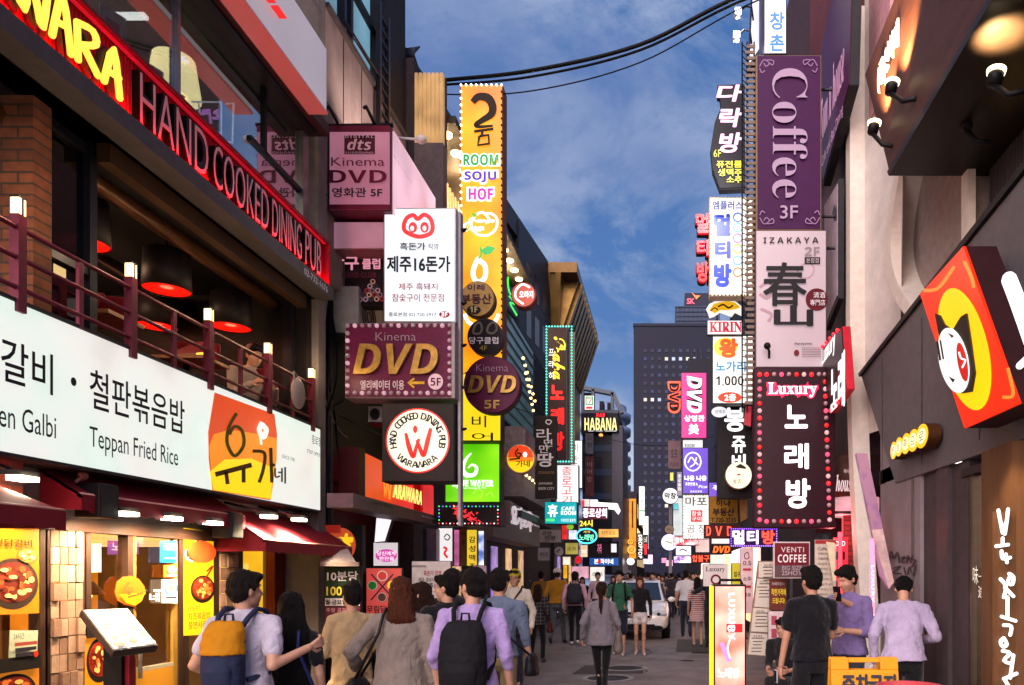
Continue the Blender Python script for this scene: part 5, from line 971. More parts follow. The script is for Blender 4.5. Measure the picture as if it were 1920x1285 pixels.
# further left side
sign('green neon curved letter sign on the slatted wall', left(-3.9), (946, 500, 972, 600), mat('1a2a1c', .4), dep=.1, shape=[(946, 500), (972, 545), (972, 600), (946, 575)], items=[('c', [(952, 520), (966, 530), (966, 555), (954, 548)], 3, led('30e040', 1.3), {'closed': True}), ('c', [(953, 555), (967, 572), (955, 568), (968, 592)], 3, led('30e040', 1.3))])
sign('round coral sign with a white swirl logo', front(13.5), (958, 529, 1005, 577), lit('e06a58', .75, .15), shape='e', frame=mat('8a5050'), dep=.2, items=[('c', [(994, 540), (980, 534), (968, 545), (968, 560), (982, 571)], 4, WH), ('t', '오라지', 974, 546, 1000, 560, WH, {'off': .04})])
sign('round orange yellow galbi restaurant sign with a chicken mark', front(12.5), (949, 833, 1003, 888), YY, shape='e', frame=mat('c8a8a0'), dep=.18, graphic=[('p', [(952, 858), (955, 845), (965, 837), (976, 835), (988, 838), (997, 846), (1001, 858)], led('e04018', .95)), ('r', 953, 858, 1000, 866, led('f08018', 1.0))], items=[('c', [(972, 842), (967, 850), (972, 858), (978, 852), (970, 850)], 3, BR), ('s', [(956, 862), (976, 860)], 3, BR), ('t', '가네', 968, 864, 994, 876, BR, {'off': .02}), ('e', 985, 853, 4, 5, WH)])
t = sign('tall karaoke sign with yellow script edged in turquoise bulbs', front(20), (1025, 613, 1063, 866), mat('40282c', .4), dep=.5, fr=1, frame=mat('6a6460'), items=[('t', 'Praha', 1036, 632, 1061, 712, led('ffe020', 1.2), {'st': 'C', 'rot': -90, 'off': .022}), ('t', '프', 1029, 655, 1039, 667, WH), ('t', '라', 1029, 677, 1039, 690, WH), ('t', '하', 1029, 698, 1040, 712, WH), ('t', '노', 1032, 722, 1058, 750, led('ff1818', 1.1), {'off': .05}), ('t', '래', 1033, 765, 1058, 797, led('ff1818', 1.1), {'off': .05}), ('t', '방', 1035, 810, 1058, 846, led('ff1818', 1.1), {'off': .05})])
bulbs(t, front(20), border(1025, 613, 1072, 866, 10, 46), 1.5, [led('50f0d8', 2.5)], .03)
q = MB(); q.rect(front(20), 1063, 613, 1074, 866, -.5, -.45, mat('8a8478')); q.obj('side_return', t)
sign('dark brown izakaya sign with white brush Korean letters', front(18.5), (1003, 780, 1043, 935), mat('2a2220', .5), dep=.2, fr=1, graphic=[('c', [(1026, 788), (1034, 790), (1030, 796), (1024, 793)], 2, WHD, {'closed': True})], items=[('t', '라', 1006, 804, 1034, 826, WHD, {'off': .01}), ('t', '면', 1020, 824, 1036, 838, WHD, {'off': .01}), ('t', '만', 1011, 835, 1030, 850, WHD, {'off': .01}), ('t', '땅', 1008, 850, 1038, 876, WHD, {'off': .02}), ('t', 'IZAKAYA', 1010, 884, 1040, 889, ink('8a6a50'), {'st': 'B'}), ('t', 'JAPANESE', 1010, 905, 1036, 910, ink('c8c0b8'), {'st': 'B'}), ('t', 'BEER CITY', 1010, 914, 1040, 919, ink('c8c0b8'), {'st': 'B'})])
sign('white vertical meat restaurant sign with red brush letters', front(21), (1043, 872, 1085, 945), lit('f4f4f6', 1.15, .1), dep=.25, fr=1, items=[('t', c, 1054, 876 + i * 18, 1072, 891 + i * 18, led('e03020', .9)) for i, c in enumerate('종로고기')])
sign('turquoise cafe sign with white lettering', front(19.5), (1021, 941, 1082, 983), lit('10a8b0', .95, .15), dep=.25, fr=1, items=[('t', '휴', 1027, 946, 1046, 970, WH, {'off': .03}), ('t', 'CAFÉ', 1053, 949, 1078, 957, WH, {'st': 'B'}), ('t', 'ROOM', 1052, 958, 1080, 966, WH, {'st': 'B'}), ('r', 1024, 973, 1040, 978, led('60ff80', 1)), ('t', '주문한잔 불로먹', 1052, 973, 1079, 979, WH)])
sign('white blank tall lit sign behind the white meat restaurant sign', front(24), (1070, 826, 1092, 916), lit('f8f8fa', 1.2, .1), dep=.2, fr=1, items=[('t', '이', 1074, 832, 1084, 848, INKD), ('t', '반', 1074, 854, 1084, 870, INKD)])
sign('yellow block letter sign on the glass corner building', front(37.5), (1094, 782, 1160, 810), mat('1e1a22', .4), dep=.15, fr=1, items=[('t', 'HABANA', 1096, 784, 1157, 807, led('ffe890', 1.4), {'st': 'B'}), ('t', 'BAR · CAFE · LOUNGE', 1104, 807.5, 1156, 809.5, WH)])
sign('small red letters above the yellow block letter sign', front(37.6), (1116, 774, 1137, 785), mat('2a1418'), dep=.1, fr=.5, items=[('t', 'BAR', 1118, 775, 1135, 784, led('ff2030', 1.5), {'st': 'B'})])
sign('small white convenience store sign with a coloured mark at the roof frame', front(37), (1096, 742, 1114, 769), lit('f8f8f0', 1.1), dep=.15, fr=.5, graphic=[('r', 1098, 744, 1112, 760, led('20a050', .8)), ('r', 1100, 746, 1110, 758, lit('fffff4', 1.1)), ('s', [(1101, 748), (1109, 748), (1104, 757)], 2.2, led('e84a20', 1)), ('r', 1099, 763, 1111, 767, led('e03020', 1))])
sign('slim brick red vertical sign on the glass corner building', front(34), (1097, 856, 1114, 932), mat('5a2a2e', .5), dep=.15, fr=.7, items=[('t', c, 1101, 866 + i * 14, 1110, 876 + i * 14, ink('a87a7a')) for i, c in enumerate('비어방')])
sign('slim grey vertical sign above the brick red one', front(34), (1097, 812, 1113, 852), mat('6a6470', .5), dep=.15, fr=.7, items=[('t', c, 1101, 818 + i * 12, 1109, 827 + i * 12, INKD) for i, c in enumerate('시점')])
sign('white lit wraparound band on the corner building above the pink store sign', front(30), (1088, 936, 1158, 957), lit('ffffff', 1.5), dep=.4, fr=.5, shape=[(1092, 937), (1120, 937), (1122, 942), (1158, 944), (1164, 958), (1160, 966), (1152, 956), (1092, 952)])
sign('pink glowing store sign with white Korean letters', front(29), (1092, 950, 1140, 974), mat('8a3a58', .4), dep=.3, fr=.7, items=[('t', '종로상회', 1093, 953, 1138, 971, led('ffe8f4', 2.0), {'off': .03})])
sign('red and white small sign left over the pink glowing store sign', front(29.4), (1090, 936, 1106, 951), lit('f0d8d8', 1.1), dep=.2, fr=.5, graphic=[('r', 1091, 938, 1096, 950, led('e02838', 1))])
sign('yellow 24 hour sign above the oval karaoke sign', front(22), (1086, 974, 1112, 990), mat('3a3028'), dep=.2, fr=.5, items=[('t', '24시', 1087, 975, 1111, 988, led('ffe848', 1.4), {'off': .02})])
t = sign('oval turquoise ringed karaoke sign', front(21.5), (1080, 991, 1120, 1020), mat('101c30', .3), shape='e', dep=.2, fr=.5, items=[('t', '노래방', 1086, 1002, 1114, 1014, led('80ffd0', 1.4), {'off': .02}), ('t', '세계', 1094, 995, 1106, 1000, led('ffd060', 1.2))])
q = MB()
c = front(21.5).w(1100, 1005.5, .03); q.tube([c + Vector((.29 * cos(i * pi / 15), 0, .21 * sin(i * pi / 15))) for i in range(31)], .02, led('50e8ff', 2)); q.obj('neon_ring', t)
sign('orange lit long sign of the corner restaurant', front(30), (1122, 992, 1160, 1008), lit('f0a850', 1.2, .3, 3), dep=.3, fr=.5, items=[('t', '치킨호프', 1128, 996, 1154, 1004, INKD)])
sign('dark sign with small pink letters under the orange long sign', front(30.5), (1102, 1016, 1160, 1045), mat('241e26'), dep=.2, fr=.5, items=[('t', '가라', 1120, 1020, 1128, 1038, led('ff80b0', 1.2)), ('r', 1146, 1020, 1156, 1036, led('f0f0ff', 1.0))])
sign('blue restaurant fascia with white Korean letters low at the corner', front(32), (1105, 1046, 1160, 1061), lit('2858a8', .9, .2), dep=.3, fr=.5, items=[('t', '본 죽이네', 1114, 1048, 1150, 1058, WH, {'off': .03}), ('e', 1124, 1053, 3, 4, led('e82030', 1))])
sign('tall slim orange lit sign far down the left', front(45), (1179, 935, 1193, 1048), lit('f0901c', 1.05, .3, 1.5), dep=.4, fr=.5, frame=mat('8a5a28'), items=[('s', [(1186, 940), (1186, 990)], 3, ink('a05010'))])
for i, (cx, cy, r, lb_) in enumerate(((1182, 1016, 6, 'upper small round orange sign on the far orange sign pole'), (1184, 1031, 9, 'lower larger round orange sign on the far orange sign pole'))): sign(lb_, front(42), (cx - r, cy - r, cx + r, cy + r), lit('ffb040', 1.1), shape='e', dep=.2, fr=.5, items=[('c', [(cx - r * .4, cy), (cx, cy - r * .4), (cx + r * .4, cy), (cx, cy + r * .4)], 1, ink('c06010'), {'closed': True})])
sign('tall narrow white sign with green stripe far along the street', front(60), (1198, 912, 1209, 985), lit('f4fff4', 1.2, .1), dep=.4, fr=.3, graphic=[('r', 1198.5, 957, 1208.5, 959, led('20a040', 1))], items=[('t', c, 1201, 918 + i * 9, 1206, 924 + i * 9, ink('60806a')) for i, c in enumerate('세민빌')])
sign('white stepped lit sign below the green striped one', front(58), (1206, 968, 1216, 1030), lit('fffff0', 1.3, .2), dep=.4, fr=.3)
sign('black vertical cafe sign with rotated white letters', front(50), (1195, 1000, 1205, 1050), mat('101014'), dep=.3, fr=.3, items=[('t', 'DROPTOP', 1197, 1003, 1204, 1047, WH, {'rot': -90, 'st': 'B'})])
sign('black and red vertical sign right beside the black cafe sign', front(51), (1206, 1003, 1215, 1048), mat('181418'), dep=.3, fr=.3, items=[('r', 1208, 1020, 1213, 1040, led('f02838', 1)), ('t', '노래', 1208, 1006, 1213, 1018, WH)])
sign('white and violet glowing sign low at the far end of the street', front(62), (1206, 1040, 1224, 1058), lit('e8c8ff', 1.6, .3), dep=.3, fr=.3)
sign('small white globe like round sign at the far end', front(40), (1175, 1046, 1190, 1060), lit('fffaf0', 1.8), shape='e', dep=.2, fr=.3)
sign('grey hanging noodle shop sign with black brush letters', front(17), (1011, 993, 1053, 1018), mat('7c7070', .5), dep=.1, fr=.7, items=[('t', '라면', 1017, 996, 1034, 1005, INKD, {'off': .02}), ('t', '만땅', 1022, 1005, 1042, 1014, INKD, {'off': .02})])
sign('small round grey hanging disc sign', front(17.5), (1039, 1025, 1057, 1043), mat('a89c9c', .5), shape='e', dep=.1, fr=.7, items=[('s', [(1044, 1036), (1050, 1030)], 1.5, INKD)])
sign('square pale line drawing sign by the canopy shop door', front(18), (1008, 1027, 1031, 1052), mat('8a8082', .5), dep=.1, fr=.7, items=[('t', '맥주집', 1012, 1036, 1027, 1044, INKD)])
fs = left(-3.45); t = thing('fascia_sign', 'dark brown shop fascia with pale curly letters along the left pavement', 'sign', fs.w(985, 1000)); q = MB(); q.poly(fs, [(955, 938), (1012, 972), (1012, 1026), (925, 1006), (925, 985), (955, 985)], -.5, 0, mat('6e5e5e', .6, var=.25)); q.obj('face_panel', t); q = MB(); q.text(fs, '요기꼬치', 956, 944, 992, 998, led('f0dce4', .55), w=.02, off=.03, th=.04); q.text(fs, 'IZAKAYA', 994, 962, 1010, 990, led('f0dce4', .5), w=.02, st='B'); q.text(fs, '선술집 안주', 966, 1012, 1004, 1022, INKD, w=.01, off=.02); q.obj('lettering', t)
t = thing('bulb_garland', 'garland of warm bulbs strung along the left buildings', 'lights', ray(1000, 900, 20)); q = MB(); pts = []
for (a, b_) in (((981, 672), (1003, 752)), ((981, 887), (1016, 915)), ((986, 700), (1000, 770))):
    for k in range(7): pts.append(ray(a[0] + (b_[0] - a[0]) * k / 6, a[1] + (b_[1] - a[1]) * k / 6, 17 + k * .5))
for c in pts: q.sph(c, .036, lit('ffd080', 5, small=True), 8, 5)
q.obj('bulb_string', t); q = MB(); q.tube(pts[:7], .01, CABLE, 5); q.tube(pts[7:14], .01, CABLE, 5); q.tube(pts[14:], .01, CABLE, 5); q.obj('wire', t)
# small far things between the signs on the left
rnd = random.Random(21)
FARL = (('green round fruit shaped sign', 'f0', (1062, 982, 1076, 994), '80b030', 'e'), ('red script letter sign on a pale board', 'x', (1053, 985, 1065, 1012), 'e03030', 'r'), ('silver and white striped lit box', 'x', (1064, 994, 1082, 1012), 'e8e8ff', 'r'), ('khaki yellow framed panel sign', 'x', (1060, 1018, 1084, 1040), 'a89848', 'r'), ('pale cone ice cream shaped sign', 'x', (1088, 1022, 1102, 1045), 'e8c8a8', 'r'), ('yellow door banner low on the left', 'x', (1056, 1060, 1064, 1085), 'f0b020', 'r'), ('orange and cream menu light box by the pavement', 'x', (1055, 1044, 1070, 1060), 'f8e0c0', 'r'), ('bright red lantern shaped sign', 'x', (1078, 1042, 1090, 1058), 'e82030', 'e'), ('pink poster panel behind the walkers on the left', 'x', (1072, 1062, 1104, 1085), 'd8a0b0', 'r'), ('white glowing doorway panel behind the man in pink', 'x', (1106, 1063, 1134, 1090), 'f4ece4', 'r'))
for i, (lb_, _, bx, c, sh) in enumerate(FARL): sign(lb_, front(23.5 + .7 * i), bx, lit(c, .95, .2, 4), shape=sh, dep=.2, fr=.5, items=[('t', '호프', bx[0] + 3, (bx[1] + bx[3]) / 2 - 3, bx[2] - 3, (bx[1] + bx[3]) / 2 + 3, INKD if i % 2 else WH)] if i not in (0, 5, 8) else ())

# ================================================================== signs, right side
CF = front(10.5)
t = sign('tall dark purple Coffee 3F sign with scroll corners', CF, (1418, 104, 1540, 432), mat('3c0640', .5, var=.12), frame=mat('8a7458', .6), dep=.2, fr=2, graphic=[it for (cx, cy, sx, sy) in ((1438, 126, 1, 1), (1518, 126, -1, 1), (1438, 410, 1, -1), (1522, 410, -1, -1)) for it in (('c', [(cx - 14 * sx, cy), (cx - 6 * sx, cy - 12 * sy), (cx + 4 * sx, cy - 6 * sy), (cx - 2 * sx, cy), (cx - 6 * sx, cy - 6 * sy)], 1.6, ink('9a7aa0')), ('c', [(cx, cy - 12 * sy), (cx + 12 * sx, cy - 10 * sy), (cx + 10 * sx, cy - 2 * sy), (cx + 5 * sx, cy - 6 * sy)], 1.6, ink('9a7aa0')), ('c', [(cx - 14 * sx, cy + 4 * sy), (cx - 10 * sx, cy + 12 * sy), (cx - 4 * sx, cy + 8 * sy)], 1.6, ink('9a7aa0')))],
     items=[('t', 'Coffee', 1447, 132, 1513, 374, ink('a890aa'), {'rot': -90, 'st': 'S', 'off': -.008}), ('t', '3F', 1462, 388, 1495, 413, ink('a890aa'), {'off': .01})], bracket=[(1540, 160, 2.65), (1540, 400, 2.65)])
IZ = lit('d4bcc4', .38, .1)
t = sign('pale pink IZAKAYA sign with black brush kanji', CF, (1416, 432, 1550, 690), IZ, frame=mat('5a4a4c'), dep=.2, fr=2, graphic=[('c', [(1508, 496), (1496, 506), (1498, 520), (1516, 522), (1526, 508), (1520, 494)], 3, ink('b09098')), ('c', [(1424, 540), (1440, 530), (1450, 545), (1438, 560), (1424, 552)], 5, ink('b09098')), ('c', [(1426, 580), (1446, 590), (1440, 604)], 5, ink('b09098')), ('e', 1531, 563, 21, 21, ink('5a101c')), ('e', 1493, 663, 5, 6, ink('6a2028')), ('r', 1508, 484, 1537, 497, INKD)],
     items=[('t', 'I Z A K A Y A', 1431, 447, 1534, 458, INKD, {'st': 'B'}), ('t', '2F', 1508, 465, 1536, 482, ink('8a7a7e'), {'st': 'B'}), ('t', '본점점', 1511, 486, 1534, 495, IZ), ('t', '春', 1430, 494, 1512, 576, INKD, {'off': .016}), ('t', '山', 1450, 574, 1524, 614, INKD, {'off': .035}), ('t', '清酒', 1524, 550, 1546, 561, WHD), ('t', '專門店', 1518, 564, 1546, 575, WHD), ('t', 'Harayama', 1489, 644, 1521, 650, INKD, {'st': 'B'})] + [('r', 1502, 654 + k * 3.2, 1538, 655 + k * 3.2, ink('7a5a62')) for k in range(6)], bracket=[(1550, 460, 2.65), (1550, 660, 2.65)])
q = MB(); c = CF.w(1436, 655, .15); q.tube([CF.w(1442, 672, 0), CF.w(1440, 664, .12), c], .018, BLACK); q.sph(c, .05, BLACK); q.obj('spot_lamp', t)
LX_ = front(10.35)
t = sign('dark maroon karaoke sign ringed with red and white bulbs', LX_, (1414, 690, 1566, 990), mat('2c0c18', .35), frame=mat('3a1020'), dep=.22, fr=2, items=[('t', 'Luxury', 1437, 716, 1534, 748, led('ff2058', 1.2), {'st': 'S', 'off': .14}), ('t', 'Luxury', 1440, 718, 1531, 746, WH, {'st': 'S', 'off': .01}), ('t', '노', 1471, 760, 1514, 804, led('fff4fa', 2.0), {'off': .035}), ('t', '래', 1470, 832, 1516, 880, led('fff4fa', 2.0), {'off': .028}), ('t', '방', 1473, 898, 1519, 954, led('fff4fa', 2.0), {'off': .035})], bracket=[(1566, 720, 2.65), (1566, 960, 2.65)])
bulbs(t, LX_, [(1424, 703 + i * 13.6) for i in range(21)] + [(1546 + i * .45, 703 + i * 13.6) for i in range(21)] + [(1437 + i * 14, 703) for i in range(8)] + [(1437 + i * 14, 978) for i in range(8)], 4.3, [lit('ff2028', 2.2, small=True), mat('b89498', .2, var=0), lit('ff4868', 1.6, small=True), mat('b89498', .2, var=0), lit('e82020', 1.2, small=True), lit('f0b8b8', .7, small=True)], .02, True)
tm = right(2.35); t = sign('purple slanted cafe sign on the upper right wall', tm, (1530, 0, 1590, 320), mat('4c163e', .4, var=.15), shape=[(1527, 165), (1570, -60), (1600, -60), (1594, 160), (1543, 350)], dep=.12, fr=1, items=[('t', 'Tom n house', 1540, 194, 1585, 148, led('e8a8c8', .55), {'st': 'SI'}), ('t', 'Cafe and Bar Dining', 1543, 296, 1583, 218, led('e8a8c8', .4))])
t = sign('pale side sign with a small cat mark under the purple wall sign', right(2.4), (1545, 360, 1572, 600), mat('a8909a', .6), shape=[(1546, 380), (1572, 335), (1572, 560), (1548, 620)], dep=.08, fr=1, items=[('p', [(1562, 400), (1566, 384), (1569, 392), (1570, 384), (1571, 412), (1566, 416)], INKD)])
sl = right(2.2); t = sign('small slanted karaoke side sign with white letters', sl, (1541, 640, 1588, 760), mat('1c1016', .35), shape=[(1540, 655), (1580, 612), (1588, 730), (1556, 775)], dep=.1, fr=1, frame=mat('c02030'), items=[('t', 'Luxury', 1543, 655, 1568, 663, WH, {'st': 'B'}), ('t', '노래', 1560, 688, 1587, 761, WH, {'off': .04})])
bulbs(t, sl, [(1545 + k * 7, 650 - k * 7.6) for k in range(5)] + [(1560 + k * 7, 770 - k * 7.4) for k in range(4)], 3.5, [led('ff2030', 2.5)], .02)
DK = front(13.2); t = sign('black curved attic room sign with pink neon Korean letters and yellow list', DK, (1332, 158, 1398, 357), mat('15131a', .4), shape=[(1345, 160), (1396, 157), (1398, 355), (1350, 357), (1336, 320), (1332, 280), (1340, 230), (1352, 200), (1350, 182), (1345, 180)], dep=.15, fr=1, items=[('t', '다', 1343, 160, 1392, 192, led('ffc0e8', 1.4), {'off': .03, 'shear': .15}), ('t', '락', 1348, 204, 1392, 240, led('ffc0e8', 1.4), {'off': .03, 'shear': .15}), ('t', '방', 1348, 250, 1392, 288, led('ffc0e8', 1.4), {'off': .03, 'shear': .15}), ('t', '6F', 1338, 282, 1352, 296, led('e8e040', .9)), ('t', '퓨전룸', 1343, 303, 1391, 316, led('f0e820', 1.0), {'off': .02}), ('t', '생맥주', 1346, 318, 1391, 332, led('f0e820', 1.0), {'off': .02}), ('t', '소주', 1362, 333, 1391, 345, led('f0e820', 1.0), {'off': .02})])
ML = front(13.8); t = sign('white multi room sign with blue Korean letters and coloured rings', ML, (1330, 370, 1412, 556), lit('fff8e8', 1.25, .1), dep=.25, fr=2, frame=mat('e0d0b0'), items=[('t', '엠플러스', 1336, 378, 1392, 394, led('2848c0', .7), {'off': .02}), ('t', '멀', 1338, 402, 1370, 444, led('2848d0', .8), {'off': .06}), ('t', '티', 1340, 453, 1370, 486, led('2848d0', .8), {'off': .06}), ('t', '방', 1338, 495, 1372, 540, led('2848d0', .8), {'off': .06})] + [('c', [(1383 + 8 * cos(a * pi / 4), cy + 8 * sin(a * pi / 4)) for a in range(8)], 2.5, led(c, .8), {'closed': True}) for cy, c in ((409, '3060d0'), (428, '60c8e8'), (448, 'c060c8'), (468, 'b0b830'), (490, '60b8e0'), (512, 'e87840'))])
bulbs(t, ML, border(1332, 372, 1410, 554, 12, 24), 1.6, [lit('e8c898', .8, small=True), ink('a08860')], .02)
rs = right(.95); t = thing('side_letter_sign', 'red channel letters sticking out on the street side of the white multi room sign', 'sign', ray(1315, 535, 13.8)); q = MB(); RF = front(14.0)
for s_, a in (('멀', (1304, 404, 1329, 441)), ('티', (1306, 453, 1329, 483)), ('방', (1306, 494, 1329, 532))): q.text(RF, s_, *a, led('e01828', .85), w=.0, off=.04, th=.09); q.text(RF, s_, a[0] - 1, a[1] + 1, a[2] - 1, a[3] + 2, mat('1a1014'), w=-.09, off=.06, th=.08)
q.obj('lettering', t); q = MB(); q.tube([RF.w(1327, 400, -.05), RF.w(1327, 534, -.05)], .02, STEEL); q.obj('support', t)
KR = front(14.4); t = sign('white framed beer sign with red serif letters', KR, (1326, 601, 1394, 628), lit('f8f0f0', 1.1), dep=.12, fr=1, frame=mat('3a2a30'), items=[('t', 'KIRIN', 1330, 604, 1391, 624, led('d01838', .8), {'st': 'S', 'off': .02})])
q = MB(); q.poly(KR, [(1324, 580), (1330, 570), (1342, 564), (1352, 562), (1368, 562), (1380, 566), (1390, 574), (1390, 592), (1378, 586), (1372, 594), (1350, 586), (1338, 594), (1330, 596), (1328, 588)], -.03, 0, lit('f8f4ec', 1.0)); q.poly(KR, [(1330, 582), (1338, 571), (1350, 567), (1366, 565), (1378, 568), (1388, 577), (1380, 580), (1366, 582), (1350, 582), (1340, 588)], .002, .012, led('e8b018', .9)); q.curve(KR, [(1346, 576), (1356, 572), (1366, 578), (1374, 573)], 3, .013, .016, ink('4a3010')); q.curve(KR, [(1332, 584), (1340, 578), (1346, 582)], 2, .013, .016, ink('4a3010')); q.obj('creature_crest', t); q = MB(); q.tube([KR.w(1345, 600, -.06), KR.w(1345, 590, -.06)], .015, STEEL); q.tube([KR.w(1372, 600, -.06), KR.w(1372, 588, -.06)], .015, STEEL); q.obj('support', t)
NG = front(14.6); sign('white pub sign with orange and blue lettering and the price 1,000', NG, (1336, 630, 1412, 757), lit('fbf6ec', 1.2, .08), dep=.25, fr=1, graphic=[('e', 1360, 652, 22, 18, led('f8e048', 1.0))], items=[('t', '왕', 1348, 635, 1384, 672, led('f06018', .9), {'off': .06}), ('t', '노가리', 1341, 678, 1398, 698, led('1890c8', .8), {'off': .03}), ('t', '1,000', 1342, 706, 1394, 726, INKD, {'st': 'B'}), ('e', 1368, 746, 22, 10, led('e04018', .9)), ('t', '2층', 1358, 739, 1380, 753, WH, {'off': .03})])
BJ = front(15.2); sign('dark beer pub sign with white brush letters', BJ, (1345, 760, 1412, 935), mat('242022', .45), dep=.25, fr=1, items=[('t', '봉', 1358, 765, 1398, 810, WH, {'off': .03}), ('t', '쥬', 1372, 818, 1398, 850, WH, {'off': .03}), ('t', '비', 1372, 852, 1398, 880, WH, {'off': .03}), ('t', '어', 1372, 884, 1398, 912, WH, {'off': .03})], graphic=[('e', 1345 + 4, 773, 15, 10, led('f4f4fa', 1.0)), ('t', '생맥주', 1340, 769, 1360, 777, ink('8a8aa0'))])
sign('small red flag like sign hanging beside the dark beer pub sign', front(14.9), (1395, 745, 1410, 800), lit('c83848', .7), dep=.05, fr=.5, shape=[(1400, 742), (1410, 742), (1408, 802), (1394, 798)], items=[('t', '생', 1398, 765, 1407, 774, INKD)])
sign('round cream lit sign with a cap mark over the dark beer sign', front(14.8), (1360, 866, 1410, 917), lit('fff4d0', 1.15, .08), shape='e', frame=mat('c8b890'), dep=.2, fr=1, items=[('p', [(1378, 876), (1388, 870), (1398, 876), (1399, 880), (1384, 878)], ink('3a3430')), ('t', '봉쥬', 1374, 899, 1390, 908, ink('3a3430')), ('r', 1382, 889, 1388, 892, ink('c04840'))])
PK = front(21); t = sign('hot pink vertical DVD screening room sign with white rotated letters', PK, (1277, 699, 1325, 822), lit('f0308c', .95, .1), dep=.3, fr=1, frame=mat('7a2050'), items=[('t', 'DVD', 1287, 704, 1317, 776, INKD, {'rot': -90, 'st': 'BI', 'off': .09}), ('t', 'DVD', 1288, 705, 1316, 775, WH, {'rot': -90, 'st': 'BI', 'off': .02}), ('t', '상영관', 1283, 779, 1321, 791, WH, {'off': .03}), ('t', '美', 1291, 795, 1310, 815, WH, {'off': .03})])
t = thing('neon_letter_sign', 'orange red outline neon DVD letters beside the pink sign', 'neon sign', PK.w(1265, 775)); q = MB(); q.text(PK, 'DVD', 1252, 716, 1276, 776, led('ff5028', 1.4), w=.04, rot=-90, st='B', off=.05, th=.02); q.text(PK, 'DVD', 1255, 720, 1273, 772, mat('300a0a'), w=.065, rot=-90, st='B', off=-.0, th=.004); q.obj('neon_letters', t); q = MB(); q.tube([PK.w(1277, 730, 0), PK.w(1264, 730, 0)], .02, STEEL); q.tube([PK.w(1277, 765, 0), PK.w(1264, 765, 0)], .02, STEEL); q.obj('support', t)
sign('grey mauve poster sign below the neon DVD letters', front(23), (1252, 826, 1277, 880), mat('8a7078', .5), dep=.1, fr=.7, items=[('t', '호프', 1258, 842, 1270, 858, INKD), ('t', '치킨', 1256, 868, 1272, 874, ink('5a3a40'))])
sign('white ROOM header sign on top of the purple pizza sign', front(21.4), (1280, 825, 1318, 840), lit('f4f4f4', 1.1), dep=.2, fr=.6, items=[('t', 'ROOM', 1284, 833, 1302, 839, INKD, {'st': 'B'})])
PP = front(21.2); sign('purple pizza pub sign with a white circle emblem', PP, (1280, 840, 1328, 926), lit('6a48c8', 1.0, .1), dep=.25, fr=.7, graphic=[('c', [(1299 + 15 * cos(a * pi / 6), 866 + 17 * sin(a * pi / 6)) for a in range(12)], 2.5, WH, {'closed': True}), ('c', [(1290, 868), (1296, 858), (1303, 866), (1309, 872)], 2.2, WH), ('c', [(1294, 876), (1302, 870), (1306, 858)], 2.2, WH)], items=[('t', '냐옹 냐옹', 1283, 892, 1325, 902, WH, {'off': .04}), ('t', '퓨전반점 &', 1285, 905, 1308, 911, WH, {'off': .02}), ('t', 'Pizza', 1309, 910, 1326, 916, WH, {'st': 'SI'}), ('t', '음료전문점', 1294, 920, 1316, 924, WH)])
sign('second purple sign with white lettering under the cream round sign', front(17), (1329, 905, 1380, 932), lit('7a50d0', .9, .1), dep=.2, fr=.6, items=[('t', '퓨전', 1336, 910, 1372, 919, WH, {'off': .03}), ('t', '&', 1350, 921, 1357, 928, WH)])
MP = front(21.6); t = sign('white grill sign with brown letters and a red seal', MP, (1280, 928, 1330, 1011), lit('faf6f2', 1.15, .08), dep=.25, fr=.7, graphic=[('r', 1295, 957, 1317, 979, led('e83038', .9))], items=[('t', '마포', 1285, 932, 1326, 949, ink('3a2a22'), {'off': .01}), ('t', '참숯', 1297, 959, 1315, 967, WH), ('t', '구이', 1297, 969, 1315, 977, WH), ('t', '곰 장', 1288, 984, 1324, 999, ink('3a2a22')), ('t', '722-1177', 1288, 1002, 1322, 1007, ink('6a5a5a'))])
bulbs(t, MP, border(1281, 929, 1329, 1010, 10, 16), 1.1, [led('60c080', 1), led('e05050', 1), ink('3a3a3a')], .02)
sign('mustard yellow real estate sign with black letters', front(16.4), (1329, 931, 1384, 982), mat('a87620', .5), dep=.12, fr=.7, items=[('t', '하나', 1342, 936, 1370, 950, INKD, {'off': .03}), ('t', '부동산', 1336, 953, 1377, 968, INKD, {'off': .03}), ('t', 'T.720-3335', 1333, 971, 1380, 980, INKD, {'off': .02})])
sign('tan blank angled board end beside the mustard real estate sign', front(16.2), (1384, 918, 1402, 978), mat('c09058', .5), dep=.3, fr=.7, shape=[(1384, 926), (1402, 914), (1402, 974), (1388, 982)])
sign('red DVD LED sign with spaced glowing letters', front(15.6), (1320, 984, 1392, 1009), mat('5a0c10', .4), dep=.2, fr=.7, items=[('t', 'D', 1324, 987, 1333, 1005, led('ff5030', 1.6), {'st': 'B'}), ('t', 'V', 1341, 987, 1354, 1005, led('ff5030', 1.6), {'st': 'B'}), ('t', 'D', 1363, 987, 1373, 1005, led('ff5030', 1.6), {'st': 'B'})])
t = sign('violet LED multi room sign with a red last letter', front(14.0), (1369, 990, 1458, 1026), mat('3a1060', .4), dep=.2, fr=.7, items=[('t', '멀', 1373, 994, 1396, 1021, led('ece0ff', 2), {'off': .04}), ('t', '티', 1400, 994, 1422, 1021, led('ece0ff', 2), {'off': .04}), ('t', '방', 1428, 994, 1453, 1021, led('ff5038', 1.6), {'off': .04})])
bulbs(t, front(14), border(1371, 992, 1456, 1024, 22, 8), 1.3, [led('9050ff', 2.5), led('b080ff', 2)], .02)
sign('orange outline DVD neon sign under the red LED sign', front(16.5), (1333, 1022, 1372, 1039), mat('2a1410'), dep=.12, fr=.7, items=[('t', 'DVD', 1336, 1024, 1369, 1037, led('ff6a20', 1.5), {'st': 'BI', 'off': .02})])
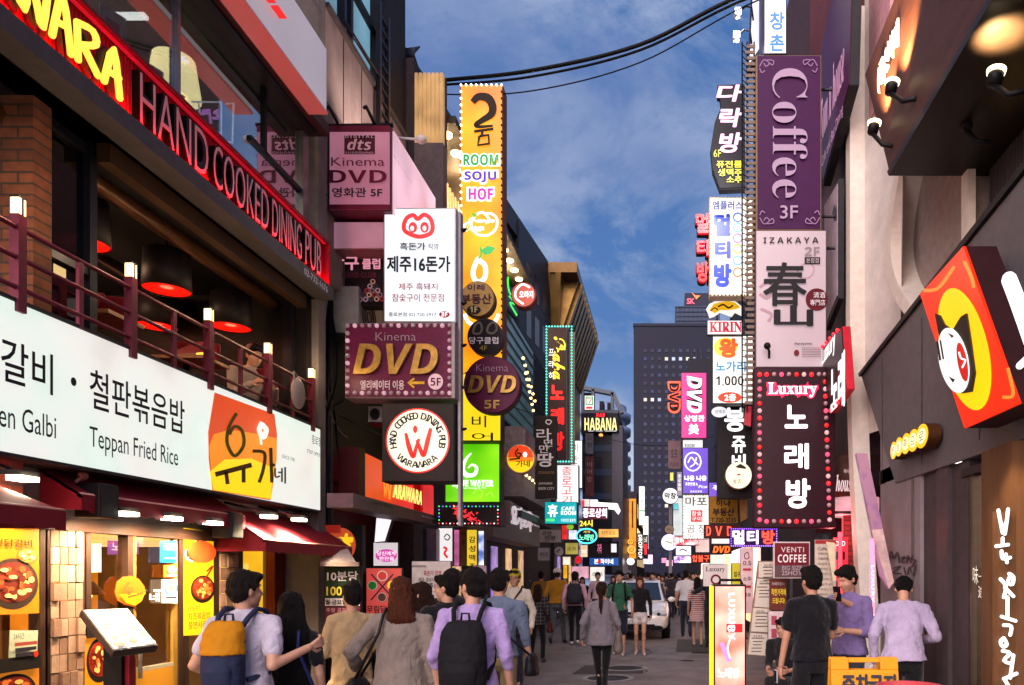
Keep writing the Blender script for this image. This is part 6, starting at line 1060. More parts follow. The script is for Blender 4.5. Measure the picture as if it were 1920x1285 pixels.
sign('small red LED sign with orange dot letters', front(20), (1296, 1039, 1332, 1056), mat('5a1010'), dep=.15, fr=.6, items=[('t', '압불구', 1298, 1041, 1330, 1054, led('ff5838', 1.5), {'off': .02})])
sign('violet and white glowing sign left of the red LED sign', front(22.5), (1263, 1043, 1296, 1056), lit('c890ff', 1.5, .4, 5, h2='ffffff'), dep=.15, fr=.6, items=[('t', '족구', 1268, 1045, 1284, 1053, ink('5a20a0'), {'off': .02})])
sign('white lit sign with dark fish mark above the violet glowing one', front(22.8), (1267, 1024, 1296, 1042), lit('f4f0fa', 1.3), dep=.15, fr=.6, items=[('c', [(1274, 1033), (1280, 1030), (1288, 1034)], 2, INKD)])
sign('small red and white stacked sign at the corner of the white grill sign', front(23), (1262, 1006, 1310, 1023), lit('e83848', 1.0, .5, 6, h2='ffd8d8'), dep=.15, fr=.6, items=[('t', '갈비', 1266, 1009, 1282, 1019, WH, {'off': .02})])
for i, (cx, cy, r, lb_, c, tx) in enumerate(((1257, 930, 15, 'round white Makjjang sign with black letters', 'fafafa', '막창'), (1255, 993, 9, 'round brown sign below the white Makjjang sign', '8a6a50', ''), (1255, 1017, 13, 'round white ringed sign with violet glow', 'e8e8d8', ''), (1348, 1052, 0, '', '', ''))):
    if r:
        t = sign(lb_, front(26), (cx - r, cy - r, cx + r, cy + r), lit(c, 1.2 if i != 1 else .4), shape='e', dep=.2, fr=.6, items=[('t', tx, cx - 11, cy - 6, cx + 11, cy + 6, INKD, {'off': .04})] if tx else [('s', [(cx - r * .5, cy - 2), (cx + r * .4, cy + 2)], 1.5, ink('6a4a3a'))])
        if i == 0: q = MB(); q.rect(front(26.2), 1254, 945, 1260, 1075, -.05, 0, mat('8a8488', .4)); q.obj('pole', t)
        if i == 2: c_ = front(26).w(cx, cy, .02); q = MB(); q.tube([c_ + Vector((.25 * cos(k * pi / 12), 0, .25 * sin(k * pi / 12))) for k in range(25)], .03, led('c8c0ff', 2.2)); q.obj('neon_ring', t)
FARR = (('narrow yellow lit window sign by the street end', (1256, 886, 1263, 902), 'e8e060', 30), ('column of small white letters by the purple sign', (1269, 885, 1279, 930), '9a8aa0', 24), ('pale lit column sign behind the Makjjang pole', (1262, 934, 1280, 1005), 'd8e0e0', 28), ('green white small lit box right of the orange neon', (1330, 1040, 1356, 1058), 'e8f4e4', 21), ('white strip lit sign over the orange neon', (1334, 1010, 1372, 1020), 'fff4f0', 19.5), ('pale pink vertical posters under the red LED sign', (1304, 1010, 1330, 1036), 'e8c8c0', 23.5), ('white poster panel with a maroon ring', (1318, 1058, 1364, 1100), 'e8d4d0', 15.0), ('yellow edge banner by the tall white menu strip', (1372, 1056, 1392, 1170), 'd8c820', 13.4), ('pinkish glow panel far at the end of the right row', (1248, 1050, 1262, 1062), 'ffd0e0', 40), ('bright pink small far sign at the end of the right row', (1240, 1046, 1250, 1056), 'ff90c0', 55), ('teal lit panel near the street end on the right', (1262, 944, 1272, 956), '60c8d0', 27.8))
for lb_, bx, c, y in FARR:
    it = []
    if 'maroon ring' in lb_: it = [('t', 'Luxury', 1323, 1063, 1359, 1074, ink('4a1420'), {'st': 'S'}), ('c', [(1342 + 8 * cos(a * pi / 5), 1087 + 8 * sin(a * pi / 5)) for a in range(10)], 3.5, ink('7a1c24'), {'closed': True})]
    elif 'letters' in lb_: it = [('t', k, 1271, 890 + i * 8, 1277, 896 + i * 8, WH) for i, k in enumerate('종로술집')]
    elif 'yellow edge' in lb_: it = [('t', '입구', 1376, 1072, 1388, 1082, INKD, {'off': .03})]
    sign(lb_, front(y), bx, lit(c, .9 if 'maroon ring' not in lb_ and 'edge' not in lb_ else .5, .15, 3), dep=.15, fr=.5, items=it)
# menu strips and boards on the right pavement
sign('tall white menu strip with red and black printing', front(12.4), (1388, 1028, 1412, 1150), mat('e0cfd0', .5), dep=.04, fr=.5, name='menu_strip', graphic=[('c', [(1396, 1040), (1402, 1036), (1404, 1046), (1397, 1048)], 1.5, ink('5a2028'), {'closed': True})], items=[('t', '0.5', 1393, 1052, 1408, 1060, INKD), ('r', 1393, 1066, 1408, 1070, ink('b03840')), ('t', '소주', 1393, 1082, 1408, 1090, INKD), ('r', 1393, 1098, 1408, 1102, ink('b03840')), ('t', '맥주', 1393, 1112, 1408, 1120, INKD)])
AB = front(10.2); t = thing('paper_menu_board', 'leaning board covered with white paper menus next to the karaoke light box', 'menu board', AB.w(1425, 1232)); q = MB(); BD = mat('8a7464', .7, var=.2); q.poly(AB, [(1422, 1052), (1450, 1052), (1442, 1232), (1400, 1228)], -.06, -.01, BD); q.obj('board', t)
PA = mat('cfc4b4', .7, var=.06); rnd = random.Random(2)
for quad in ([(1420, 1085), (1448, 1088), (1446, 1140), (1414, 1138)], [(1412, 1140), (1446, 1142), (1444, 1186), (1408, 1184)], [(1407, 1187), (1444, 1190), (1441, 1230), (1402, 1227)], [(1423, 1054), (1449, 1054), (1448, 1084), (1422, 1083)]):
    q = MB(); q.poly(AB, quad, 0, .004, PA); x0 = quad[3][0] + 6; y0 = quad[0][1] + 6
    for k in range(5): q.rect(AB, x0 + rnd.uniform(0, 4), y0 + 3 + k * 6.2, x0 + rnd.uniform(18, 26), y0 + 4.6 + k * 6.2, .0045, .006, ink('4a4040'))
    q.text(AB, rnd.choice(('세트메뉴', '안주', '커피')), x0 + 4, y0 - 2, x0 + 20, y0 + 3, INKD, w=.006); q.obj('paper_sheet', t)
sign('brown notice board with yellow Korean handwriting', front(10.0), (1443, 1086, 1475, 1145), mat('6a3428', .6), dep=.04, fr=.5, name='notice_board', items=[('t', '카페주문시', 1447, 1092, 1470, 1098, WHD), ('t', '착한가격에', 1446, 1104, 1473, 1117, led('e8c028', .7), {'off': .02}), ('t', '드립니다!', 1448, 1121, 1471, 1132, led('e8c028', .7), {'off': .02})])
sign('white board with three pink food photos', front(9.9), (1440, 1146, 1474, 1242), mat('d0bcbc', .6), dep=.04, fr=.5, name='menu_board', graphic=[('r', 1446, 1155 + i * 24, 1456, 1172 + i * 24, ink('a8485a')) for i in range(3)], items=[('r', 1459, 1157 + i * 24 + k * 4, 1470, 1158.5 + i * 24 + k * 4, ink('8a6a70')) for i in range(3) for k in range(3)] + [('t', '치킨', 1444, 1232, 1456, 1238, INKD)])
VS = front(9.6); t = sign('maroon rounded coffee sign on a stand', VS, (1450, 1016, 1519, 1085), mat('6a1420', .4), dep=.06, fr=2.5, frame=mat('c8b8b8', .5), graphic=[('r', 1453, 1060, 1517, 1082, ink('5a4448'))], items=[('t', 'VENTI', 1464, 1026, 1507, 1036, ink('d8c0c0'), {'space': 1.2, 'off': .01}), ('t', 'COFFEE', 1458, 1040, 1511, 1055, ink('f0dcdc'), {'st': 'B'}), ('t', 'BIG SIZE', 1466, 1061, 1503, 1069, ink('a89094'), {'off': .01}), ('t', '2SHOT', 1465, 1070, 1503, 1079, ink('a89094'), {'off': .02})])
q = MB(); q.rect(VS, 1482, 1085, 1487, 1262, -.06, -.02, STEEL); q.obj('stand', t)
sign('tall cream menu sheet with dense black lines beside the red passage', front(9.4), (1527, 1012, 1568, 1232), mat('c8b8a8', .6), dep=.04, fr=.5, name='menu_sheet', items=[('t', '·Coffee', 1532, 1026, 1552, 1032, INKD)] + [('t', ('아메리카노 3.0', '카페라떼 3.5', '바닐라 4.0', '카푸치노 3.5')[k % 4], 1533, 1036 + k * 9.5, 1560, 1041 + k * 9.5, INKD) for k in range(19)], graphic=[('r', 1528, 1013, 1567, 1020, ink('a02830'))])
t = thing('folded_banner', 'plain pale triangular banner hanging beside the cream menu sheet', 'banner', ray(1560, 1095, 9.2)); q = MB(); q.poly(front(9.2), [(1549, 1016), (1565, 1018), (1567, 1090), (1562, 1090)], -.02, 0, mat('d8c8a8', .6)); q.obj('cloth', t)
t = thing('security_camera_box', 'black camera box hanging under the dark maroon karaoke sign', 'camera', ray(1547, 1018, 9.9)); q = MB(); q.rect(front(9.9), 1534, 1000, 1560, 1018, -.15, 0, BLACK); q.obj('box', t, .01); q = MB(); q.ell(front(9.9), 1547, 1009, 6, 6, .001, .03, DGREY); q.obj('lens', t)
# drum sign 'house 3F' and white ring
dc = ray(1597, 1000, 10.55); dc.z = 0; t = thing('drum_sign', 'curved dark wooden drum sign with white lettering over a pale ring', 'sign', (2.72, 10.7, 3.2)); q = MB(); q.lathe((2.72, 10.75, 3.2 - .42), [(.34, .0), (.36, .0), (.36, .58), (.34, .58)], WDM, 32); q.obj('drum', t); q = MB(); q.lathe((2.72, 10.75, 2.52), [(.3, 0), (.33, .0), (.33, .26), (.3, .26)], lit('e8a8b0', .7), 32); q.obj('pale_ring', t)
hp = front(10.36); q = MB(); q.text(hp, 'house', 1567, 890, 1603, 922, WHD, w=.002, st='SI', off=.01); q.text(hp, '3F', 1606, 902, 1616, 918, WHD, w=.002); q.text(hp, '하우스', 1582, 880, 1600, 888, WHD, w=.002); q.obj('lettering', t)
# leaning glass advertising column in front of the grey wall
t = thing('leaning_sign_column', 'slanted glossy column sign with pink neon edge leaning against the curved wall', 'sign', ray(1640, 1240, 8.3)); cp = front(8.4); q = MB(); q.poly(cp, [(1606, 850), (1626, 850), (1676, 1090), (1668, 1105), (1652, 1080)], -.08, 0, lit('c890a8', .5, .6, 9, h2='5a3a70')); q.poly(cp, [(1634, 994), (1655, 992), (1676, 1092), (1666, 1104)], .001, .006, mat('d0b0ac', .4, var=.3, sc=8)); q.obj('panel', t)  # reflections in the glossy panel painted as mottled emission
q = MB(); q.rect(cp, 1632, 1010, 1640, 1232, -.02, 0, led('ff8ab0', 1.5)); q.obj('neon_edge', t); q = MB(); q.text(cp, 'LUXURY', 1634, 1060, 1639, 1130, WH, w=.004, rot=-90, st='B'); q.text(cp, '노래방', 1633, 1150, 1640, 1215, WH, w=.004, rot=-90); q.obj('lettering', t)
sign('red lit stacked vending panel in the brick passage', front(10.9), (1562, 1008, 1590, 1090), lit('e83040', .9, .5, 5), dep=.2, fr=.6, items=[('r', 1566, 1034, 1584, 1050, INKD), ('t', 'DVD', 1566, 1015, 1584, 1024, WH)])
sign('dark sign panel with purple ring behind the pink neon edge', front(10.8), (1612, 985, 1632, 1090), lit('d03050', .8, .4, 4), dep=.1, fr=.5, items=[('c', [(1622 + 7 * cos(a * pi / 4), 1010 + 7 * sin(a * pi / 4)) for a in range(8)], 2, led('a060ff', 1.5), {'closed': True})])
# big top-right white lit sign + box
sign('white vertical sign with blue Korean letters cut off at the top right', front(11.2), (1432, -60, 1475, 102), lit('f8fbff', 1.3, .05), dep=.4, fr=2, frame=mat('3a2a34'), items=[('t', '창', 1443, 24, 1471, 58, led('1878c8', .8), {'off': .03}), ('t', '촌', 1443, 66, 1470, 98, led('1878c8', .8), {'off': .03})])
sign('narrow white side face of a sign under the twin floodlights', front(11.6), (1408, -40, 1424, 130), lit('d8dcf0', .7, .2), dep=.3, fr=1, shape=[(1412, -40), (1424, -40), (1424, 100), (1404, 130)])
# red restaurant logo box on the grey wall (right): pig face on a yellow egg
gp_ = right(2.22); t = thing('logo_sign', 'slanted red box sign with a yellow oval and white long nosed face', 'sign', gp_.w(1820, 800)); q = MB(); q.poly(gp_, [(1725, 552), (1806, 462), (1910, 757), (1808, 803)], -.02, 0, lit('f02808', .95, .1)); q.obj('face_panel', t); q = MB(); q.poly(gp_, [(1725, 552), (1806, 462), (1910, 757), (1808, 803)], -.25, -.021, mat('2a1216', .5)); q.obj('cabinet', t)
q = MB()
def tilt(cx, cy, rx, ry, ang, n=36): return [(cx + rx * cos(a) * cos(ang) - ry * sin(a) * sin(ang), cy + rx * cos(a) * sin(ang) + ry * sin(a) * cos(ang)) for a in [2 * pi * i / n for i in range(n)]]
q.poly(gp_, tilt(1809, 655, 44, 117, -.22), .001, .004, lit('ffc400', 1.0, .08)); q.poly(gp_, [(1757, 588), (1766, 592), (1774, 608), (1790, 620), (1806, 594), (1816, 588), (1824, 640), (1832, 700), (1826, 735), (1808, 738), (1796, 728), (1776, 690)], .005, .02, ink('2a2018'))
q.poly(gp_, tilt(1794, 676, 27, 62, -.2), .021, .028, lit('fff6f2', 1.1)); q.poly(gp_, tilt(1812, 679, 9, 37, -.18), .029, .031, led('c81414', .8))
q.stroke(gp_, [(1764, 640), (1770, 676)], 4, .029, .031, INKD); q.stroke(gp_, [(1770, 638), (1776, 674)], 3, .029, .031, INKD); q.poly(gp_, [(1784, 624), (1796, 630), (1792, 634)], .029, .031, INKD); q.poly(gp_, [(1786, 706), (1798, 712), (1794, 718)], .029, .031, INKD); q.curve(gp_, [(1806, 660), (1810, 672), (1818, 676), (1812, 690)], 3, .032, .033, WH); q.obj('emblem', t)
q = MB()
for pts in ([(1732, 545), (1760, 540), (1790, 500)], [(1808, 490), (1822, 520), (1826, 540)], [(1890, 690), (1900, 740), (1880, 745)]): q.curve(gp_, pts, 6, .001, .003, led('ff8a30', .9))
q.obj('brush_marks', t)
t = thing('channel_letter', 'large white rounded channel letter cut by the right edge of the grey wall', 'sign', right(2.2).w(1900, 690)); q = MB(); q.ctube(right(2.2), [(1892, 524), (1908, 565), (1935, 640)], 14, 0, led('fafaff', 1.5)); q.ctube(right(2.2), [(1912, 686), (1940, 660)], 7, 0, led('fafaff', 1.5)); q.obj('glowing_letter', t)
src = None
for i, (px, py) in enumerate(((1676, 845), (1686, 838), (1699, 832), (1713, 826), (1729, 818))):
    c = right(2.58).w(px, py, 0); t = thing('round_sign_letter', 'round yellow light disc on the grey wall, number %s from the left corner' % ('one', 'two', 'three', 'four', 'five')[i], 'sign', c, 'row of yellow round discs on the grey wall'); d = .10 + .012 * i
    q = MB(); gp2 = right(2.45); q.ell(gp2, px, py, 6 + i * 1.6, 17 + i * 1.5, -.12, 0, mat('4a2a14')); q.obj('can', t); q = MB(); q.ell(gp2, px, py, 5.6 + i * 1.5, 16 + i * 1.5, .001, .006, lit('ffb810', 1.1)); q.ell(gp2, px, py, 3.5 + i, 10 + i, .007, .01, lit('fff0c0', 1.1)); q.obj('face_panel', t); q = MB(); q.text(gp2, '본능족으로'[i], px - 2.5 - i * .5, py - 6, px + 2.5 + i * .5, py + 6, INKD, w=.012); q.obj('lettering', t)
# neon letters on the wooden post
wp2 = front(5.45); t = thing('neon_letter_sign', 'white neon Korean letters running down the wooden post at the right edge', 'neon sign', wp2.w(1885, 1280)); q = MB(); NE = led('ffffff', 1.6)
for pts in ([(1868, 958), (1871, 975), (1876, 1000)], [(1886, 956), (1884, 975), (1880, 1002)], [(1877, 985), (1877, 992)], [(1864, 1025), (1886, 1022)], [(1876, 1010), (1876, 1022)], [(1874, 1034), (1876, 1048), (1890, 1046)], [(1882, 1040), (1884, 1055)], [(1888, 1076), (1896, 1082), (1894, 1096), (1886, 1092), (1890, 1080)], [(1872, 1086), (1882, 1100), (1878, 1120)], [(1880, 1102), (1896, 1118)], [(1885, 1120), (1885, 1155)], [(1874, 1156), (1900, 1164)], [(1878, 1172), (1892, 1174), (1890, 1190)], [(1878, 1196), (1884, 1208), (1876, 1212), (1872, 1202), (1878, 1196)], [(1876, 1220), (1890, 1224), (1878, 1238), (1894, 1244)], [(1896, 1228), (1890, 1270)], [(1878, 1272), (1902, 1262)], [(1880, 1274), (1890, 1290)]):
    q.ctube(wp2, pts, 3.3, .035, NE, 3)
q.obj('neon_letters', t); q = MB(); q.rect(wp2, 1860, 960, 1902, 1285, .003, .008, mat('5c3c22', .5, var=.25, stretch=(4, 4, .6))); q.obj('backing_board', t)
# standing light box and yellow caution board on the road
SB = front(10.4); t = thing('standing_light_box', 'glowing pink standing karaoke light box with yellow side on the road', 'sign', SB.w(1365, 1302)); q = MB(); q.rect(SB, 1336, 1096, 1399, 1292, -.28, 0, mat('2a2022', .4)); q.obj('cabinet', t, .008); q = MB(); q.rect(SB, 1341, 1100, 1396, 1288, .001, .008, lit('ff7860', 1.35, .2, 2.2, h2='ffd0c0')); q.obj('face_panel', t)
q = MB(); x0 = SB.uv(1336, 0)[0]; q.wbox(x0 - .012, 10.4, SB.uv(0, 1288)[1], x0 - .001, 10.67, SB.uv(0, 1098)[1], lit('f0e018', 1.0)); q.rect(SB, 1330, 1099, 1338, 1290, -.02, .004, lit('f0e018', 1.0)); q.obj('yellow_side', t)
q = MB(); q.tube([SB.w(1350, 1096, -.1), SB.w(1352, 1088, -.1), SB.w(1390, 1088, -.1), SB.w(1393, 1096, -.1)], .02, BLACK); q.obj('handle', t)
q = MB(); q.rect(SB, 1362, 1170, 1392, 1186, .009, .011, led('e01018', 1)); q.text(SB, 'LUXURY', 1366, 1112, 1378, 1200, WH, w=.013, rot=-90, st='B'); q.text(SB, 'U', 1364, 1172, 1377, 1184, WH, w=.014, rot=-90, st='B'); q.text(SB, '노래방', 1345, 1252, 1386, 1272, WH, w=.012, off=.05); q.curve(SB, [(1353, 1205), (1360, 1225), (1368, 1240)], 8, .009, .011, led('d890e8', 1)); q.curve(SB, [(1370, 1196), (1364, 1215), (1369, 1235)], 3, .012, .013, WH); q.obj('lettering', t)
q = MB(); q.rect(SB, 1340, 1292, 1396, 1302, -.25, -.03, BLACK); q.obj('base', t)
YB = front(5.5); t = thing('caution_board', 'yellow plastic no parking caution board in the right foreground', 'caution board', (YB.w(1625, 1238).x, 5.6, 0)); YP = mat('d8901a', .45, var=.06)
zt = YB.uv(0, 1236)[1]; x0, x1 = YB.uv(1562, 0)[0], YB.uv(1690, 0)[0]; a_, b_ = YB.uv(1596, 0)[0], YB.uv(1656, 0)[0]
for s_, nm in ((1, 'front_panel'), (-1, 'rear_panel')):
    q = MB(); yb0 = 5.5 if s_ == 1 else 5.72; yt = 5.6 if s_ == 1 else 5.62
    def pan(xa, xb, za, zb):
        f = lambda z: yb0 - (.12 if s_ == 1 else -.12) * (1 - z / zt) * 0 + (yb0 - yt) * 0
        ya = (5.42 if s_ == 1 else 5.80); g_ = lambda z: ya + (5.58 if s_ == 1 else 5.64) * (z / zt) - ya * (z / zt)
        q.hexa([(xa, g_(za), za), (xb, g_(za), za), (xb, g_(za) + .025, za), (xa, g_(za) + .025, za), (xa, g_(zb), zb), (xb, g_(zb), zb), (xb, g_(zb) + .025, zb), (xa, g_(zb) + .025, zb)], YP)
    pan(x0, x1, .02, zt - .09); pan(x0, a_, zt - .0899, zt); pan(b_, x1, zt - .0899, zt); pan(a_ + .001, b_ - .001, zt - .035, zt - .005); q.obj(nm, t, .006)
q = MB(); ti = Plane((0, 5.545), (1, 0)); q.text(ti, '주차금지', 1578, 1264, 1680, 1300, ink('3a3a44'), w=.0, off=.05); q.obj('lettering', t)
t = thing('red_plastic_crate', 'corner of a red plastic tub in front of the caution board', 'tub', (YB.w(1705, 0).x * .85, 4.7, 0)); cx_ = (1706 - VPX) * 4.7 / FPX; q = MB(); q.lathe((cx_, 4.7, .0), [(.0, .02), (.16, .02), (.2, .93), (.215, .95), (.21, .985), (.19, .985), (.15, .06), (0, .06)], mat('b04048', .4), 28); q.obj('tub_body', t)
q = MB(); q.wbox(1.35, 8.9, .06, 2.2, 9.7, .30, mat('5a5250', .7, var=.2)); o = q.obj('stone_step'); tag(o, 'low grey stone step where the man sits', 'step')
# ================================================================== people
def capsule(mb, p0, r0, p1, r1, m, n=12):
    p0 = Vector(p0); p1 = Vector(p1); d = p1 - p0; L = d.length
    if L < 1e-5: d = Vector((0, 0, 1)); L = 1e-5
    d = d / L; pts = []; rs = []
    for i in range(4): a = pi / 2 * (1 - i / 4); pts.append(p0 - d * r0 * sin(a)); rs.append(max(1e-4, r0 * cos(a)))
    for i in range(4): a = pi / 2 * i / 3.999; pts.append(p1 + d * r1 * sin(a)); rs.append(max(1e-4, r1 * cos(a)))
    mb.tube(pts, rs, m, n)
def loft(mb, rings, m, n=22):
    vs = []; fs = []
    for c, rx, ry in rings:
        for i in range(n): a = 2 * pi * i / n; vs.append((c[0] + rx * cos(a), c[1] + ry * sin(a), c[2]))
    for k in range(len(rings) - 1):
        for i in range(n): fs.append((k * n + i, k * n + (i + 1) % n, (k + 1) * n + (i + 1) % n, (k + 1) * n + i))
    fs.append(tuple(range(n - 1, -1, -1))); fs.append(tuple((len(rings) - 1) * n + i for i in range(n))); mb.add(vs, fs, m, True)
def ellm(mb, c, r, m, R=None, o=Vector()):
    q = MB(); q.sph((0, 0, 0), 1, m, 16, 10); vs = []
    for v in q.v:
        p = Vector((v[0] * r[0], v[1] * r[1], v[2] * r[2])) + Vector(c)
        vs.append((R @ p if R else p) + o)
    mb.add(vs, q.f, m, True)
def fuse(mb, name, root, vox, m, amp=0.0, fr=14.0, sm=3, seed=0, stretch=1.0):
    me = bpy.data.meshes.new('tmp'); me.from_pydata(mb.v, [], mb.f); ob = bpy.data.objects.new('tmp', me); COL.objects.link(ob)
    r = ob.modifiers.new('r', 'REMESH'); r.mode = 'VOXEL'; r.voxel_size = vox; r.use_smooth_shade = True
    s = ob.modifiers.new('s', 'SMOOTH'); s.iterations = sm; s.factor = .5
    dg = bpy.context.evaluated_depsgraph_get(); dg.update(); res = bpy.data.meshes.new_from_object(ob.evaluated_get(dg)); bpy.data.objects.remove(ob); bpy.data.meshes.remove(me)
    res.name = name
    if amp:
        o = Vector((seed * 3.7, seed * 1.3, 0)); nm = [v.normal.copy() for v in res.vertices]
        for v, n in zip(res.vertices, nm):
            p = Vector((v.co.x * fr, v.co.y * fr, v.co.z * fr * stretch)) + o
            k = noise.noise(p) + .5 * noise.noise(p * 2.3); v.co += n * (amp * (abs(k) * 1.6 - .5))
    res.materials.append(m)
    for p in res.polygons: p.use_smooth = True
    ob = bpy.data.objects.new(name, res); COL.objects.link(ob)
    if root is not None: ob.parent = root
    return ob
def ik(a, t, l1, l2, pole):
    a = Vector(a); t = Vector(t); d = t - a; L = min(d.length, (l1 + l2) * .998); d = d.normalized(); t = a + d * L
    x = (l1 * l1 - l2 * l2 + L * L) / (2 * L); h = sqrt(max(0, l1 * l1 - x * x)); p = Vector(pole); p = (p - d * p.dot(d)).normalized(); return a + d * x + p * h, t
def cloth(h, kind=None):
    if not kind:
        key = 'cloth_' + h
        if key in MC: return MC[key]
        m = mat(h, .86, var=.16, sc=7, bump=.3, bsc=180, spec=.15).copy(); m.name = key; t = m.node_tree; b = t.nodes['Principled BSDF']; b.inputs['Sheen Weight'].default_value = .15
        ob = [n for n in t.nodes if n.type == 'BUMP'][0]; co = [n for n in t.nodes if n.type == 'TEX_COORD'][0]
        mp = t.nodes.new('ShaderNodeMapping'); mp.inputs['Scale'].default_value = (1.25, 1.25, .8); t.links.new(co.outputs['Object'], mp.inputs[0])
        n = t.nodes.new('ShaderNodeTexNoise'); n.inputs['Scale'].default_value = 7; n.inputs['Detail'].default_value = 3; n.inputs['Distortion'].default_value = 1.6; t.links.new(mp.outputs[0], n.inputs['Vector'])
        a = t.nodes.new('ShaderNodeMath'); a.operation = 'SUBTRACT'; a.inputs[1].default_value = .5; t.links.new(n.outputs['Fac'], a.inputs[0]); a2 = t.nodes.new('ShaderNodeMath'); a2.operation = 'ABSOLUTE'; t.links.new(a.outputs[0], a2.inputs[0])
        u = t.nodes.new('ShaderNodeBump'); u.inputs['Strength'].default_value = .55; u.inputs['Distance'].default_value = .05; t.links.new(a2.outputs[0], u.inputs['Height']); t.links.new(ob.outputs[0], u.inputs['Normal']); t.links.new(u.outputs[0], b.inputs['Normal'])
        MC[key] = m; return m
    key = 'cloth_' + h + kind
    if key in MC: return MC[key]
    m, t, b = _new(key); b.inputs['Roughness'].default_value = .85; co = t.nodes.new('ShaderNodeTexCoord'); s = t.nodes.new('ShaderNodeSeparateXYZ'); t.links.new(co.outputs['Object'], s.inputs[0])
    def band(sock, k, w):
        a = t.nodes.new('ShaderNodeMath'); a.operation = 'MULTIPLY'; a.inputs[1].default_value = k; t.links.new(sock, a.inputs[0])
        f = t.nodes.new('ShaderNodeMath'); f.operation = 'FRACT'; t.links.new(a.outputs[0], f.inputs[0])
        g_ = t.nodes.new('ShaderNodeMath'); g_.operation = 'LESS_THAN'; g_.inputs[1].default_value = w; t.links.new(f.outputs[0], g_.inputs[0]); return g_.outputs[0]
    if kind == 'stripe': fac = band(s.outputs['Z'], 22, .42); c2 = 'd8ccc8'
    elif kind == 'onestripe': fac = band(s.outputs['Z'], .62, .012); c2 = '14141a'
    else:
        x = t.nodes.new('ShaderNodeMath'); x.operation = 'MAXIMUM'; t.links.new(band(s.outputs['Z'], 15, .12), x.inputs[0]); t.links.new(band(s.outputs['X'], 15, .12), x.inputs[1]); fac = x.outputs[0]; c2 = '6a6664'
    mx = t.nodes.new('ShaderNodeMixRGB'); t.links.new(fac, mx.inputs[0]); mx.inputs[1].default_value = lin(h); mx.inputs[2].default_value = lin(c2); t.links.new(mx.outputs[0], b.inputs['Base Color'])
    MC[key] = m; return m
def skinm(h='b98a72'):
    key = 'skin_' + h
    if key in MC: return MC[key]
    m = mat(h, .5, var=.07, sc=30, spec=.35); b = m.node_tree.nodes['Principled BSDF']; b.inputs['Subsurface Weight'].default_value = .12; b.inputs['Subsurface Radius'].default_value = (.02, .008, .005); MC[key] = m; return m
def hairm(h): return mat(h, .5, var=.5, sc=18, bump=1.6, bsc=45, stretch=(6, 6, .8), spec=.15)
PEOPLE = []
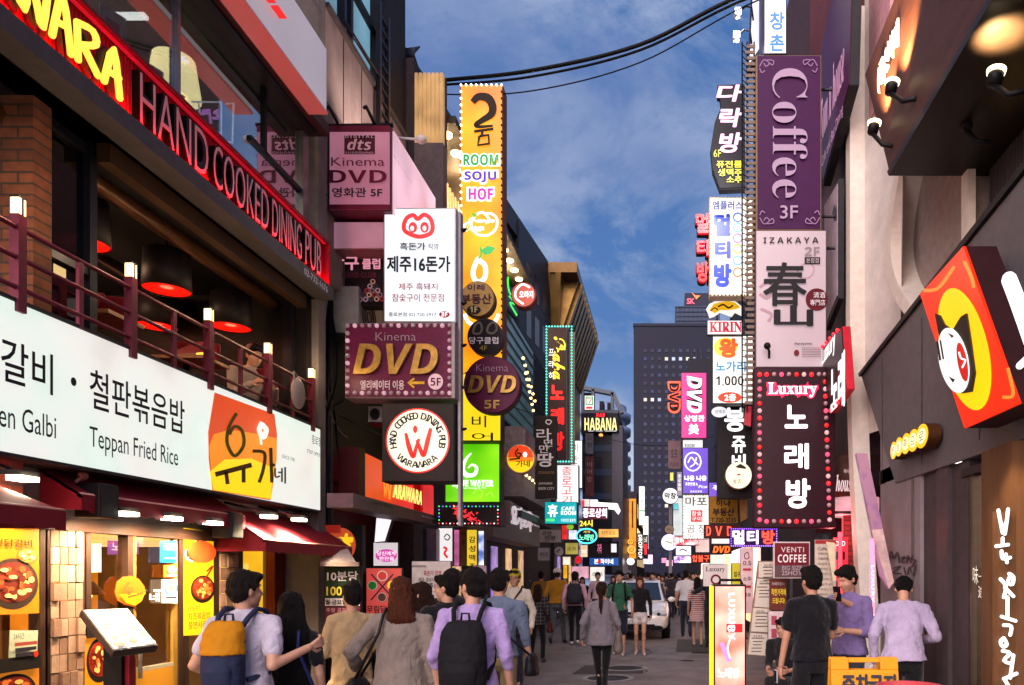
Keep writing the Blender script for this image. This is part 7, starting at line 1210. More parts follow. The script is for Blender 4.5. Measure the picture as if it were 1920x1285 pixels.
def person(label, px, Y, H=1.72, head=0, fem=False, top=('888888', 'short'), bot=('trousers', '202024'), shoes='2a2a2c', hair=('short', '17110f'), lh=None, rh=None, lf=None, rf=None, lean=0, hy=0, hp=0, tier=1, hem=.93, loose=1.0, skin='b98a72', face=False, cap=None, group=None, loc=None, seat=False, build=1.0, lpole=None, rpole=None, hands=True, kpole=(0, 1, .1)):
    s = H / 1.72; vb, vc = ((.0095, .012), (.014, .018), (.024, .028))[tier]; SK = skinm(skin)
    loc = loc or ((px - VPX) * Y / FPX, Y, 0)
    root = thing('person', label, 'person', loc, group); root.rotation_euler.z = radians(head)
    sw = (.165 if fem else .19) * build; w = (.9 if fem else 1.0) * build
    PZ = .94 if not seat else .50
    off = Vector((0, 0, PZ - .94)); Rl = Matrix.Rotation(radians(-lean), 3, 'X'); piv = Vector((0, 0, PZ))
    def up(x, y, z): return (Rl @ (Vector((x, y, z)) + off - piv) + piv) * s
    def lo(x, y, z): return Vector((x, y, z)) * s
    sh = {k: up(k * sw, 0, 1.375) for k in (-1, 1)}; neck = up(0, -.005, 1.47)
    hc = up(0, .015 + .02 * (hp > 0), 1.588); Rh = Matrix.Rotation(radians(hy), 3, 'Z') @ Matrix.Rotation(radians(-lean * .6 - hp), 3, 'X'); hs = s * (1.0 if not fem else .95)
    def hd(x, y, z): return hc + (Rh @ Vector((x, y, z))) * hs
    T = {}; EL = {}; WR = {}; KN = {}; AN = {}
    for k in (-1, 1):
        t_ = (lh if k < 0 else rh) or (k * (sw + .07), .04, .87 - (.44 if seat else 0)); po = (lpole if k < 0 else rpole) or (k * .45, -1, -.25)
        EL[k], WR[k] = ik(sh[k], Vector(t_) * s, .285 * s, .25 * s, po)
        f_ = (lf if k < 0 else rf) or (k * .09, 0, .08); KN[k], AN[k] = ik(lo(k * .088, 0, PZ - .06), Vector(f_) * s, .42 * s, .41 * s, kpole)
    # --- body
    b = MB(); bare = bot[0] in ('shorts', 'skirt')
    loft(b, [(up(0, 0, z), rx * w * s, ry * w * s) for z, rx, ry in ((.86, .12, .08), (.95, .13, .09), (1.08, .11, .075), (1.28, .13, .085), (1.38, .13, .07), (1.44, .06, .05))], SK)
    capsule(b, neck, .052 * s, hd(0, -.015, -.05), .05 * s, SK)
    for k in (-1, 1):
        capsule(b, sh[k], .05 * s * w, EL[k], .037 * s * w, SK); capsule(b, EL[k], .038 * s * w, WR[k], .026 * s, SK)
        capsule(b, lo(k * .085, 0, PZ - .08), .078 * s * w, KN[k], .052 * s * w, SK); m1 = KN[k] + (AN[k] - KN[k]) * .35 + Vector((0, -.012, 0)); lg_ = 1 if bare or bot[0] == 'none' else .68; capsule(b, KN[k], .05 * s * w * lg_, m1, .054 * s * w * lg_, SK); capsule(b, m1, .052 * s * w * lg_, AN[k], .036 * s * lg_, SK)
        capsule(b, AN[k], .034 * s, AN[k] + Vector((0, .1, -.04)) * s, .028 * s, SK)
    E_ = lambda c, r: ellm(b, Vector(c) * hs, [x * hs for x in r], SK, Rh, hc)
    E_((0, -.012, .03), (.074, .092, .1)); E_((0, .028, -.035), (.06, .064, .08)); E_((0, .052, -.092), (.034, .032, .026)); E_((0, .083, -.06), (.023, .012, .011)); E_((0, .072, .034), (.048, .018, .011))
    for k in (-1, 1): E_((k * .074, -.008, -.008), (.012, .02, .03)); E_((k * .036, .052, -.03), (.024, .03, .026))
    capsule(b, hd(0, .082, .012), .009 * hs, hd(0, .103, -.024), .0125 * hs, SK)
    bo = fuse(b, 'body', root, vb * (1 if not face else .8), SK, sm=2)
    # --- hands: palm, four bent fingers, thumb, joined into the same body mesh
    if tier < 2 and hands:
        h = MB()
        for k in (-1, 1):
            d = (WR[k] - EL[k]).normalized(); nrm = Vector((-k, .25, 0)); nrm = (nrm - d * nrm.dot(d)).normalized(); a = d.cross(nrm).normalized() * (1 if d.cross(nrm).y > 0 else -1)
            c = WR[k] + d * .045 * s; n_ = 8 if tier else 10
            for j in (-1.2, -.4, .4, 1.2): capsule(h, WR[k] - d * .005, .018 * s, c + d * .03 * s + a * j * .018 * s, .0125 * s, SK, n_)
            for j, ln in ((1.5, .068), (.5, .078), (-.5, .073), (-1.5, .058)):
                p = c + d * .04 * s + a * j * .019 * s; q1 = p + (d * .75 + nrm * .6) * ln * .5 * s; q2 = q1 + (d * .2 + nrm * .98) * ln * .45 * s; capsule(h, p, .0092 * s, q1, .0085 * s, SK, n_); capsule(h, q1, .0085 * s, q2, .0072 * s, SK, n_)
            p = WR[k] + d * .02 * s + a * .02 * s; q1 = p + (d * .6 + a * .75 + nrm * .2) * .042 * s; q2 = q1 + (d * .9 + a * .2 + nrm * .4) * .034 * s; capsule(h, p, .0125 * s, q1, .011 * s, SK, n_); capsule(h, q1, .0105 * s, q2, .0085 * s, SK, n_)
        bm = bmesh.new(); bm.from_mesh(bo.data); m2 = bpy.data.meshes.new('h'); m2.from_pydata(h.v, [], h.f); bm.from_mesh(m2)
        for f in bm.faces: f.smooth = True
        bm.to_mesh(bo.data); bm.free(); bpy.data.meshes.remove(m2)
    if face:
        q = MB(); e2 = MB()
        for k in (-1, 1):
            ellm(q, Vector((k * .031, .0835, .006)) * hs, [x * hs for x in (.0135, .007, .0055)], ink('1a1210'), Rh, hc); ellm(e2, Vector((k * .032, .084, .027)) * hs, [x * hs for x in (.02, .008, .0038)], ink('201612'), Rh, hc)
        ellm(e2, Vector((0, .0945, -.0605)) * hs, [x * hs for x in (.019, .0035, .0035)], ink('8a4a44'), Rh, hc)
        q.obj('eyes', root); e2.obj('brows_and_lips', root)
    sd_ = len(PEOPLE) + 1
    # --- top
    c, sl = top[0], top[1]; kind = top[2] if len(top) > 2 else None
    if sl != 'none':
        t = MB(); M_ = cloth(c, kind); hz = hem; L = loose
        rings = []
        wz = .5 * (1 if hz > .7 else 0)
        prof = [(hz, .182 * L, .140 * L), (.5 * (hz + 1.08), .163 * L, .122 * L), (1.08, .15 * (1 + (L - 1) * .8), .11 * (1 + (L - 1) * .8)), (1.27, .165 * (1 + (L - 1) * .4), .118 * (1 + (L - 1) * .4)), (1.36, .165, .102), (1.41, .125, .08), (1.445, .085, .066), (1.46, .066, .06), (1.475, .058, .056)]
        if hz < .75: prof[0:1] = [(hz, .20 * L, .16 * L), (.85, .182 * L, .14 * L)]
        loft(t, [(up(0, 0, z) if z > .9 or not seat else up(0, 0, z), rx * w * s, ry * w * s) for z, rx, ry in prof], M_)
        for k in (-1, 1):
            capsule(t, up(k * sw * .3, -.005, 1.42), .045 * s, sh[k], .058 * s * w, M_)
            if sl == 'short': capsule(t, sh[k], .058 * s * w * (L ** .5), sh[k] + (EL[k] - sh[k]) * .62, .061 * s * w * (L ** .5), M_)
            else:
                capsule(t, sh[k], .062 * s * w, EL[k], .052 * s * w * (L ** .5), M_); fr_ = 1.0 if sl == 'long' else .3; capsule(t, EL[k], .052 * s * w * (L ** .5), EL[k] + (WR[k] - EL[k]) * fr_ * .95, .042 * s * w * (L ** .5), M_)
        fuse(t, 'top', root, vc, M_, (.012 * s if tier == 0 else .007), 9, 3, sd_, .7)
        if tier == 0:
            q = MB(); loft(q, [(up(0, -.002, 1.455), .068 * s, .064 * s), (up(0, -.004, 1.478), .063 * s, .06 * s), (up(0, -.004, 1.492), .059 * s, .057 * s)], M_); q.obj('collar', root)
    # --- bottom
    if bot[0] != 'none':
        t = MB(); M_ = cloth(bot[1]); wb = w * (1.04 if not fem else 1.06)
        if bot[0] == 'skirt':
            loft(t, [(lo(0, 0, PZ + .1), .14 * wb * s, .1 * wb * s), (lo(0, 0, PZ - .02), .17 * wb * s, .125 * wb * s), (lo(0, 0, bot[2] if len(bot) > 2 else .6), .21 * wb * s, .17 * wb * s)], M_)
        else:
            loft(t, [(lo(0, 0, PZ + .05), .135 * wb * s, .095 * wb * s), (lo(0, 0, PZ), .155 * wb * s, .12 * wb * s), (lo(0, -.005, PZ - .09), .166 * wb * s, .128 * wb * s), (lo(0, 0, PZ - .15), .12 * wb * s, .1 * wb * s)], M_)
            for k in (-1, 1):
                hp_ = lo(k * .085, 0, PZ - .08)
                if bot[0] == 'shorts': f_ = bot[2] if len(bot) > 2 else .7; capsule(t, hp_, .092 * s * wb, hp_ + (KN[k] - hp_) * f_, .085 * s * wb, M_)
                else: r_ = bot[2] if len(bot) > 2 else 1.0; capsule(t, hp_, .092 * s * wb, KN[k], .066 * s * wb * r_, M_); capsule(t, KN[k], .066 * s * wb * r_, AN[k] + Vector((0, 0, .02)), .05 * s * wb * r_, M_)
        fuse(t, {'skirt': 'skirt', 'shorts': 'shorts'}.get(bot[0], 'trousers'), root, vc, M_, .005 * s, 10, 3, sd_ + 40, .8)
    # --- shoes
    for k in (-1, 1):
        q = MB(); M_ = mat(shoes, .5); a = AN[k]; d = Vector((k * .12, 1, 0)).normalized(); rise = max(0, a.z - .08 * s); dz = -rise * .6
        capsule(q, a + Vector((0, -.025, -.035)) * s, .036 * s, a + d * .05 * s + Vector((0, 0, -.03 * s + dz * .3)), .038 * s, M_); capsule(q, a + d * .04 * s + Vector((0, 0, -.042 * s + dz * .3)), .036 * s, a + d * .15 * s + Vector((0, 0, -.05 * s + dz)), .032 * s, M_)
        capsule(q, a + Vector((0, 0, -.01)) * s, .04 * s, a + Vector((0, 0, .02)) * s, .04 * s, M_)
        o = fuse(q, 'shoe', root, vb * 1.2, M_, sm=1)
        if tier < 2:
            q = MB(); e1 = a + Vector((0, -.05, -.068)) * s; e3 = a + d * .17 * s + Vector((0, 0, -.07 * s + dz)); sd2 = Vector((d.y, -d.x, 0)) * .036 * s; q.hexa([e1 - sd2, e1 + sd2, e3 + sd2, e3 - sd2] + [v + Vector((0, 0, .022 * s)) for v in (e1 - sd2, e1 + sd2, e3 + sd2, e3 - sd2)], mat('b8b4b0', .6)); q.obj('sole', o, .004)
    # --- hair
    hk, hcol = hair[0], hair[1]; HM = hairm(hcol)
    if hk != 'none':
        q = MB(); E2 = lambda c, r: ellm(q, Vector(c) * hs, [x * hs for x in r], HM, Rh, hc)
        E2((0, -.02, .046), (.088, .096, .096)); E2((0, -.045, .0), (.08, .066, .085)); E2((-.02, .045, .088), (.055, .05, .036)); E2((.03, .04, .09), (.05, .05, .034))
        if hk == 'short':
            for k in (-1, 1): E2((k * .074, .01, .035), (.012, .03, .04))
        if fem or hk in ('bangs', 'long', 'bob'): E2((0, .06, .07), (.062, .034, .036))
        if hk in ('long', 'bob'):
            Lh = hair[2] if len(hair) > 2 else (.42 if hk == 'long' else .2); hw_ = hair[3] if len(hair) > 3 else 1.0; E2((0, -.04, -.03), (.092, .07, .1))
            rr = [(0, -.045, 0, .09, .066), (0, -.06, -.10, .1 * hw_, .066), (0, -.075, -.2, .11 * hw_, .06), (0, -.085, -Lh * .75, .115 * hw_, .05), (0, -.08, -Lh, .085 * hw_, .03)]
            loft(q, [(hc + Vector((Rh @ Vector((x, y, 0))).to_tuple()) * hs + Vector((0, 0, z)) * hs, a_ * hs, b_ * hs) for x, y, z, a_, b_ in rr if z >= -Lh], HM)
            for k in (-1, 1): capsule(q, hd(k * .08, .02, .03), .022 * hs, hd(k * .088, .03, -min(.24, Lh * .7)), .018 * hs, HM)
        if hk == 'pony': capsule(q, hd(0, -.09, .06), .032 * hs, hd(0, -.135, .02), .034 * hs, HM); capsule(q, hd(0, -.135, .02), .034 * hs, hd(0, -.14, -.2), .032 * hs, HM); capsule(q, hd(0, -.14, -.2), .032 * hs, hd(0, -.125, -.42), .01 * hs, HM)
        if hk == 'bun': E2((0, -.075, .115), (.048, .046, .044)); E2((0, -.03, .04), (.09, .09, .09))
        fuse(q, 'hair', root, vb, HM, .009 if tier == 0 else .006, 30, 1, sd_ + 7, .35)
    if cap:
        q = MB(); CM = mat(cap, .8); ellm(q, Vector((0, -.015, .06)) * hs, [x * hs for x in (.094, .104, .088)], CM, Rh, hc); o = fuse(q, 'cap', root, vb, CM, sm=2)
        q = MB(); vs = []; n = 10
        for j in range(2):
            for i in range(n): a = pi * i / (n - 1); vs.append(hd(.075 * cos(a), .07 + (.08 * j) * sin(a), .072 - .014 * j - .01 * (1 - sin(a))))
        for v in list(vs): vs.append(v + Vector((0, 0, -.006)))
        q.add(vs, [(i, i + 1, n + i + 1, n + i) for i in range(n - 1)] + [(2 * n + i, 3 * n + i, 3 * n + i + 1, 2 * n + i + 1) for i in range(n - 1)] + [(n + i, n + i + 1, 3 * n + i + 1, 3 * n + i) for i in range(n - 1)], CM, True); q.obj('brim', o)
    PEOPLE.append(root); root_info[root.name] = dict(sh=sh, hd=hd, WR=WR, up=up, s=s, w=w, sw=sw, EL=EL); return root
root_info = {}
def at_person(p, name, label, cat):
    t = thing(name, label, cat, p.location.copy()); t.rotation_euler = p.rotation_euler; return t
def localobj(q, name, root, bevel=0):   # mesh given in the person's own frame
    l = root.location.copy(); root.location = (0, 0, 0); o = q.obj(name, root, bevel); root.location = l; return o
def backpack(p, label, c1, c2=None, wd=.155, zb=1.0, zt=1.43, dp=.10):
    I = root_info[p.name]; up = I['up']; s = I['s']; t = at_person(p, 'backpack', label, 'backpack'); M1 = mat(c1, .8, var=.12, bump=.3, bsc=120); M2 = mat(c2 or c1, .8, var=.12, bump=.3, bsc=120)
    q = MB(); y0 = -.20; loft(q, [(up(0, y0, zb - .01), wd * .75 * s, dp * .6 * s), (up(0, y0, zb + .02), wd * s, dp * s), (up(0, y0 - .005, zb + .2), wd * 1.03 * s, dp * 1.05 * s), (up(0, y0 + .01, zt - .08), wd * .95 * s, dp * .85 * s), (up(0, y0 + .03, zt - .01), wd * .72 * s, dp * .5 * s), (up(0, y0 + .04, zt), wd * .4 * s, dp * .2 * s)], M1); fuse(q, 'bag_body', t, .011, M1, .006, 12, 2, 3)
    q = MB(); loft(q, [(up(0, y0 - dp * .62, zb + .03), wd * .7 * s, .05 * s), (up(0, y0 - dp * .68, zb + .12), wd * .78 * s, .06 * s), (up(0, y0 - dp * .62, zb + .2), wd * .7 * s, .045 * s)], M1); fuse(q, 'front_pocket', t, .010, M1, .003, 14, 2, 5)
    if c2: q = MB(); loft(q, [(up(0, y0 - .012, zt - .2), wd * 1.05 * s, dp * 1.1 * s), (up(0, y0 + .005, zt - .06), wd * .98 * s, dp * .92 * s), (up(0, y0 + .03, zt + .005), wd * .75 * s, dp * .55 * s)], M2); fuse(q, 'bag_flap', t, .011, M2, .006, 12, 2, 9)
    q = MB(); q.tube([up(-.03, y0 + .05, zt - .01), up(-.025, y0 + .05, zt + .045), up(.025, y0 + .05, zt + .045), up(.03, y0 + .05, zt - .01)], .008 * s, M1, 6); localobj(q, 'handle', t)
    for k in (-1, 1):
        q = MB(); x = k * I['sw'] * .52; pts = [up(x * .8, y0 + .05, zt - .04), up(x, -.105, 1.425), up(x * 1.05, -.03, 1.475), up(x * 1.05, .06, 1.46), up(x * 1.1, .13, 1.35), up(x * 1.25, .12, 1.2), up(x * 1.5, .02, 1.06), up(k * wd * .9, y0 + .06, zb + .06)]
        q.tube(pts, .017 * s, M1, 8); localobj(q, 'strap', t)
    return t
def shoulder_bag(p, label, c, side, z=.8, size=(.15, .07, .12), strap=True, cross=False, pos=None):
    I = root_info[p.name]; up = I['up']; s = I['s']; t = at_person(p, 'shoulder_bag', label, 'bag'); M1 = mat(c, .45, var=.15); c0 = Vector(pos) * s if pos else Vector((side * (I['sw'] + .12), -.02, z)) * s
    q = MB(); loft(q, [(c0 + Vector((0, 0, -size[2])) * s, size[1] * s, size[0] * s * .9), (c0 + Vector((0, 0, -size[2] * .7)) * s, size[1] * 1.1 * s, size[0] * s), (c0 + Vector((0, 0, size[2] * .6)) * s, size[1] * .8 * s, size[0] * .85 * s), (c0 + Vector((0, 0, size[2])) * s, size[1] * .4 * s, size[0] * .7 * s)], M1); fuse(q, 'bag_body', t, .012, M1, .006, 10, 2, 4)
    if strap:
        k = -side if cross else side; q = MB(); x = k * I['sw'] * .6
        for y in (-.1, .1): q.tube([c0 + Vector((0, y * .6, size[2] * .9)) * s, up((x + side * .2) * .5 if cross else x * 1.15, y * 1.45, 1.18 if cross else 1.3), up(x, y * .9, 1.425), up(x * .98, 0, 1.475)], .012 * s, M1, 6)
        localobj(q, 'strap', t)
    return t
WALKL = dict(lf=(-.09, .26, .09), rf=(.09, -.30, .17)); WALKR = dict(lf=(-.09, -.30, .17), rf=(.09, .26, .09))
# --- near group on the left
a = person('man in a white T-shirt seen from behind with his arm around the woman in black', 458, 4.75, 1.71, -4, top=('b8b0c0', 'short'), bot=('trousers', '2a2c38'), rh=(.385, .08, 1.22), lh=(-.2, .12, 1.0), rpole=(.3, -.5, -1), hy=-28, tier=0, loose=1.08, hair=('short', '1a1412'))
backpack(a, 'mustard and navy backpack of the man in the white T-shirt', '262b44', 'b87810', .128, .98, 1.40, .095)
b = person('woman in a black dress with very long black hair held by the man in white', 544, 5.05, 1.57, 4, True, top=('141216', 'short'), bot=('skirt', '141216', .55), hair=('long', '0d0a0c', .74, 1.3), tier=0, loose=1.05, hem=.8, hy=15)
shoulder_bag(b, 'small blue handbag at the side of the woman in black', '22285e', 1, .72, (.11, .06, .10))
c = person('woman with a top bun in a long beige coat facing the posters', 660, 6.2, 1.62, 28, True, top=('a8906c', 'long'), bot=('trousers', '1c1a1c'), hair=('bun', '120e0e'), tier=0, loose=1.22, hem=.62, lh=(-.12, .25, 1.12), rh=(.16, .26, 1.1), hy=12)
d = person('woman with reddish brown hair in a grey beige coat seen from behind', 752, 5.5, 1.67, 6, True, top=('7d7068', 'long'), bot=('trousers', '18161a'), hair=('bob', '4a2414', .26), tier=0, loose=1.3, hem=.66, build=1.1, lh=(-.36, .12, 1.02), hy=8)
shoulder_bag(d, 'large black leather bag on the arm of the woman in the grey coat', '1a1a1e', -1, .84, (.19, .10, .13), pos=(-.34, .06, .82))
e = person('woman in a striped top with long dark hair looking left', 790, 6.7, 1.62, 40, True, top=('1a181c', 'long', 'stripe'), bot=('trousers', '201e22'), hair=('long', '2a1812', .44), tier=0, hy=45, face=True)
f = person('young man with bangs in a black shirt looking to the left', 838, 6.5, 1.69, 40, top=('17161a', 'short'), bot=('trousers', '20222a'), hair=('bangs', '100c0c'), tier=0, hy=42, face=True)
g2 = person('dark haired man mostly hidden behind the two young men', 848, 7.3, 1.74, 10, top=('26242a', 'short'), tier=1)
h = person('man in a lavender shirt with a black backpack looking left', 886, 5.3, 1.73, -4, top=('9c86b8', 'half'), bot=('trousers', '15151a'), hair=('short', '130f0e'), tier=0, hy=48, face=True, loose=1.06, hem=.86)
backpack(h, 'black backpack worn over the lavender shirt', '121216', None, .165, .9, 1.36, .11)
i_ = person('man in a faded denim shirt and tan trousers walking away', 936, 6.9, 1.74, -6, top=('5e6a80', 'half'), bot=('trousers', '86704e'), hair=('short', '14100f'), tier=0, hem=.92, rh=(.28, .05, .84), **WALKL)
shoulder_bag(i_, 'dark crossbody bag over the denim shirt', '1c1c22', 1, .85, (.12, .06, .1), cross=True)
# --- middle distance
j = person('man with a yellow cap and glasses in a cream shirt facing the camera', 965, 11.2, 1.76, 178, top=('c8beb0', 'long'), bot=('trousers', '23242e'), cap='a89a20', face=True, tier=0, lf=(-.1, .1, .08), hair=('short', '2a2220'))
q = MB(); I = root_info[j.name]; [q.tube([I['hd'](k * .033 + .024 * cos(t_ * pi / 6), .094, .006 + .018 * sin(t_ * pi / 6)) for t_ in range(13)], .003, BLACK, 5) for k in (-1, 1)]; localobj(q, 'glasses', j)
shoulder_bag(j, 'black strap bag across the cream shirt of the man in the yellow cap', '1a181a', 1, .9, (.1, .05, .08), cross=True)
k_ = person('woman in a dark plaid shirt and black trousers walking away', 1008, 14.4, 1.5, 0, True, top=('18181c', 'long', 'plaid'), bot=('trousers', '141418'), hair=('long', '281814', .3), shoes='3a3a3c', tier=0, lf=(-.16, .12, .08), rf=(.14, -.16, .1), loose=1.12, hem=.82)
shoulder_bag(k_, 'brown bag swinging beside the plaid shirt', '4a2420', 1, .78, (.14, .07, .13))
l_ = person('man in a mustard sweatshirt and white cap walking away', 1045, 18, 1.84, -5, top=('a8741a', 'long'), bot=('trousers', '4e5254'), cap='d8d0cc', hair=('short', '2a2020'), shoes='2a2626', tier=0, loose=1.12, **WALKR)
m_ = person('man in a pink shirt with a grey backpack walking away', 1078, 17.6, 1.76, 3, top=('c89aa8', 'long'), bot=('trousers', '15151a'), shoes='c8c0c0', tier=0, **WALKL)
backpack(m_, 'dark grey backpack over the pink shirt', '2c2c34', None, .17, .98, 1.45, .1)
n_ = person('woman with a long ponytail in a loose grey jacket in the middle of the street', 1128, 10.0, 1.585, 6, True, top=('756e76', 'long'), bot=('trousers', '121216', .86), hair=('pony', '2a1a12'), shoes='2a2426', tier=0, loose=1.32, hem=.80, lf=(-.02, .22, .085), rf=(.03, -.26, .13), hy=-6, lh=(-.28, .02, .9))
shoulder_bag(n_, 'grey canvas bag hanging behind the grey jacket', '6a625e', 1, .82, (.13, .07, .16), pos=(.24, -.06, .86))
o_ = person('man in a green T-shirt and dark shorts facing the camera', 1162, 15.7, 1.77, 176, top=('2c5a44', 'short'), bot=('shorts', '1a1e2c', 1.0), hair=('bangs', '100d0d'), shoes='a89c94', face=True, tier=0, hem=.9, lf=(-.09, .18, .08), rf=(.1, -.12, .08))
q = MB(); I = root_info[o_.name]; up = I['up']
for k in (-1, 1): q.tube([up(k * .1, -.1, 1.43), up(k * .11, 0, 1.48), up(k * .11, .1, 1.44), up(k * .125, .135, 1.3), up(k * .14, .1, 1.1)], .02, BLACK, 6)
t = at_person(o_, 'backpack', 'black backpack straps over the green T-shirt', 'backpack'); localobj(q, 'strap', t); q = MB(); loft(q, [(up(0, -.2, 1.0), .14, .08), (up(0, -.2, 1.25), .15, .09), (up(0, -.17, 1.42), .1, .05)], BLACK); localobj(q, 'bag_body', t)
p_ = person('woman in a black top and white shorts with long auburn hair facing the camera', 1200, 15.7, 1.65, 182, True, top=('17151a', 'long'), bot=('shorts', 'd0c4c0', .35), hair=('long', '5a2c1c', .42), shoes='b8aca4', face=True, tier=0, lf=(-.08, .1, .08), rf=(.08, -.1, .08), rh=(.34, .05, 1.08))
q_ = person('man in a white polo shirt with a thin dark stripe walking away', 1287, 20, 1.82, -4, top=('c8c4c8', 'short', 'onestripe'), bot=('trousers', '22263a'), shoes='1c1c1e', tier=0, loose=1.1, lf=(-.1, .2, .08), rf=(.1, -.22, .13))
r_ = person('woman in a red and white striped dress walking away', 1308, 17.6, 1.63, 4, True, top=('a85a5a', 'short', 'stripe'), bot=('none',), hair=('bob', '1c1210', .22), shoes='a8907c', tier=0, loose=1.2, hem=.62, lf=(-.08, .1, .08), rf=(.08, -.12, .1))
s_ = person('man in a navy shirt and cap with his arm around the striped dress', 1334, 17.3, 1.72, 4, top=('1c1e28', 'long'), bot=('trousers', '22242c'), cap='3a3e4a', tier=0, lh=(-.44, .05, 1.28))
# --- right hand group
t_ = person('man in a black T-shirt and black trousers seen from behind on the right', 1522, 6.7, 1.76, 14, top=('0e0d12', 'short'), bot=('trousers', '101016', 1.12), hair=('short', '130f0e'), tier=0, loose=1.1, hem=.9, hy=6, lh=(-.27, .05, .84), rh=(.12, .28, 1.18), skin='b08068')
q = MB(); I = root_info[t_.name]; w_ = I['WR'][-1]; q.hexa([w_ + Vector(v) for v in ((-.04, .0, -.16), (-.03, .0, -.16), (-.03, .06, -.16), (-.04, .06, -.16), (-.04, .0, -.04), (-.03, .0, -.04), (-.03, .06, -.04), (-.04, .06, -.04))], mat('b0b0b8', .3)); t = at_person(t_, 'phone', 'pale phone in the lowered hand of the man in black', 'phone'); localobj(q, 'phone_body', t, .004); q = MB(); q.hexa([w_ + Vector(v) for v in ((-.0415, .004, -.154), (-.0405, .004, -.154), (-.0405, .056, -.154), (-.0415, .056, -.154), (-.0415, .004, -.05), (-.0405, .004, -.05), (-.0405, .056, -.05), (-.0415, .056, -.05))], mat('202028', .1)); localobj(q, 'screen', t)
u_ = person('man in a purple shirt looking down at his phone on the right', 1592, 7.3, 1.77, 132, top=('6e5e8c', 'half'), bot=('trousers', '30343a'), hair=('short', '14100f'), tier=0, face=True, hp=24, hy=-12, rh=(-.05, .21, 1.40), lh=(-.12, .24, 1.12), loose=1.08, hem=.88, skin='b98a72')
I = root_info[u_.name]; w_ = I['WR'][1] + Vector((-.02, .06, .06)); q = MB(); q.hexa([w_ + Vector(v) for v in ((-.04, 0, -.07), (.04, 0, -.07), (.04, .012, -.07), (-.04, .012, -.07), (-.04, .03, .07), (.04, .03, .07), (.04, .042, .07), (-.04, .042, .07))], BLACK); t = at_person(u_, 'phone', 'black phone held up by the man in the purple shirt', 'phone'); localobj(q, 'phone_body', t, .004); q = MB(); q.hexa([w_ + Vector(v) for v in ((-.035, -.003, -.062), (.035, -.003, -.062), (.035, -.001, -.062), (-.035, -.001, -.062), (-.035, .026, .062), (.035, .026, .062), (.035, .028, .062), (-.035, .028, .062))], lit('a0a8c0', .5)); localobj(q, 'screen', t)
v_ = person('stooping man in a pale lilac shirt with his head bowed by the grey wall', 1694, 6.9, 1.74, -18, top=('a698b4', 'long'), bot=('trousers', '17161a'), hair=('short', '0f0c0c'), tier=0, lean=24, hp=42, lh=(-.26, .10, .86), rh=(.2, .3, 1.05), loose=1.12, hem=.88)
I = root_info[v_.name]; w_ = I['WR'][-1]; t = at_person(v_, 'paper_bag', 'white paper bag in the left hand of the stooping man', 'bag'); q = MB(); loft(q, [(w_ + Vector((0, 0, -.32)), .11, .05), (w_ + Vector((0, 0, -.1)), .12, .055)], mat('c8beb8', .6), 4); localobj(q, 'bag_body', t); q = MB(); q.tube([w_ + Vector((-.06, 0, -.1)), w_ + Vector((-.03, 0, -.05)), w_ + Vector((.03, 0, -.05)), w_ + Vector((.06, 0, -.1))], .006, WHITEP, 6); localobj(q, 'handle', t)
person('seated man in dark clothes on the stone step behind the man in black', 1484, 9.25, 1.7, 150, top=('1c1a1e', 'half'), bot=('trousers', '201e22'), shoes='a8a09a', hair=('short', '14100f'), tier=0, face=True, seat=True, loc=(1.52, 9.3, -.08), lf=(-.12, .42, .08), rf=(.12, .4, .08), lean=16, lh=(-.14, .36, .62), rh=(.12, .38, .6), hy=-10)
person('diner in a pale shirt seated on the terrace behind the railing', 470, 8.0, 1.66, -120, top=('a89888', 'long'), tier=1, face=True, seat=True, loc=(-4.62, 8.12, 2.96), lf=(-.12, .4, .1), rf=(.12, .4, .1), lean=20, lh=(-.14, .4, .75), rh=(.12, .4, .75))
# --- further walkers, each with clothes of its own
far = (('man in an ochre jacket walking behind the mustard sweatshirt', 1015, 21.5, 1.78, 0, False, '8a6428', '2a2a30', 'short', '100c0c'), ('woman in black with shoulder length hair walking towards the camera behind the pink shirt', 1092, 23.5, 1.62, 178, True, '1a181c', '2a2428', 'long', '1c1210'), ('man in a pale pink shirt walking towards the camera left of the car', 1121, 22.5, 1.76, 182, False, 'c8aab4', '26262c', 'short', '14100f'), ('woman in a black top left of the car facing the camera', 1150, 25, 1.66, 176, True, '201c20', '383034', 'long', '3a1c14'), ('woman with loose hair in a striped top right of the car', 1242, 29, 1.66, 170, True, '3a2a30', '1c1c20', 'long', '4a281c'), ('man in dark clothes standing by the right signs', 1273, 31, 1.76, 10, False, '2a2c30', '1a1a1e', 'short', '100c0c'), ('man in a light shirt looking towards the camera above the car roof', 1226, 33, 1.74, 178, False, 'c0b4ba', '24242a', 'short', '1a1412'))
for lb_, px, y, H_, hd_, fm, c1, c2, hk, hc_ in far: person(lb_, px, y, H_, hd_, fm, (c1, 'long' if not fm else 'short', 'stripe') if 'striped' in lb_ else (c1, 'long'), ('trousers', c2), '2a2828', (hk, hc_), tier=1, face=hd_ > 90, **(WALKL if px % 2 else WALKR))
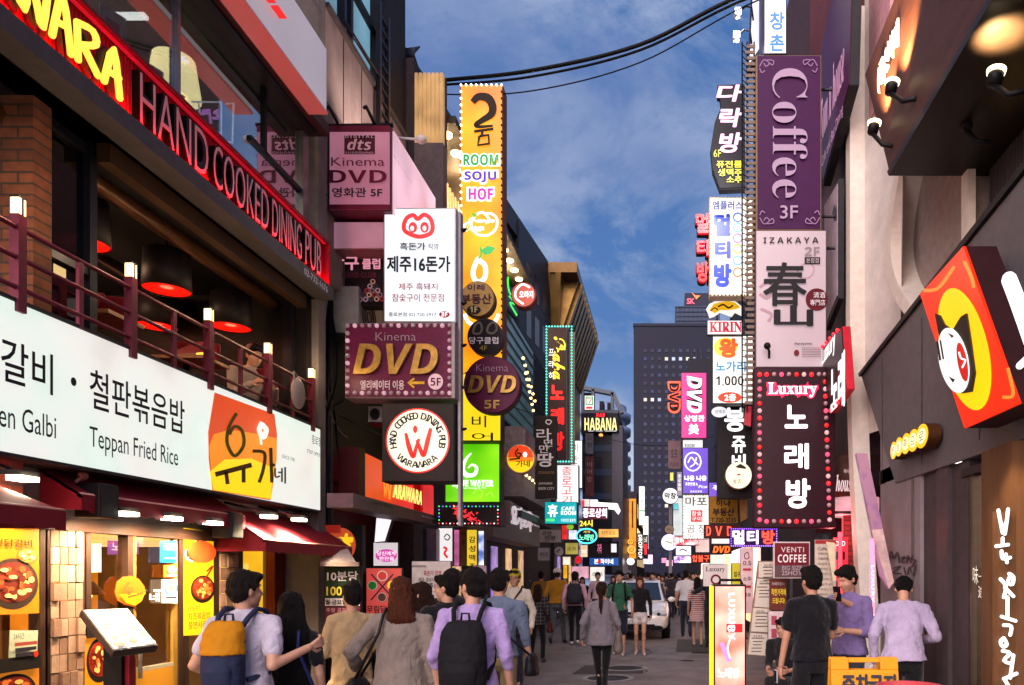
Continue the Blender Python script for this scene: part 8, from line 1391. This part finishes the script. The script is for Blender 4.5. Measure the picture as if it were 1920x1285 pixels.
# --- the crowd further down the street: four built walkers copied with clothes of their own
proto = [person('x', 1180, 36, 1.74, 178, False, ('3a3a44', 'long'), ('trousers', '202028'), tier=2, face=True, **WALKL), person('x', 1190, 38, 1.62, 182, True, ('8a7a80', 'long'), ('trousers', '1c1c22'), hair=('long', '1a100e', .35), tier=2, face=True, **WALKR), person('x', 1200, 40, 1.76, 0, False, ('a8a0a8', 'short'), ('trousers', '2a2c3a'), tier=2, **WALKR), person('x', 1210, 42, 1.64, 0, True, ('c0a0a8', 'short'), ('trousers', '222228'), hair=('long', '241612', .35), tier=2, **WALKL)]
rnd = random.Random(31); TC_ = ('c8c4c8', '26262c', '7a5a60', '3a4a5a', 'a88a8c', '5a4a4a', 'd0b8b0', '34343c', '8a8a78', '1c1a20'); TN = ('white', 'black', 'dusty rose', 'slate blue', 'dull pink', 'brown', 'cream', 'charcoal', 'olive grey', 'jet black')
WHERE = ('left of the car roof', 'behind the car windscreen', 'right of the car', 'near the right hand signs', 'near the left shop fronts')
n = 0; used = set()
for q_i in range(84):
    px = rnd.choice((rnd.uniform(1100, 1330), rnd.uniform(1150, 1300))); y = rnd.choice((rnd.uniform(24, 45), rnd.uniform(30, 75)))
    X = (px - VPX) * y / FPX
    if not -3.0 < X < 1.9 or (-2.0 < X < .3 and y < 27): continue
    src = proto[n % 4]; ci = rnd.randrange(10); wh = 4 if px < 1130 else 0 if px < 1165 else 1 if px < 1225 else 2 if px < 1265 else 3
    lb_ = '%s in a %s top walking %s %s' % (('man', 'woman', 'man', 'woman')[n % 4], TN[ci], ('towards the camera', 'towards the camera', 'away', 'away')[n % 4], WHERE[wh])
    if n < 4: r = src; r.location = (X, y, 0)
    else: r = dup_tree(src, (X, y, 0))
    r.rotation_euler.z = src.rotation_euler.z + rnd.uniform(-.25, .25); k = rnd.uniform(.97, 1.03); r.scale = (k, k, k); r['label'] = lb_; r['group'] = 'people walking far down the street'
    for ch in r.children:
        if ch.name.startswith('top'):
            for sl_ in ch.material_slots: sl_.link = 'OBJECT'; sl_.material = cloth(TC_[ci])
    n += 1

# ================================================================== white car
CX = -.80; Y0 = 19.0; car = thing('parked_car', 'white compact car with its headlights off standing among the walkers', 'car', (CX, Y0 + 2, 0)); CW = mat('f2eeea', .2, var=.03, spec=.6, coat=.8); GL = mat('1c2632', .05, var=.05, spec=.8); RUB = mat('141416', .7)
st = [(0.0, .62, .30, .62, .60, .55), (.10, .76, .24, .70, .72, .62), (.45, .85, .20, .84, .78, .70), (1.05, .875, .20, .98, .80, .74), (1.25, .88, .20, 1.02, .80, .76), (2.0, .88, .20, 1.02, .80, .78), (3.2, .87, .22, 1.04, .78, .76), (3.9, .84, .25, 1.0, .74, .7), (4.1, .74, .3, .9, .66, .6)]   # y, half width, z low, z belt, half width belt
q = MB(); vs = []; fs = []; K = 10
for y, hw, z0, zb, hb, ht in st:
    pr = [(-hw * .9, z0), (-hw, z0 + .12), (-hw, z0 + (zb - z0) * .6), (-hb - .03, zb - .03), (-hb * .86, zb), (hb * .86, zb), (hb + .03, zb - .03), (hw, z0 + (zb - z0) * .6), (hw, z0 + .12), (hw * .9, z0)]
    vs += [(CX + x, Y0 + y, z) for x, z in pr]
for a_ in range(len(st) - 1):
    for b_ in range(K): fs.append((a_ * K + b_, a_ * K + (b_ + 1) % K, (a_ + 1) * K + (b_ + 1) % K, (a_ + 1) * K + b_))
fs.append(tuple(range(K))); fs.append(tuple(range((len(st) - 1) * K, len(st) * K))); q.add(vs, fs, CW, True); o = q.obj('body', car); o.modifiers.new('s', 'SUBSURF').levels = 2; o.modifiers['s'].render_levels = 2
cab = [(1.0, .74, .96, .72), (1.75, .64, 1.46, .60), (2.3, .66, 1.53, .62), (3.1, .66, 1.50, .62), (3.75, .60, 1.12, .56)]
q = MB(); vs = []
for y, hw, zt, ht in cab: vs += [(CX - .76, Y0 + y, .97), (CX - ht, Y0 + y, zt), (CX + ht, Y0 + y, zt), (CX + .76, Y0 + y, .97)]
q.add(vs, [(i * 4 + b_, i * 4 + b_ + 1, i * 4 + 4 + b_ + 1, i * 4 + 4 + b_) for i in range(4) for b_ in range(3)] + [(0, 1, 2, 3), (16, 17, 18, 19)], CW, True); q.obj('roof', car, .03)
def glassp(name, pts, par=car):
    q = MB(); P = [Vector(p) for p in pts]; nr = (P[1] - P[0]).cross(P[-1] - P[0]).normalized() * .012; q.hexa([p - nr for p in P] + [p + nr for p in P], GL); return q.obj(name, par)
glassp('windscreen', [(CX - .66, Y0 + 1.04, 1.0), (CX + .66, Y0 + 1.04, 1.0), (CX + .56, Y0 + 1.72, 1.455), (CX - .56, Y0 + 1.72, 1.455)])
for k in (-1, 1):
    q = MB(); q.hexa([(CX + k * .77, Y0 + 1.25, 1.02), (CX + k * .785, Y0 + 1.25, 1.02), (CX + k * .785, Y0 + 3.4, 1.04), (CX + k * .77, Y0 + 3.4, 1.04), (CX + k * .645, Y0 + 1.85, 1.44), (CX + k * .66, Y0 + 1.85, 1.44), (CX + k * .665, Y0 + 3.1, 1.44), (CX + k * .65, Y0 + 3.1, 1.44)], GL); q.obj('side_window', car)
    q = MB(); ellm(q, (CX + k * .62, Y0 + .16, .68), (.2, .12, .085), mat('c8ccd2', .08, var=0)); hl = q.obj('headlight', car); q = MB(); ellm(q, (CX + k * .6, Y0 + .065, .675), (.06, .03, .05), mat('303238', .15)); ellm(q, (CX + k * .7, Y0 + .10, .68), (.04, .03, .04), mat('8a8c92', .1)); q.obj('reflector', hl)
    q = MB(); ellm(q, (CX + k * .56, Y0 + .03, .33), (.15, .04, .055), RUB); q.obj('fog_lamp_recess', car)
    q = MB(); ellm(q, (CX + k * .93, Y0 + 1.12, 1.02), (.10, .06, .07), CW); mr = q.obj('wing_mirror', car); q = MB(); q.tube([(CX + k * .8, Y0 + 1.15, .99), (CX + k * .88, Y0 + 1.13, 1.0)], .02, RUB); q.obj('mirror_arm', mr)
    for yw in (.85, 3.35):
        q = MB(); prof = [(.16, -.1), (.29, -.11), (.315, -.08), (.315, .08), (.29, .11), (.16, .1)]; vs = []; n_ = 28
        for i in range(n_):
            a_ = 2 * pi * i / n_; vs += [(CX + k * .78 + x, Y0 + yw + r * cos(a_), .315 + r * sin(a_)) for r, x in prof]
        q.add(vs, [(i * 6 + j_, ((i + 1) % n_) * 6 + j_, ((i + 1) % n_) * 6 + (j_ + 1) % 6, i * 6 + (j_ + 1) % 6) for i in range(n_) for j_ in range(6)], RUB, True); wl = q.obj('wheel', car)
        q = MB(); vs = []
        for i in range(20): a_ = 2 * pi * i / 20; vs.append((CX + k * .875, Y0 + yw + .19 * cos(a_), .315 + .19 * sin(a_)))
        q.add(vs, [tuple(range(20))], ALU)
        for i in range(5): a_ = 2 * pi * i / 5; q.tube([(CX + k * .88, Y0 + yw, .315), (CX + k * .88, Y0 + yw + .17 * cos(a_), .315 + .17 * sin(a_))], .022, STEEL, 6)
        q.obj('rim', wl)
q = MB(); q.rect(front(Y0 - .012), 1160, 1148, 1212, 1153, -.03, .01, RUB); q.wbox(CX - .42, Y0 - .02, .58, CX + .42, Y0 + .06, .64, RUB); q.wbox(CX - .5, Y0 - .015, .27, CX + .5, Y0 + .05, .42, RUB); q.obj('grille', car, .01)
q = MB(); q.wbox(CX - .26, Y0 - .03, .44, CX + .26, Y0 - .016, .54, mat('c8c8c4', .5)); q.obj('licence_plate', car); q = MB(); q.tube([(CX - .6, Y0 + 1.02, 1.0), (CX - .1, Y0 + 1.0, 1.03)], .012, RUB, 6); q.tube([(CX - .05, Y0 + 1.01, 1.0), (CX + .45, Y0 + 1.0, 1.03)], .012, RUB, 6); q.obj('wiper', car)
